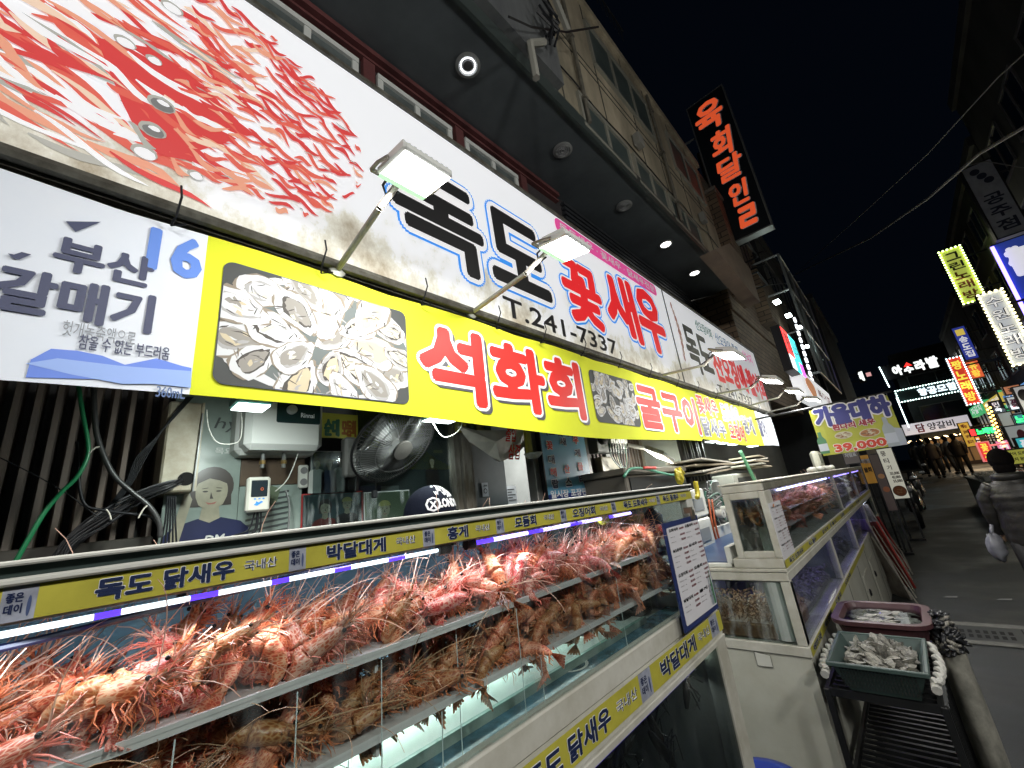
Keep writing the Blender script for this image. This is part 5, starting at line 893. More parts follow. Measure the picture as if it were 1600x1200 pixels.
def prawn_meshes(seed, detail=1.0):
    r = random.Random(seed); body = MB(); curl = r.uniform(.2, 1.6); N = 34; n = 12
    pts = []; p = Vector((0.03, 0, 0)); d = 0.0; 
    # carapace forward from the origin, abdomen curling down behind
    car = [Vector((.032 - .034 * (i / 11), 0, .0)) for i in range(12)]; pos = Vector((-.002, 0, 0)); ang = PI
    ab = []
    for i in range(22): ang += curl * .07 * (1 + i * .03); pos = pos + Vector((math.cos(ang) * .0028, 0, math.sin(-ang) * -.0028)); ab.append(pos.copy())
    sp = car + ab; vs = []
    for i, c in enumerate(sp):
        t = i / (len(sp) - 1); dr = (sp[min(i + 1, len(sp) - 1)] - sp[max(i - 1, 0)]).normalized(); side = Vector((0, 1, 0)); up = side.cross(dr) * -1
        if up.z < 0 and i < 14: up = -up
        if i < 12: u = i / 11; R = .0128 * (.34 + .66 * math.sin(min(1, u * 1.25 + .16) * PI / 2) ** .9); ry, rz = R * .86, R
        else: k = (i - 12) / 21; R = .0122 * (1 - k) ** .55 * (1 + .10 * (1 if (i - 12) % 4 == 0 else -.2 * ((i - 12) % 4))) + .0024; ry, rz = R * .8, R
        for k in range(n):
            th = 2 * PI * k / n; y = math.cos(th) * ry; z = math.sin(th) * rz; z *= 1.0 if z > 0 else .8
            vs.append(c + side * y + up * z)
    body.add(vs, [(i * n + k, (i + 1) * n + k, (i + 1) * n + (k + 1) % n, i * n + (k + 1) % n) for i in range(len(sp) - 1) for k in range(n)] + [tuple(range(n))])
    # rostrum with teeth, back spines
    body.tube([(.028, 0, .006), (.042, 0, .010), (.060, 0, .020)], [.0032, .0018, .0003], 6)
    for k in range(6): x = .052 - k * .008; z = .0155 - k * .0011; body.tube([(x, 0, z - .003), (x + .004, 0, z + .0055)], [.0012, .0002], 4)
    for s_ in (-1, 1):
        for k in range(3): body.tube([(.03 - k * .004, s_ * .006, .004 - k * .004), (.042 - k * .004, s_ * .009, .006 - k * .005)], [.0013, .0002], 4)
    # tail fan
    e = sp[-1]; dr = (sp[-1] - sp[-3]).normalized(); up = Vector((0, 1, 0)).cross(dr)
    for s_ in (-2, -1, 0, 1, 2):
        b = dr * .024 + Vector((0, s_ * .0075, 0)); w = Vector((0, .0035, 0)); body.add([e + w * .5, e + b * .6 + w, e + b + w * .5, e + b - w * .5, e + b * .6 - w, e - w * .5] , [(0, 1, 2, 3, 4, 5)]); 
        body.add([v + up * .0012 for v in (e + w * .5, e + b * .6 + w, e + b + w * .5, e + b - w * .5, e + b * .6 - w, e - w * .5)], [(5, 4, 3, 2, 1, 0)])
    for s_ in (-1, 1): body.ell((.031, s_ * .0088, .0045), (.0026, .0026, .0026), 8, 6, 1)
    legs = MB()
    for s_ in (-1, 1):
        for k in range(7):
            a = Vector((.026 - k * .0045, s_ * .005, -.007)); L = r.uniform(.7, 1.25); f1 = a + Vector((r.uniform(-.004, .010), s_ * r.uniform(.003, .010) * L, -.006 * L)); f2 = f1 + Vector((r.uniform(-.006, .014), s_ * r.uniform(-.002, .005), -.010 * L)); f3 = f2 + Vector((r.uniform(-.002, .012), s_ * r.uniform(-.006, .002), -.008 * L)); legs.tube([a, f1, f2, f3], [.0010, .0008, .0006, .0002], 4)
        for k in range(5): c = sp[14 + k * 4]; legs.tube([c + Vector((0, s_ * .004, -.006)), c + Vector((.004, s_ * .007, -.014)), c + Vector((.001, s_ * .006, -.021))], [.0014, .0012, .0004], 4)
        for k in range(4): a = Vector((.03, s_ * .003, -.004)); legs.tube([a, a + Vector((.012, s_ * r.uniform(.002, .012), r.uniform(-.01, .004))), a + Vector((.024, s_ * r.uniform(0, .02), r.uniform(-.02, .012)))], [.0009, .0006, .0002], 4)
        for k in range(1): a = Vector((r.uniform(-.01, .02), s_ * .007, r.uniform(-.004, .008))); legs.tube([a, a + Vector((r.uniform(.002, .02), s_ * r.uniform(.006, .02), r.uniform(-.01, .02)))], [.0008, .0003], 3)
    ant = MB()
    for s_ in (-1, 1):
        for k, L in ((0, r.uniform(.09, .15)), (1, .03), (2, .04), (3, .05)):
            a = Vector((.034, s_ * .004, .002)); w = r.uniform(-1, 1); el = r.uniform(-.2, 1.3) if k == 0 else r.uniform(.0, .6); az = s_ * r.uniform(.05, 1.3); q = []; m_ = 9 if k == 0 else 4
            for j in range(m_): t = j / (m_ - 1); az2 = az + w * t * .9; el2 = el - t * t * 1.1; q.append(a.copy()); a = a + Vector((math.cos(az2) * math.cos(el2), math.sin(az2) * math.cos(el2), math.sin(el2))) * L / m_
            ant.tube(q, [.00085 - .00055 * j / m_ for j in range(m_)], 3, 0, False)
    return body, legs, ant
PROTO = {}
for key, ms_, lm_, fm_ in (('a', sh_a, lm_a, fe_a), ('b', sh_b, lm_b, fe_b), ('c', sh_c, lm_c, fe_a)):
    PROTO[key] = []
    for sd in range(6):
        b_, l_, a_ = prawn_meshes(sd * 7 + 3); out = []
        for mbx, nm, mm, sm in ((b_, 'prawn', [ms_, eye_m], True), (l_, 'legs', lm_, False), (a_, 'feelers', fm_, False)):
            me = bpy.data.meshes.new(nm); me.from_pydata([tuple(v) for v in mbx.v], [], mbx.f)
            for q in (mm if isinstance(mm, list) else [mm]): me.materials.append(q)
            me.polygons.foreach_set('material_index', mbx.m)
            if sm: me.polygons.foreach_set('use_smooth', [True] * len(me.polygons))
            out.append(me)
        PROTO[key].append(out)
def prawn(key, loc, rot, sc, label, group):
    b_, l_, a_ = random.choice(PROTO[key]); o = bpy.data.objects.new('prawn', b_); C.objects.link(o); o.location = loc; o.rotation_euler = rot; o.scale = (sc,) * 3; tag(o, label, 'prawn', group)
    for nm, me in (('legs', l_), ('feelers', a_)): c = bpy.data.objects.new(nm, me); C.objects.link(c); c.parent = o
    return o
random.seed(77)
def prawn_mass(label, specs, seed):
    random.seed(seed); mb = MB()
    for (key, x0, x1, ya, yb, z, n, h, sc) in specs:
        for i in range(n):
            f_ = random.random() ** 1.2; T = Matrix.Translation((x0 + (x1 - x0) * f_, random.uniform(ya, yb), z + .012 * sc + random.random() * h)) @ Matrix.Rotation(random.choice((PI / 2, -PI / 2)) + random.gauss(0, .6), 4, 'Z') @ Matrix.Rotation(random.gauss(-.2, .5), 4, 'Y') @ Matrix.Rotation(random.gauss(0, .6), 4, 'X') @ Matrix.Scale(sc * random.uniform(.85, 1.15), 4)
            ko = {'a': 0, 'b': 1, 'c': 2}[random.choice(key)]
            for j, me in enumerate(random.choice(PROTO['abc'[ko]])): mb.add([T @ v.co for v in me.vertices], [tuple(p.vertices) for p in me.polygons], ko * 3 + j)
    return tag(mb.build('massed_prawns', [sh_a, lm_a, fe_a, sh_b, lm_b, fe_b, sh_c, lm_c, fe_a]), label, 'prawns', kind='stuff')
def heap(keyf, x0, x1, ya, yb, z, n, h, sc, label, group):
    for i in range(n):
        t = (i + random.uniform(-.4, .4)) / n; y = ya + (yb - ya) * t; hh = h * (.72 + .28 * math.sin(y * 11) + random.uniform(-.1, .12)); lay = random.random() ** .8
        front = random.random() ** 1.4; x = x0 + (x1 - x0) * front; zz = z + .012 * sc + lay * hh * (1 - .5 * front * 0 - .45 * abs(front - .35))
        yaw = random.choice((PI / 2, -PI / 2, PI / 2)) + random.gauss(0, .55); pit = random.gauss(-.15, .35); 
        if random.random() < .07: pit = -random.uniform(.7, 1.2); zz += .01
        prawn(keyf(y), (x, y, zz), (random.gauss(0, .6), pit, yaw), sc * random.uniform(.85, 1.15), label, group)
heap(lambda y: 'c' if random.random() < (.55 if .45 < y < 1.1 else .2) else 'a', -.655, -.80, -.12, 1.42, SH[0][0], 158, .068, 1.1, 'orange spotted live prawn piled on the upper shelf of the near tank', 'prawns on the upper shelf of the near tank')
heap(lambda y: 'b' if y > .25 or random.random() < .6 else 'a', -.655, -.80, .0, 1.42, SH[1][0], 142, .060, 1.08, 'brown spotted live prawn piled on the lower shelf of the near tank', 'prawns on the lower shelf of the near tank')

prawn_mass('remaining prawns packed deep in the rows behind the front ones of the near tank', [('aac', -.68, -.84, -.15, 1.40, SH[0][0], 85, .055, 1.0), ('bbba', -.68, -.84, -.05, 1.40, SH[1][0], 80, .050, 1.0)], 55)
# price board clipped to the tank corner
XP = -.585; PB = FX(XP); pf = lambda p: tuple(P(p[0], p[1], x=XP)[1:]); q = [pf(p) for p in ((1032, 818), (1086, 806), (1126, 950), (1075, 984))]; bx = bx4(q)
pb = thing('price_board', 'white price list in a navy border clipped over the corner of the near tank', 'price board', (XP, bx[0], bx[1]))
mb = MB(); panel(mb, PB, bx, .006, 0); mb.poly(rrect(PB, (bx[0] + .012, bx[1] + .014, bx[2] - .006, bx[3] - .016), .006, .001), 1); mb.build('board', [M('board navy blue', (.02, .035, .13), .4), M('board paper', (.66, .66, .69), .6)], pb)
def price_lines(parent, fr, bx, seed, cols=2):
    random.seed(seed); its = []; W_ = bx[2] - bx[0]; H_ = bx[3] - bx[1]; names = ['도화새우', '모듬새우', '독도꽃새우', '닭새우', '오징어회', '모듬회', '박달대게', '홍게', '석화회', '굴구이']; rows = [.9, .84, .79, .70, .65, .60, .555, .47, .42, .375, .33, .24, .19, .145]; k = 0
    for i, r_ in enumerate(rows):
        for c in range(cols):
            u = bx[0] + W_ * (.09 + c * .45); v = bx[1] + H_ * r_
            if i in (0, 3, 7, 11): its.append((names[(k) % 10], (u, v, u + W_ * .25, v + H_ * .032), black_pl, .045, 0, .002)); k += 1
            else: its.append(('자연산 %d kg' % (i % 3 + 1), (u, v + H_ * .004, u + W_ * random.uniform(.1, .18), v + H_ * .014), black_pl, .02, 0, .002))
            its.append(('%d0,000' % (3 + (i * 3 + c * 2) % 9), (u + W_ * .28, v, u + W_ * .41, v + H_ * .022), M('price ink', (.16, .02, .03), .5), .045, 0, .002))
    lettering(parent, fr, its)
price_lines(pb, PB, bx, 3)
mb = MB(); u, v = bx[2] - .04, bx[1] + .02
for du, h_, mi in ((0, .085, 0), (.018, .1, 1)):
    for a_, b_, w_ in ((0, .6, .008), (.6, .75, .005), (.75, 1, .0028)): mb.poly([PB.p(u + du - w_, v + h_ * a_, .003 + du * .01), PB.p(u + du + w_, v + h_ * a_, .003 + du * .01), PB.p(u + du + w_ * .8, v + h_ * b_, .003 + du * .01), PB.p(u + du - w_ * .8, v + h_ * b_, .003 + du * .01)], mi)
mb.build('bottle_print', [M('bottle pale', (.35, .4, .45), .4), M('bottle green', (.06, .2, .1), .4)], pb)
mb = MB(); mb.box((XP, bx[2] - .06, bx[3] - .01), (XP + .008, bx[2] - .035, bx[3] + .02)); mb.box((XP - .02, bx[2] - .055, bx[3] + .01), (XP + .006, bx[2] - .04, bx[3] + .03)); mb.build('clip', M('bulldog clip', (.3, .28, .22), .3, .8), pb)
# white freezer boxes behind the gap
mb = MB(); p = P(1100, 800, x=-1.25)
wbx = thing('drawer_stack', 'white plastic drawer stack in the gap behind the price board', 'drawers', (-1.3, p.y, .5))
for k in range(5): mb = MB(); mb.bbox((-1.6, p.y - .35, .5 + k * .22), (-1.25, p.y + .1, .71 + k * .22), .012); mb.build('drawer', white_paint, wbx)
for k in range(5): mb = MB(); mb.box((-1.249, p.y - .2, .55 + k * .22), (-1.244, p.y + .02, .64 + k * .22)); mb.build('label_slot', M('grey slot', (.25, .27, .28), .5), wbx)

# ================================================================== long second tank cabinet
t2 = thing('tank_cabinet', 'long white two-storey tank cabinet running down the lane, lit violet inside', 'fish tank', (XT, 5, 0))
YA, YB = 2.635, 9.75; XU = -.83; XLb = -1.35
def bars(mb, x, ys, z0, z1, w=.05, d=.03):
    for y in ys: mb.bbox((x - d, y - w / 2, z0), (x, y + w / 2, z1), .004)
mb = MB(); mb.box((XLb, YA + .005, 0), (XT, YB, .736)); mb.build('base_cabinet', M('aged white base', (.56, .57, .5), .5, tint=(.44, .44, .37), scale=3, bump=.06), t2)
mb = MB(); mb.bbox((XLb, YA - .006, .738), (XT + .006, YB, .786), .004); mb.bbox((XLb, YA - .004, 1.085), (XT + .002, YB, 1.128), .004); mb.bbox((XLb, YA - .008, 1.13), (XT + .004, YB, 1.148), .003); mb.bbox((XU - .03, YA - .002, 1.15), (XT, YB, 1.198), .003)
mb.bbox((XU, YA, 1.548), (XT, YB, 1.592), .004); mb.bbox((XU - .01, YA - .006, 1.593), (XT + .008, YB, 1.602), .002)
yl_ = [YA + .03, 4.28, 5.82, 7.75, YB - .04]; yu_ = [YA + .09, 5.62, 7.7, YB - .04]
bars(mb, XT, yl_, .787, 1.084, .055, .045); mb.bbox((XT - .045, YA, .787), (XT, YA + .055, 1.084), .003)
bars(mb, XT, yu_[1:], 1.199, 1.547, .05, .03); mb.bbox((XT - .032, YA, 1.199), (XT, YA + .15, 1.547), .004)
mb.bbox((XU, YA, 1.199), (XU + .036, YA + .03, 1.547), .004); mb.bbox((XU + .036, YA, 1.51), (XT - .032, YA + .03, 1.547), .004); mb.bbox((XU + .036, YA, 1.199), (XT - .032, YA + .03, 1.235), .004)
mb.bbox((XLb, YA, .787), (XLb + .06, YA + .03, 1.084), .003); mb.build('frame', old_white, t2)
mb = MB(); mb.box((XLb, 2.64, .0), (XLb + .02, YB, 1.08)); mb.box((XLb + .02, YB - .02, .79), (XT - .05, YB, 1.08)); mb.box((XLb + .02, YA + .03, .7365), (XT - .046, YB - .02, .7372), 0); mb.build('lower_tank_back', M('lower tank dark', (.03, .035, .045), .5, tint=(.012, .014, .022), scale=4), t2)
mb = MB(); mb.box((XU, YA + .03, 1.199), (XU + .006, YB, 1.547)); mb.build('back_glass', M('green tank back', (.045, .07, .05), .3, tint=(.02, .035, .025), scale=5), t2)
mb = MB(); mb.box((XT - .012, YA + .06, .787), (XT - .006, YB - .06, 1.084)); mb.box((XT - .01, YA + .16, 1.199), (XT - .004, YB - .06, 1.547)); mb.build('front_glass', glass('tank2 glass', (.88, .92, .94), .07, .03, .07), t2)
mb = MB(); mb.box((XU + .036, YA + .010, 1.236), (XT - .033, YA + .016, 1.509)); mb.box((XLb + .06, YA + .010, .787), (XT - .046, YA + .016, 1.084)); mb.build('end_glass', glass('tank2 end glass', (.8, .86, .84), .10, .03, .3), t2)
mb = MB(); bars(mb, XT - .045, [4.28, 5.82, 7.75], .787, 1.084, .012, .5); mb.build('divider', M('tank divider', (.2, .24, .25), .4), t2)
mb = MB(); mb.tube([(-.70, YA + .06, .80), (-.70, YA + .06, 1.08)], .055, 16); mb.box((-.74, YA + .2, 1.2), (-.69, YA + .24, 1.42)); mb.build('standpipe', M('pale pvc', (.4, .45, .42), .35, var=.2), t2)
for zi, z in enumerate((1.40, 1.31)):
    mb = MB(); mb.box((XU + .02, YA + .25, z - .005), (XT - .03, yu_[1] - .05, z)); mb.build('shelf', shelf_m, t2)
vio = E_('violet tube', (.34, .24, 1), 7); vi2 = E_('violet tube low', (.24, .14, 1), 5)
def tube_led(a, b, x, z, m, nm='led_tube', r=.007, pw=1.0, col=(.55, .5, 1)):
    mb = MB(); mb.tube([(x, a, z), (x, b, z)], r, 8); mb.build(nm, m, t2); l_ = area('led_light', (x - .01, (a + b) / 2, z - .012), (x - .03, (a + b) / 2, z - 1), abs(b - a), .02, pw, col); l_.rotation_euler = (0, .1, PI / 2)
tube_led(3.2, 5.5, XT - .05, 1.527, E_('lilac tube', (.62, .62, 1), 10), pw=2.0, col=(.8, .75, 1)); tube_led(5.75, 7.6, XT - .05, 1.527, vio, pw=1.2, col=(.75, .8, 1)); tube_led(7.8, 9.5, XT - .05, 1.527, vio, pw=.5, col=(.5, .5, 1))
tube_led(2.95, 4.2, XT - .07, 1.05, vi2, pw=.22, col=(.4, .25, 1)); tube_led(4.4, 5.75, XT - .05, 1.066, vio, pw=.3); tube_led(5.95, 7.7, XT - .15, 1.0, vi2, pw=.25, col=(.4, .3, 1)); tube_led(8.0, 8.9, XT - .05, 1.05, E_('white tube', (.8, .85, 1), 12), pw=.6)
area('end_lamp', (-.9, YA + .3, 1.07), (-.9, YA + .3, .7), .3, .1, .9, (.85, 1, .95))
rail(t2, XT + .0042, 1.1502, 1.188, [(YA + .004, YB, 'base')] + [(tu(a[0], a[1]), tu(b[0], b[1]), c) for a, b, c in (((1235, 888), (1257, 872), '독도 도화새우'), ((1266, 862), (1277, 853), '독도 꽃새우'), ((1288, 846), (1297, 838), '닭새우'), ((1303, 832), (1309, 827), '홍게'), ((1317, 820), (1322, 816), '킹크랩'), ((1330, 808), (1336, 803), '대게'), ((1341, 798), (1346, 794), '전복'))] + [(3.5, 3.56, 'bottle'), (4.4, 4.47, 'bottle'), (5.3, 5.37, 'bottle')])
rail(t2, XT + .0062, .742, .782, [(YA + .01, 6.2, 'base')] + [(2.7, 2.95, '박달대게 국내산'), (3.1, 3.4, '독도 닭새우'), (3.6, 3.9, '모듬회'), (4.2, 4.6, '오징어회')])
mb = MB(); mb.box((XT + .001, YA + .02, 1.553), (XT + .0035, YB, 1.588)); tg = mb.build('top_label_strip', M('grey worn strip', (.25, .25, .2), .5, var=.5, scale=14), t2)
mb = MB()
for y in (3.6, 4.4, 5.2, 6.1, 7.0, 8.0, 9.0): mb.box((XT + .0005, y, .02), (XT + .002, y + .006, .72), 1)
for y in (5.3, 6.2, 7.3): mb.box((XT + .001, y, .2), (XT + .008, y + .5, .6), 0); mb.lathe([(.03, 0), (.03, .01), (.015, .014)], (XT + .008, y + .1, .45), (1, 0, 0), 14, 2)
mb.build('base_door', [M('base door', (.52, .52, .45), .5, var=.15), M('gap dark', (.04, .04, .035), .8), black_pl], t2)
q = [P(a, b, y=YA - .004) for a, b in ((1178, 1018), (1203, 1024), (1208, 1043), (1184, 1040))]; mb = MB(); mb.poly([q[0], q[3], q[2], q[1]]); r_ = MB(); r_.tube(q + [q[0]], .0012, 4); r_.build('vent_flap_edge', M('gap dark', (.04, .04, .035), .8), t2); mb.build('vent_flap', M('flap white', (.6, .61, .55), .5), t2)
q = [P(a, b, x=XT + .004) for a, b in ((1203, 785), (1219, 782), (1243, 866), (1223, 877))]; bx = bx4([tuple(v[1:]) for v in q])
p2 = thing('price_board', 'narrow white price list taped to the upper corner of the long tank cabinet', 'price board', (XT + .004, bx[0], bx[1])); mb = MB(); panel(mb, FX(XT + .004), bx, .003); mb.build('board', M('board paper', (.56, .56, .6), .45), p2); price_lines(p2, FX(XT + .005), bx, 8, 2)
random.seed(91)
prawn_mass('pink and brown prawns massed on both shelves of the long tank cabinet', [('cca', XT - .05, XT - .17, YA + .3, 5.5, 1.40, 75, .05, 1.3), ('cb', XT - .05, XT - .17, YA + .3, 5.5, 1.31, 65, .04, 1.3), ('b', -.66, -.79, YA + .06, YA + .26, 1.39, 12, .06, 1.0)], 91)
def heapmesh(label, cat, nm, x0, x1, ya, yb, z, h, n, m, L=.05, r=.004, seed=1):
    random.seed(seed); mb = MB(); mb.bbox((x0, ya, z), (x1, yb, z + h * .5), .01)
    for i in range(n):
        p = Vector((random.uniform(x0, x1), random.uniform(ya, yb), z + h * (.35 + .65 * random.random()))); d = Vector((random.gauss(0, 1), random.gauss(0, 1), random.gauss(0, .5))).normalized() * L; c = Vector((0, 0, L * .3)); mb.tube([p - d / 2, p + c, p + d / 2], [r * .5, r, r * .4], 5)
    return tag(mb.build(nm, m), label, cat, kind='stuff')
heapmesh('mound of small brown shrimp behind the lower end glass of the long cabinet', 'shrimp', 'small_shrimp', -1.25, -.67, YA + .03, YA + .5, .79, .15, 1100, M('small shrimp', (.33, .19, .11), .45, rnd=.1, tint=(.16, .07, .04), scale=50), .035, .003, 2)
heapmesh('pale shellfish heaped in the first violet-lit lower tank', 'shellfish', 'shellfish', -.95, -.68, 3.2, 4.2, .79, .1, 420, M('pale shellfish', (.35, .33, .36), .4, tint=(.1, .08, .12), scale=40), .06, .007, 3)
heapmesh('dark sea creatures in the second lower tank of the long cabinet', 'seafood', 'seafood', -.95, -.68, 4.4, 5.7, .79, .12, 300, M('dark seafood', (.06, .07, .08), .4, var=.5), .08, .009, 4)
heapmesh('white shellfish in the third lower tank of the long cabinet', 'shellfish', 'shellfish', -.95, -.68, 5.9, 7.6, .79, .12, 320, M('pale shellfish', (.35, .33, .36), .4), .07, .009, 5)
heapmesh('white sea creatures in the second upper tank of the long cabinet', 'seafood', 'seafood', -.8, -.66, 5.75, 7.6, 1.2, .2, 400, M('white seafood', (.5, .48, .46), .4, tint=(.15, .13, .12), scale=30), .06, .007, 6)
heapmesh('brown sea creatures in the last upper tank of the long cabinet', 'seafood', 'seafood', -.8, -.66, 7.8, 9.6, 1.2, .14, 300, M('brown seafood', (.2, .12, .06), .4), .06, .007, 7)
# things on and behind the long cabinet
tbx = thing('open_tank', 'low open tank with blue inner rim behind the gap between the tanks', 'tank', (-1.2, 3, 1.15)); a = P(1115, 884, x=-1.2)
mb = MB(); mb.bbox((-1.34, YA + .02, 1.15), (XU - .05, 4.6, 1.17), .003); mb.bbox((-.9, YA + .02, 1.17), (-.87, 4.6, 1.26), .004); mb.bbox((-1.34, YA + .02, 1.17), (-1.31, 4.6, 1.26), .004); mb.build('rim', white_paint, tbx); mb = MB(); mb.box((-1.308, YA + .05, 1.171), (-.903, 4.58, 1.176)); mb.box((-1.308, 4.55, 1.176), (-.903, 4.58, 1.25)); mb.build('lining', M('blue lining', (.03, .08, .2), .3, var=.3), tbx)
random.seed(14)
mb = MB(); p = P(1285, 735, x=-.75)
for k in range(9): mb.ell(p + Vector((random.uniform(-.06, .06), -.4 + k * .12, .02)), (.05, .08, .03), 8, 6, jit=.15)
tag(mb.build('white_sacks', M('crumpled white plastic', (.5, .5, .46), .4, var=.3, scale=20, bump=.4), None, True), 'crumpled white plastic lying on top of the long tank cabinet', 'plastic')
a = P(1278, 722, x=-.95); sc_ = thing('scale', 'cream weighing scale with rounded window standing behind the long cabinet top', 'scale', a); mb = MB(); mb.bbox(a + Vector((-.05, -.2, -.12)), a + Vector((.05, .22, .16)), .03, 0); mb.build('case', M('cream plastic', (.5, .5, .42), .45, var=.15), sc_); mb = MB(); mb.box(a + Vector((.0505, -.13, -.02)), a + Vector((.054, .15, .11))); mb.build('window', M('scale window', (.2, .23, .2), .25), sc_); mb = MB(); mb.box(a + Vector((-.15, -.3, -.16)), a + Vector((.1, .3, -.122))); mb.build('pan', grey_metal, sc_)
for i, (px, py, n_, lb) in enumerate(((1106, 735, 4, 'flattened cartons stacked above the pipes behind the tank gap'), (1175, 728, 5, 'flattened cartons stacked on the air conditioner unit'))):
    p = P(px, py, x=-1.45); mb = MB(); random.seed(i + 40)
    for k in range(n_): T = Matrix.Translation(p + Vector((0, 0, -.03 + k * .03))) @ Matrix.Rotation(random.uniform(-.2, .2), 4, 'Z') @ Matrix.Rotation(random.uniform(-.06, .06), 4, 'X'); mb.bbox((-.2, -.35 - random.uniform(0, .15), 0), (.15, .3, .018), .004, k % 2, T)
    tag(mb.build('cartons', [M('carton board', (.33, .28, .2), .7, var=.2), M('carton pale', (.42, .4, .34), .7)]), lb, 'cartons')
p = P(1165, 745, x=-1.5); ac = thing('air_conditioner', 'cream air conditioner outdoor unit with slatted grille behind the tanks', 'air conditioner', p); mb = MB(); mb.bbox(p + Vector((-.25, -.5, -.4)), p + Vector((0, .5, .05)), .015); mb.build('casing', M('ac cream', (.42, .41, .36), .5, var=.2), ac); mb = MB()
for k in range(14): mb.box(p + Vector((.001, -.35 + k * .045, -.15)), p + Vector((.012, -.33 + k * .045, .0)))
mb.build('grille', M('grille dark', (.06, .06, .055), .5), ac)
p = P(1110, 770, x=-1.5); ac2 = thing('pump_unit', 'grey pump casing tangled in pipes behind the tank gap', 'pump', p); mb = MB(); mb.bbox(p + Vector((-.25, -.35, -.2)), p + Vector((0, .35, .12)), .02); mb.build('casing', M('pump grey', (.18, .19, .18), .5, var=.3), ac2)
for i in range(16): cable([(1092 + random.uniform(0, 20), 760 + random.uniform(-10, 20)), (1105 + random.uniform(-8, 20), 790 + random.uniform(-15, 10)), (1125 + random.uniform(-10, 10), 800 + random.uniform(-30, 20)), (1138 + random.uniform(-8, 5), 780 + random.uniform(-20, 60))], random.uniform(.006, .012), 'tangled cable or pipe hanging in the gap between the tanks', M('tangle ' + 'abc'[i % 3], ((.04, .04, .042), (.2, .21, .2), (.03, .10, .07))[i % 3], .4), x=-1.35, grp='tangled pipes between the tanks')
for px, lb in ((1107, 'orange cable dropping down the gap, the one nearer the near tank'), (1112, 'orange cable dropping down the gap, the one nearer the long cabinet')): cable([(px, 780), (px + 6, 820), (px + 14, 850), (px + 20, 875)], .008, lb, M('orange cable', (.4, .09, .03), .4), x=-1.3, grp=None)
cable([(1086, 752), (1090, 770), (1089, 778)], .018, 'yellow bundled hose tied beside the near tank end', M('yellow plastic', (.6, .5, .03), .4, var=.3), x=-1.2, name='hose', grp=None)
for k, (dx, lb) in enumerate(((0, 'upper white roll end in the pipe tangle'), (1, 'lower white roll end in the pipe tangle'))): p = P(1128 - 6 * k, 797 + 6 * k, x=-1.3); mb = MB(); mb.lathe([(.035, 0), (.035, .05), (.012, .052), (.012, .04)], p, (1, -.2, 0), 16); tag(mb.build('roll', M('roll white', (.5, .5, .46), .5)), lb, 'roll')
cable([(1157, 705), (1168, 728), (1180, 752)], .02, 'light green strap leaning over the air conditioner', M('green strap', (.15, .4, .22), .5), x=-1.3, name='strap', grp=None)

# ================================================================== tub, basket, sack and stool beside the long cabinet
bk = thing('basket', 'green-grey plastic basket with rope handles heaped with shucked oyster shells', 'basket', (-.35, 2.7, .6)); green_pl = M('green grey plastic', (.055, .09, .082), .45, var=.25)
x0, x1, y0, y1, zt, zb = -.505, -.185, 2.46, 2.9, .79, .675
mb = MB(); k_ = .045
def tray(mb, x0, x1, y0, y1, zt, zb, k_, th, mi=0):
    o = [(x0, y0, zt), (x1, y0, zt), (x1, y1, zt), (x0, y1, zt)]; c = [(x0 + k_, y0 + k_, zb), (x1 - k_, y0 + k_, zb), (x1 - k_, y1 - k_, zb), (x0 + k_, y1 - k_, zb)]
    oi = [(x0 + th, y0 + th, zt), (x1 - th, y0 + th, zt), (x1 - th, y1 - th, zt), (x0 + th, y1 - th, zt)]; ci = [(a + (th if a < (x0 + x1) / 2 else -th), b + (th if b < (y0 + y1) / 2 else -th), zb + .01) for a, b, z in c]
    mb.add(o + c + oi + ci, [(i, i + 4, (i + 1) % 4 + 4, (i + 1) % 4) for i in range(4)] + [(8 + i, 8 + (i + 1) % 4, 12 + (i + 1) % 4, 12 + i) for i in range(4)] + [(i, (i + 1) % 4, 8 + (i + 1) % 4, 8 + i) for i in range(4)] + [(4, 7, 6, 5), (12, 13, 14, 15)], mi)
tray(mb, x0, x1, y0, y1, zt, zb, k_, .006)
for (a, b) in (((x0 - .012, y0 - .012), (x1 + .012, y0 + .004)), ((x0 - .012, y1 - .004), (x1 + .012, y1 + .012)), ((x0 - .012, y0 + .004), (x0 + .004, y1 - .004)), ((x1 - .004, y0 + .004), (x1 + .012, y1 - .004))): mb.bbox((a[0], a[1], zt - .012), (b[0], b[1], zt + .006), .003)
for i in range(22):
    for j in range(5):
        t = (j + .8) / 6; yy = y0 + k_ * (1 - (1 - t)) * 0 + k_ * t - .0015; z = zt - (zt - zb) * t; xx = x0 + .03 + i * (x1 - x0 - .06) / 22; mb.box((xx, yy - .001, z - .007), (xx + .006, yy + .001, z + .007), 1)
        yy2 = y0 + .03 + i * (y1 - y0 - .06) / 22; xx2 = x1 - k_ * t; mb.box((xx2 - .001, yy2, z - .007), (xx2 + .0015, yy2 + .008, z + .007), 1)
mb.build('tub_body', [green_pl, M('basket slot', (.01, .015, .014), .8)], bk)
for s_, xx in ((-1, x0 - .02), (1, x1 + .02)):
    mb = MB(); q = []
    for i in range(60): t = i / 59; a = t * 40; q.append((xx + .009 * math.cos(a) + (.02 if s_ > 0 else -.02) * math.sin(t * PI), y0 - .03 + t * (y1 - y0 + .02), zt - .02 + .009 * math.sin(a) - .01 * math.sin(t * PI)))
    mb.tube(q, .012, 7); mb.tube([(xx, y0 - .05, zt - .035), (xx, y0 + .0, zt - .03)], .016, 10); mb.build('rope_handle', M('white rope', (.52, .52, .48), .7, var=.25, scale=60), bk)
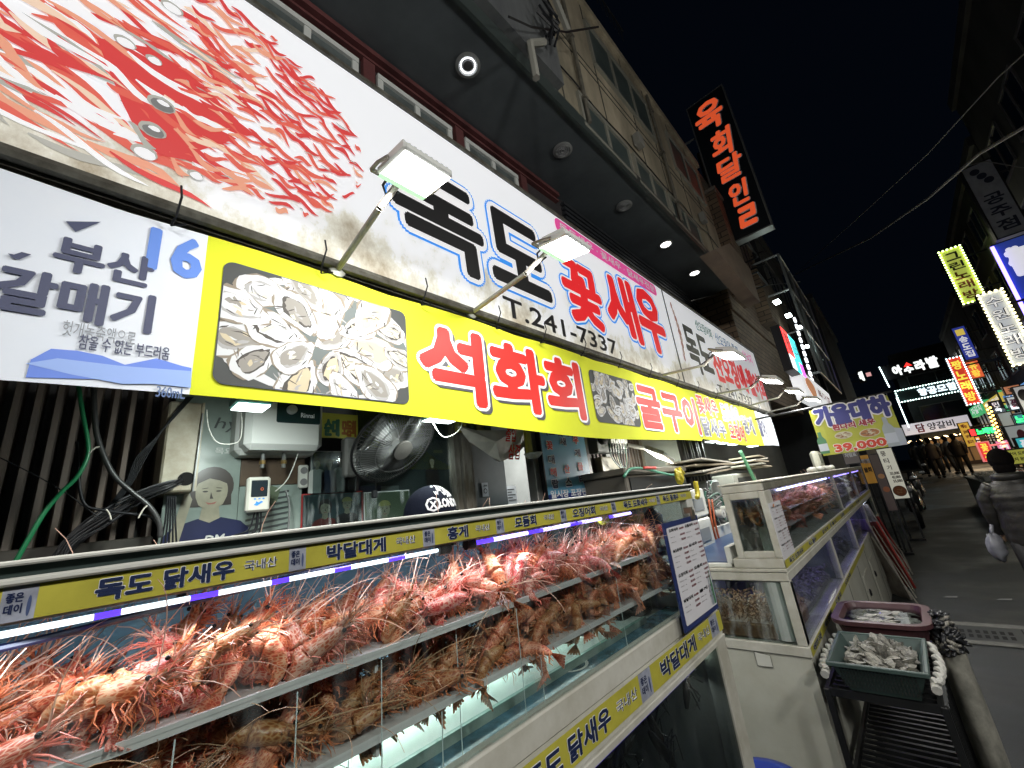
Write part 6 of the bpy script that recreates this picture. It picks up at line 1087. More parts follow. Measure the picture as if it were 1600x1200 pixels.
def shell_mesh(seed):
    r = random.Random(seed); mb = MB(); n = 12; rings = 5; vs = []
    for side in (1, -1):
        base = len(mb.v); vs = []
        for i in range(rings + 1):
            t = i / rings
            for k in range(n): th = 2 * PI * k / n; a = .042 * t * (1 + .25 * math.cos(th)) * (1 + r.uniform(-.08, .08)); b = .024 * t * (1 + r.uniform(-.1, .1)); vs.append((a * math.cos(th), b * math.sin(th), side * (.012 * (1 - t * t)) + r.uniform(-.001, .001)))
        mb.add(vs, [(i * n + k, (i + 1) * n + k, (i + 1) * n + (k + 1) % n, i * n + (k + 1) % n) for i in range(rings) for k in range(n)])
    me = bpy.data.meshes.new('oyster'); me.from_pydata(mb.v, [], mb.f); me.polygons.foreach_set('use_smooth', [True] * len(me.polygons)); me.materials.append(M('oyster shell', (.36, .35, .30), .5, tint=(.07, .07, .065), scale=65, bump=.6, rnd=.35, stretch=(1, 2.2, 1))); return me
OY = [shell_mesh(i) for i in range(6)]
def oysters(x0, x1, y0, y1, z, n, h, label, grp, sc=1, flat=False):
    for i in range(n):
        x = random.uniform(x0, x1); y = random.uniform(y0, y1); c = 1 - abs((x - (x0 + x1) / 2) / (x1 - x0)) * .8 - abs((y - (y0 + y1) / 2) / (y1 - y0)) * .6
        o = bpy.data.objects.new('oyster', random.choice(OY)); C.objects.link(o); o.location = (x, y, z + h * c * random.uniform(.4, 1)); o.scale = (sc * random.uniform(.8, 1.2),) * 3; o.rotation_euler = (random.gauss(0, .25 if flat else .7), random.gauss(0, .2 if flat else .6), random.uniform(-.4, .4) if flat else random.uniform(0, 6.28)); tag(o, label, 'oyster', grp)
random.seed(61); oysters(x0 + .05, x1 - .05, y0 + .06, y1 - .05, .735, 170, .075, 'pale rough oyster heaped in the green basket', 'oysters in the green basket', .85)
mb = MB(); mb.box((x0 + .05, y0 + .05, .69), (x1 - .05, y1 - .05, .735)); tag(mb.build('oyster_bulk', M('shell bulk', (.14, .135, .12), .7, tint=(.03, .03, .028), scale=40, bump=.8)), 'packed oysters filling the bottom of the green basket', 'oysters', kind='stuff')
tb_ = thing('tub', 'maroon rounded plastic tub of water and oysters behind the green basket', 'tub', (-.35, 3.2, .6)); mb = MB(); X0, X1, Y0_, Y1_, Z = -.55, -.135, 2.96, 3.42, .83
def rring(x0, x1, y0, y1, r, z, n=6):
    v = []
    for cx, cy, a0 in ((x1 - r, y1 - r, 0), (x0 + r, y1 - r, 90), (x0 + r, y0 + r, 180), (x1 - r, y0 + r, 270)):
        for k in range(n + 1): a = math.radians(a0 + 90 * k / n); v.append((cx + r * math.cos(a), cy + r * math.sin(a), z))
    return v
rs = [rring(X0 + .05, X1 - .05, Y0_ + .05, Y1_ - .05, .08, .675), rring(X0 + .02, X1 - .02, Y0_ + .02, Y1_ - .02, .08, Z - .03), rring(X0, X1, Y0_, Y1_, .09, Z - .02), rring(X0, X1, Y0_, Y1_, .09, Z), rring(X0 + .035, X1 - .035, Y0_ + .035, Y1_ - .035, .06, Z), rring(X0 + .045, X1 - .045, Y0_ + .045, Y1_ - .045, .06, Z - .03), rring(X0 + .06, X1 - .06, Y0_ + .06, Y1_ - .06, .05, .69)]
n = len(rs[0]); mb.add([v for r in rs for v in r], [(i * n + k, i * n + (k + 1) % n, (i + 1) * n + (k + 1) % n, (i + 1) * n + k) for i in range(len(rs) - 1) for k in range(n)] + [tuple(range(n))[::-1], tuple((len(rs) - 1) * n + k for k in range(n))]); mb.build('tub_body', M('maroon plastic', (.085, .035, .04), .4, var=.3), tb_)
oysters(X0 + .08, X1 - .08, Y0_ + .08, Y1_ - .08, Z - .045, 115, .02, 'wet oyster lying flat in the maroon tub', 'oysters in the maroon tub', .9, True)
mb = MB(); mb.add(rring(X0 + .046, X1 - .046, Y0_ + .046, Y1_ - .046, .06, Z - .022), [tuple(range(n))]); mb.build('water', glass('tub water', (.8, .85, .85), .16, .04), tb_)
# crate rack that carries them
rk = thing('crate_rack', 'black slatted crate rack under the basket and tub', 'rack', (-.37, 2.9, 0)); mb = MB()
for z in (.04, .3, .64):
    mb.box((-.56, 2.5, z), (-.17, 2.515, z + .03)); mb.box((-.56, 3.36, z), (-.17, 3.375, z + .03)); mb.box((-.185, 2.515, z), (-.17, 3.36, z + .03)); mb.box((-.56, 2.515, z), (-.545, 3.36, z + .03))
    for k in range(16): mb.box((-.56 + .02, 2.52 + k * .052, z + .005), (-.18, 2.535 + k * .052, z + .02))
for (a, b) in ((-.565, 2.495), (-.18, 2.495), (-.565, 3.355), (-.18, 3.355)): mb.bbox((a, b, 0), (a + .025, b + .025, .668), .003)
for k in range(12): mb.box((-.165 - .004, 2.53 + k * .07, .07), (-.165, 2.545 + k * .07, .57))
mb.build('rack_frame', M('black crate', (.008, .009, .010), .5, var=.3), rk)
sk = thing('mussel_sack', 'pale grey standing sack heaped with dark mussels beside the tub', 'sack', (-.03, 3.05, 0)); mb = MB(); n = 20; vs = []; prof = [(.03, .55), (.10, .8), (.22, .95), (.36, 1.02), (.5, .98), (.62, .9), (.70, .96)]
random.seed(12)
for z, s in prof:
    for k in range(n): th = 2 * PI * k / n; q = s * (1 + .05 * math.sin(5 * th + z * 9) + random.uniform(-.02, .02)); vs.append((-.105 + .055 * q * math.cos(th), 3.15 + .13 * q * math.sin(th), z))
mb.add(vs, [(i * n + k, i * n + (k + 1) % n, (i + 1) * n + (k + 1) % n, (i + 1) * n + k) for i in range(len(prof) - 1) for k in range(n)] + [tuple(range(n))[::-1]]); mb.build('sack_body', M('woven sack', (.40, .39, .33), .8, tint=(.2, .2, .17), scale=12, bump=.5), sk, True)
mb = MB(); 
for i in range(150): a = random.uniform(0, 6.28); r = math.sqrt(random.random()) * .95; p = Vector((-.105 + .062 * r * math.cos(a), 3.15 + .14 * r * math.sin(a), .68 + (1 - r * r) * .16 + random.uniform(-.02, .02))); mb.ell(p, (.012, .028, .009), 7, 5, 0 if i % 5 else 1, Matrix.Rotation(random.uniform(0, 3), 3, 'Z') @ Matrix.Rotation(random.uniform(-1, 1), 3, 'X'))
tag(mb.build('mussels', [M('mussel', (.03, .032, .036), .3, var=.5, scale=40), M('mussel pale', (.22, .21, .18), .4)], None, True), 'dark mussels heaped on top of the pale sack', 'mussels', kind='stuff')
# blue stool in the gap
p = P(1192, 1186, z=.5); st_ = thing('stool', 'blue plastic stool with a rounded seat between the two tanks', 'stool', (p.x, p.y - .12, 0)); c = Vector((p.x + .03, p.y - .12, 0)); mb = MB()
mb.lathe([(.15, .44), (.165, .455), (.165, .475), (.155, .49), (.12, .493), (.10, .486), (.0, .484)], c, n=32); mb.build('seat', M('blue plastic', (.01, .035, .30), .3), st_, True)
for sx in (-1, 1):
    for sy in (-1, 1): mb = MB(); mb.tube([c + Vector((sx * .1, sy * .1, .45)), c + Vector((sx * .14, sy * .14, 0))], [.022, .018], 8); mb.build('leg', MC['blue plastic'], st_)

# ================================================================== people
def skin_person(name, joints, edges, mat, parent):
    me = bpy.data.meshes.new(name); me.from_pydata([j[0] for j in joints], edges, []); o = bpy.data.objects.new(name, me); C.objects.link(o); o.modifiers.new('s', 'SKIN')
    for v, j in zip(me.skin_vertices[0].data, joints): v.radius = (j[1], j[1] if len(j) < 3 else j[2])
    me.skin_vertices[0].data[0].use_root = True; sb = o.modifiers.new('u', 'SUBSURF'); sb.levels = sb.render_levels = 2
    dg = bpy.context.evaluated_depsgraph_get(); m2 = bpy.data.meshes.new_from_object(o.evaluated_get(dg)); bpy.data.objects.remove(o); m2.materials.clear(); m2.materials.append(mat); m2.polygons.foreach_set('use_smooth', [True] * len(m2.polygons)); n = bpy.data.objects.new(name, m2); C.objects.link(n)
    if parent: n.parent = parent
    return n
skin_m = M('skin', (.42, .27, .19), .5)
def person(loc, yaw, label, top, pants, hair, h=1.68, group=None, stride=.12, coat_len=.78, hood=False, arms='down', shoes=None):
    t = thing('person', label, 'person', loc, group); t.rotation_euler = (0, 0, yaw); s = h / 1.7
    J = [((0, 0, .93), .13, .11), ((0, 0, 1.12), .125, .10), ((0, 0, 1.32), .15, .105), ((0, 0, 1.43), .08, .075), ((0, .01, 1.5), .05, .05), ((0, .015, 1.58), .072, .088), ((0, .02, 1.66), .068, .08)]
    E__ = [(0, 1), (1, 2), (2, 3), (3, 4), (4, 5), (5, 6)]
    for sx in (-1, 1):
        st_ = stride * sx; b = len(J); J += [((sx * .09, 0, .86), .085, .085), ((sx * .095, st_ * .6 + .02, .5), .058, .06), ((sx * .095, st_ - .02, .09), .038, .04), ((sx * .1, st_ + .1, .035), .036, .028)]; E__ += [(0, b), (b, b + 1), (b + 1, b + 2), (b + 2, b + 3)]
        b = len(J); J += [((sx * .14, 0, 1.33), .045, .045), ((sx * .215, -.02 - st_ * .3, 1.10), .034, .034), ((sx * .21, .05 - st_ * .6, .88), .028, .028), ((sx * .21, .07 - st_ * .6, .80), .024, .018)]; E__ += [(2, b), (b, b + 1), (b + 1, b + 2), (b + 2, b + 3)]
    J = [(tuple(c * s for c in j[0]), j[1] * s, (j[2] if len(j) > 2 else j[1]) * s) for j in J]
    skin_person('body', J, E__, skin_m, t)
    # coat: rings around the torso, pants and hair as clothing over the body
    def rings(prof, mat, nm, n=20, puff=0):
        mb = MB(); vs = []
        for (z, rx, ry, oy) in prof:
            for k in range(n): th = 2 * PI * k / n; vs.append((rx * s * math.cos(th), (ry * math.sin(th) + oy) * s, z * s))
        mb.add(vs, [(i * n + k, i * n + (k + 1) % n, (i + 1) * n + (k + 1) % n, (i + 1) * n + k) for i in range(len(prof) - 1) for k in range(n)] + [tuple(range(n))[::-1], tuple((len(prof) - 1) * n + k for k in range(n))]); return mb.build(nm, mat, t, True)
    def unp(o): o.matrix_parent_inverse = Matrix(); return o
    base = [(coat_len, .19, .15, 0), (.95, .20, .155, 0), (1.12, .185, .15, 0), (1.26, .205, .155, 0), (1.36, .185, .13, 0), (1.42, .12, .10, 0), (1.50, .075, .08, .01)]
    prof = []
    for i in range(len(base) - 1):
        a, b = base[i], base[i + 1]; m_ = 4
        for k in range(m_): u = k / m_; prof.append([a[j] + (b[j] - a[j]) * u for j in range(4)])
    prof.append(list(base[-1]))
    if hood:   # quilted puffs
        new = []
        for i in range(57): u = i / 56 * (len(prof) - 1); j = min(int(u), len(prof) - 2); f_ = u - j; q = [prof[j][c] + (prof[j + 1][c] - prof[j][c]) * f_ for c in range(4)]; pf_ = 1 + .028 * abs(math.sin(i / 56 * PI * 9)) ** .6; q[1] *= pf_; q[2] *= pf_; new.append(q)
        prof = new
    unp(rings(prof, top, 'coat'))
    for sx in (-1, 1):
        st_ = stride * sx; a = [Vector((sx * .13, 0, 1.37)), Vector((sx * .215, -.01 - st_ * .15, 1.25)), Vector((sx * .225, -.02 - st_ * .3, 1.10)), Vector((sx * .21, .05 - st_ * .6, .9))]; mb = MB(); pts = []; rr = []
        for i in range(28): u = i / 27 * 3; j = min(int(u), 2); pts.append(a[j].lerp(a[j + 1], u - j) * s); rr.append((.082 - .026 * i / 27) * s * ((1 + .07 * abs(math.sin(i / 27 * PI * 7)) ** .6) if hood else 1))
        mb.tube(pts, rr, 12); unp(mb.build('sleeve', top, t, True))
        mb = MB(); mb.tube([Vector(p) * s for p in ((sx * .09, 0, .92), (sx * .095, st_ * .6 + .015, .5), (sx * .095, st_ - .02, .1))], [.105 * s, .078 * s, .055 * s], 12); unp(mb.build('trouser_leg', pants, t, True))
        mb = MB(); mb.bbox((sx * .095 * s - .045 * s, (st_ - .07) * s, .0), (sx * .095 * s + .045 * s, (st_ + .17) * s, .085 * s), .025 * s); unp(mb.build('shoe', shoes or black_pl, t, True))
    mb = MB(); mb.ell((0, -.012 * s, 1.63 * s), (.094 * s, .108 * s, .115 * s), 18, 12, jit=.03); mb.ell((0, -.045 * s, 1.55 * s), (.08 * s, .06 * s, .09 * s), 14, 9, jit=.05)
    unp(mb.build('hair', hair, t, True))
    if hood: mb = MB(); mb.tube([Vector((math.cos(a) * .085, math.sin(a) * .075 - .01, 1.455)) * s for a in [2 * PI * k / 16 for k in range(17)]], .045 * s, 8); unp(mb.build('hood', top, t, True))
    return t
hair_m = M('dark hair', (.006, .005, .005), .95, bump=.6, scale=60); hair_m.node_tree.nodes['Principled BSDF'].inputs['Specular IOR Level'].default_value = .08
pufg = M('grey quilted coat', (.035, .034, .031), .38, var=.45, scale=14, bump=.8); dk_tr = M('black trousers', (.012, .012, .013), .7)
pw_ = P(1592, 800, y=3.35)
wp = P(1573, 740, y=6.2); wm = person((wp.x, 6.2, 0), -.1, 'person in a grey quilted puffer jacket walking away at the right edge', pufg, dk_tr, hair_m, 1.58, None, .16, .80, True, shoes=white_paint)
mb = MB(); bp = Vector((wp.x - .27, 6.2, .72)); mb.ell(bp, (.06, .09, .12), 16, 12, jit=.2); mb.tube([bp + Vector((0, 0, .1)), bp + Vector((.03, .02, .2))], .014, 6); tag(mb.build('carrier_bag', M('white carrier bag', (.26, .27, .30), .5, var=.3, scale=12), None, True), 'crumpled white carrier bag held low by the walking person', 'bag')
pcols = [(.012, .014, .02), (.02, .03, .05), (.035, .03, .03), (.015, .015, .015), (.03, .035, .05), (.02, .02, .025)]
for i, (px, py, yaw, lb) in enumerate(((1440, 729, .3, 'person in black at the left of the group down the lane'), (1453, 731, -.2, 'person in a dark navy coat, second in the group down the lane'), (1467, 733, .1, 'person in a dark brown coat in the middle of the group down the lane'), (1480, 735, 0, 'person in black with legs apart walking down the lane'), (1497, 737, .4, 'person in dark blue beside the one walking with legs apart'), (1510, 732, -.3, 'person in dark clothes nearest the red sign at the right'))):
    y = 29 - (i % 3) * 1.6; p = P(px, py, y=y); person((p.x, y, gz(y)), yaw, lb, M('coat %d' % i, pcols[i], .6), dk_tr, hair_m, 1.62 + .05 * (i % 3), 'people down the lane', .14, .8)
# cook behind the tank, only the cap shows
p = P(672, 792, x=-1.45); ck = person((p.x, p.y, 0), .6, 'person behind the near tank in a navy cap with LONDON written on it', M('cook navy', (.015, .02, .04), .6), dk_tr, hair_m, (p.z + .05) / 1.745 * 1.7, None, .05)
capn = M('cap navy', (.006, .008, .016), .9, bump=.3, scale=60); capn.node_tree.nodes['Principled BSDF'].inputs['Specular IOR Level'].default_value = .1; cz = (p.z - .01); cx, cy = p.x, p.y
mb = MB(); n = 44; rows_ = 16; vs = []
for i in range(rows_ + 1):
    ph = PI / 2 * i / rows_
    for k in range(n): th = 2 * PI * k / n; vs.append((cx + .105 * math.sin(ph + .0001) * math.cos(th), cy + .118 * math.sin(ph + .0001) * math.sin(th), cz - .02 + .115 * math.cos(ph)))
mb.add(vs, [(i * n + k, (i + 1) * n + k, (i + 1) * n + (k + 1) % n, i * n + (k + 1) % n) for i in range(rows_) for k in range(n)]); mb.add([(cx + .03, cy + .10, cz - .012), (cx + .095, cy + .06, cz - .012), (cx + .10, cy + .17, cz - .03), (cx + .03, cy + .20, cz - .03), (cx - .05, cy + .18, cz - .03), (cx - .05, cy + .11, cz - .012)], [(0, 1, 2, 3, 4, 5)])
cp = mb.build('cap', capn, ck, True)
def on_cap(mb, s_, th0, th1, ph0, ph1, mi=0, bold=.05, e=.0028, shear=0):
    vs, fs = text_geo(s_, bold); xs_ = [v[0] for v in vs]; ys2 = [v[1] for v in vs]; a, b = min(xs_), max(xs_); c_, d = min(ys2), max(ys2); out = []
    for x, y in vs:
        th = th0 + (th1 - th0) * (x - a) / (b - a); ph = ph1 + (ph0 - ph1) * (y - c_) / (d - c_); out.append((cx + (.105 + e) * math.sin(ph) * math.cos(th), cy + (.118 + e) * math.sin(ph) * math.sin(th), cz - .02 + (.115 + e) * math.cos(ph)))
    mb.add(out, fs, mi)
mb = MB(); on_cap(mb, 'LONDON', -.85, .50, 1.08, 1.40); random.seed(3)
for k in range(34): a = random.uniform(-1.0, .5); b_ = random.uniform(.25, .88); on_cap(mb, random.choice('SEXKAMWZ'), a - .1, a + .16, b_, b_ + .17)
on_cap(mb, 'O', -1.35, -.75, 1.0, 1.5, bold=.0); on_cap(mb, 'X', -1.2, -.9, 1.15, 1.4)
mb.build('cap_print', M('cap print', (.6, .6, .62), .5), cp)

# ================================================================== hanging price banner over the lane edge
yB = 6.2; BF = FY(yB); fb = lambda p: (P(p[0], p[1], y=yB)[0], P(p[0], p[1], y=yB)[2]); q = [fb(p) for p in ((1265, 640), (1391, 618), (1413, 697), (1284, 711))]; bx = bx4(q)
gb = thing('hanging_banner', 'yellow hanging banner offering autumn prawns at 39,000 with two green bottles', 'banner', (bx[0], yB, bx[1]))
mb = MB(); n = 16; vs = [BF.p(bx[0] + (bx[2] - bx[0]) * i / n, v, .006 * math.sin(i * 1.1)) for i in range(n + 1) for v in (bx[1], bx[3])]; mb.add(vs, [(2 * i, 2 * i + 2, 2 * i + 3, 2 * i + 1) for i in range(n)]); o = mb.build('banner_cloth', M('dull yellow vinyl', (.44, .46, .05), .4, var=.15), gb); md = o.modifiers.new('s', 'SOLIDIFY'); md.thickness = .002
dnv = M('banner indigo', (.035, .04, .22), .45); mar = M('banner maroon', (.3, .03, .05), .45)
it = []
for t_, b_, m_ in (('가을대하', ((1273, 655), (1392, 636), (1325, 628), (1325, 661)), dnv), ('흰다리 새우', ((1300, 667), (1368, 659), (1334, 658), (1334, 668)), mar), ('39,000', ((1303, 698), (1386, 691), (1345, 689), (1345, 703)), M('price red', (.55, .05, .02), .45))):
    r_ = lrtb(fb, *b_); it.append((t_, r_, wt, .10, 0, .009)); it.append((t_, r_, m_, .055, 0, .011))
lettering(gb, BF, it)
mb = MB()
for c_, r_, m0 in (((1318, 680), (.085, .042), 0), ((1359, 676), (.095, .048), 1)):
    u, v = fb(c_); disc(mb, BF, u, v, r_[0], r_[1], .009, 3); disc(mb, BF, u, v, r_[0] * .88, r_[1] * .85, .0095, m0); random.seed(3)
    for k in range(34): a = random.uniform(0, 6.28); rr = random.uniform(0, .75); disc(mb, BF, u + r_[0] * rr * math.cos(a), v + r_[1] * rr * math.sin(a), .016, .005, .010 + k * .00002, 2 if k % 2 else 3, 8, rot=random.uniform(-.6, .6))
mb.build('plate_picture', [M('plate pale', (.42, .38, .28), .5), M('plate orange', (.38, .16, .06), .5), M('plate line', (.22, .1, .05), .5), M('plate white', (.55, .53, .42), .5)], gb)
mb = MB()
def bottle(fr, mb, u, v0, h, w, off, mi):
    for a, b, w0, w1 in ((0, .62, w, w), (.62, .78, w, w * .45), (.78, 1, w * .42, w * .38)): mb.poly([fr.p(u - w0, v0 + h * a, off), fr.p(u + w0, v0 + h * a, off), fr.p(u + w1, v0 + h * b, off), fr.p(u - w1, v0 + h * b, off)], mi)
    mb.poly([fr.p(u - w, v0 + h * .12, off + .001), fr.p(u + w, v0 + h * .12, off + .001), fr.p(u + w, v0 + h * .45, off + .001), fr.p(u - w, v0 + h * .45, off + .001)], 3)
u, v = fb((1289, 709)); bottle(BF, mb, u + .01, v, .26, .045, .0085, 1); u, v = fb((1400, 697)); bottle(BF, mb, u - .01, v + .0, .33, .05, .0085, 0); mb.poly([BF.p(bx[2] - .12, bx[1] - .0, .008), BF.p(bx[2] + .01, bx[1], .008), BF.p(bx[2] + .01, bx[1] + .18, .008), BF.p(bx[2] - .06, bx[1] + .2, .008)], 2)
mb.build('bottle_picture', [M('bottle pale', (.35, .4, .45), .4), M('bottle green', (.06, .2, .1), .4), M('print ice', (.4, .45, .55), .4), M('print label', (.5, .55, .65), .4)], gb)
mb = MB(); mb.tube([(-1.3, yB, bx[3] + .03), (bx[2] + .05, yB, bx[3] + .03)], .012, 6)
for k in range(5): u = bx[0] + (bx[2] - bx[0]) * k / 4; mb.tube([(u, yB, bx[3] - .01), (u, yB, bx[3] + .04)], .004, 4)
mb.build('hanging_rail', dark_metal, gb)

# ================================================================== standing signs after the long cabinet
def stand(label, quad, y, bg, its, frame=None, legs=True, em=0, name='standing_sign', lean=.25):
    fr = FY(y); f_ = lambda p: (P(p[0], p[1], y=y)[0], P(p[0], p[1], y=y)[2]); q = [f_(p) for p in quad]; b = bx4(q); t = thing(name, label, 'sign', (b[0], y, gz(y))); mb = MB(); panel(mb, fr, b, .06, 0); mb.build('sign_board', bg, t)
    mb = MB(); 
    for (a, c_) in (((b[0] - .012, b[1] - .012), (b[0], b[3] + .012)), ((b[2], b[1] - .012), (b[2] + .012, b[3] + .012))): panel(mb, fr, (a[0], a[1], c_[0], c_[1]), .07, 0, .006)
    panel(mb, fr, (b[0], b[3], b[2], b[3] + .012), .07, 0, .006); panel(mb, fr, (b[0], b[1] - .012, b[2], b[1]), .07, 0, .006); mb.build('sign_frame', frame or dark_metal, t)
    if legs: mb = MB(); mb.box((b[0] + .01, y, gz(y)), (b[0] + .04, y + .04, b[1] - .013)); mb.box((b[2] - .04, y, gz(y)), (b[2] - .01, y + .04, b[1] - .013)); mb.box((b[0], y - .1, gz(y)), (b[2], y + .14, gz(y) + .03)); mb.build('stand_base', dark_metal, t)
    lettering(t, fr, [(s_, lrtb(f_, *bb), m_, bo, 0, .003) for s_, bb, m_, bo in its]); return t, fr, b
cream_l = M('lit cream board', (.6, .6, .5), .5, emit=(1, .98, .82), es=.30)
brk = M('brown letters', (.05, .03, .02), .5)
t, fr, b = stand('tall lit cream sign board with prices and a round dish picture', ((1366, 703), (1390, 700), (1424, 777), (1401, 780)), 11.5, cream_l, [('뭉', ((1376, 710), (1384, 709), (1380, 705), (1380, 713)), brk, .02), ('티', ((1381, 721), (1389, 720), (1385, 716), (1385, 724)), brk, .02), ('기', ((1386, 731), (1393, 730), (1389, 727), (1390, 734)), brk, .02), ('35,000', ((1391, 741), (1405, 738), (1399, 737), (1399, 742)), brk, .03), ('45,000', ((1394, 747), (1407, 744), (1401, 743), (1401, 748)), brk, .03), ('55,000', ((1396, 752), (1410, 750), (1403, 749), (1403, 754)), brk, .03)])
p = P(1406, 767, y=11.5); mb = MB(); disc(mb, fr, p.x, p.z, .105, .105, .002, 0, 24); disc(mb, fr, p.x, p.z, .09, .09, .003, 1, 24); random.seed(2); [disc(mb, fr, p.x + random.uniform(-.04, .04), p.z + random.uniform(-.04, .04), .014, .009, .004 + k * .0001, 2, 8) for k in range(14)]; mb.build('dish_picture', [M('dish rim', (.2, .12, .06), .5), M('dish stew', (.45, .14, .05), .5), M('dish bits', (.6, .3, .12), .5)], t)
stand('orange and brown standing food sign leaning behind the long cabinet', ((1340, 713), (1356, 710), (1372, 752), (1358, 758)), 10.6, M('orange board', (.5, .24, .03), .5, emit=(1, .5, .08), es=.12), [('회덮밥', ((1346, 722), (1360, 720), (1352, 717), (1353, 724)), white_ink, .05), ('물회', ((1350, 735), (1362, 733), (1356, 730), (1357, 738)), brk, .04)])
mb = MB()
stand('narrow brown photo board with dish pictures between orange and cream signs', ((1357, 712), (1371, 709), (1402, 795), (1390, 800)), 10.2, M('photo board brown', (.14, .10, .09), .5), [('●', ((1372, 745), (1382, 743), (1377, 740), (1377, 748)), M('dish bits', (.6, .3, .12), .5), 0), ('●', ((1380, 765), (1390, 763), (1385, 760), (1385, 769)), M('dish stew', (.45, .14, .05), .5), 0)])
stand('grey notice board with small photographs just above the end of the long cabinet', ((1315, 706), (1338, 703), (1345, 722), (1322, 726)), 9.8, M('notice grey', (.25, .22, .22), .6), [('차림표', ((1320, 712), (1338, 710), (1330, 707), (1330, 714)), white_ink, .03)])
# leaning red and white panels on the ground
random.seed(19); redp = M('red panel', (.32, .03, .025), .5, var=.2); whp = M('off white panel', (.4, .37, .34), .55, tint=(.2, .16, .14), scale=9)
for i, (y, x, h_, m_, lb) in enumerate(((7.3, -.50, .95, whp, 'worn white lettered panel leaning on the end of the long cabinet'), (7.9, -.46, .85, redp, 'red lettered panel leaning beside the lane, nearest the road'), (8.5, -.50, 1.05, whp, 'tall off-white panel leaning behind the red one'), (9.2, -.52, .8, redp, 'small red panel leaning farthest along the cabinet'))):
    t = thing('leaning_panel', lb, 'panel', (x, y, 0), 'panels leaning by the cabinet'); T = Matrix.Translation((x, y, 0)) @ Matrix.Rotation(-.18, 4, 'Y') @ Matrix.Rotation(.5, 4, 'Z'); mb = MB(); mb.bbox((-.02, -.2, 0), (0, .3, h_), .003, 0, T); mb.build('panel_sheet', m_, t); fr = Fr(T @ Vector((0, 0, 0)), T.to_3x3() @ Vector((0, 1, 0)), T.to_3x3() @ Vector((0, 0, 1)))
    lettering(t, fr, [(('산오징어', '대하구이', '독도새우', '특가')[i], (-.16, h_ * .6, .26, h_ * .8), white_ink if m_ == redp else redp, .04, 0, .002), ('▲', (-.1, h_ * .15, .2, h_ * .45), white_ink if m_ == redp else brk, 0, 0, .002)])
for i in range(7): mb = MB(); y = 6.9 + i * .35; mb.tube([(-.38 + random.uniform(-.05, .05), y, .005), (-.45, y + .1, .25), (-.58, y + .1, .6 + random.uniform(0, .2))], .008, 5); tag(mb.build('pole', M('bare pole', (.25, .24, .2), .5)), 'thin pole leaning against the base of the long cabinet', 'pole', 'poles leaning on the cabinet base')

# ================================================================== right side of the lane
XRT = 3.25
rbm = M('right facade', (.045, .047, .045), .8, tint=(.015, .017, .018), scale=1.1, bump=.3, stretch=(1, 1, .4))
for (y0, y1, h_, nm, lb) in ((-7, 4.5, 7.5, 'shop_house', 'plain dark shop house opposite the prawn restaurant'), (4.6, 13.5, 9.5, 'dark_building', 'tall dark building at the upper right with grey unlit hanging sign'), (13.6, 23, 8.5, 'dark_building', 'dark building at right carrying the bulb-edged karaoke signs'), (23.1, 31.5, 7.5, 'dark_building', 'dark building at right just before the end of the lane')):
    b = thing(nm, lb, 'building', (XRT + 2, y0, 0)); mb = MB(); mb.box((XRT, y0, -.2), (XRT + 5, y1, h_)); mb.box((XRT - .08, y0, h_ + .001), (XRT + 5, y1, h_ + .25)); mb.box((XRT - .06, y0, 3.0), (XRT - .001, y1, 3.2)); mb.build('wall', rbm, b)
    RF = Fr((XRT, 0, 0), (0, -1, 0), (0, 0, 1)); y = y0 + .6
    while y < y1 - 1.4:
        for z in (3.8, 5.4, 7.0):
            if z + 1.1 < h_: window(b, RF, (-y - 1.1, z, -y, z + 1.0), 2, fm=M('dim frame', (.09, .09, .09), .5), gm=M('black glass', (.008, .012, .016), .15))
        y += 1.7
# added unseen floodlights opposite, to brighten the tank fronts and upper facade
for i, y in enumerate((-2.6, .2, 3.0)):
    t = thing('floodlight', ('floodlight on the opposite shop front farthest behind the camera', 'floodlight on the opposite shop front beside the camera', 'floodlight on the opposite shop front just beyond the camera')[i], 'floodlight', (XRT, y, 3.6), 'floodlights opposite'); mb = MB(); mb.tube([(XRT, y, 3.6), (XRT - .7, y, 3.75)], .014, 8); mb.build('arm', M('grey arm', (.33, .34, .3), .45), t)
    mb = MB(); T = Matrix.Translation((XRT - .8, y, 3.75)) @ Matrix.Rotation(1.35, 4, 'Y'); mb.bbox((-.16, -.2, 0), (.16, .2, .05), .01, 0, T); mb.build('housing', white_paint, t); mb = MB(); mb.box((-.145, -.185, -.004), (.145, .185, -.001), 0, T); mb.build('lens', E_('added lamp lens', (1, .98, .94), 12), t)
    area('added_opposite_lamp', T @ Vector((0, 0, -.02)), T @ Vector((0, .6 if i == 0 else 0, -1)), .3, .38, (120, 52, 44)[i], (1, .97, .92))
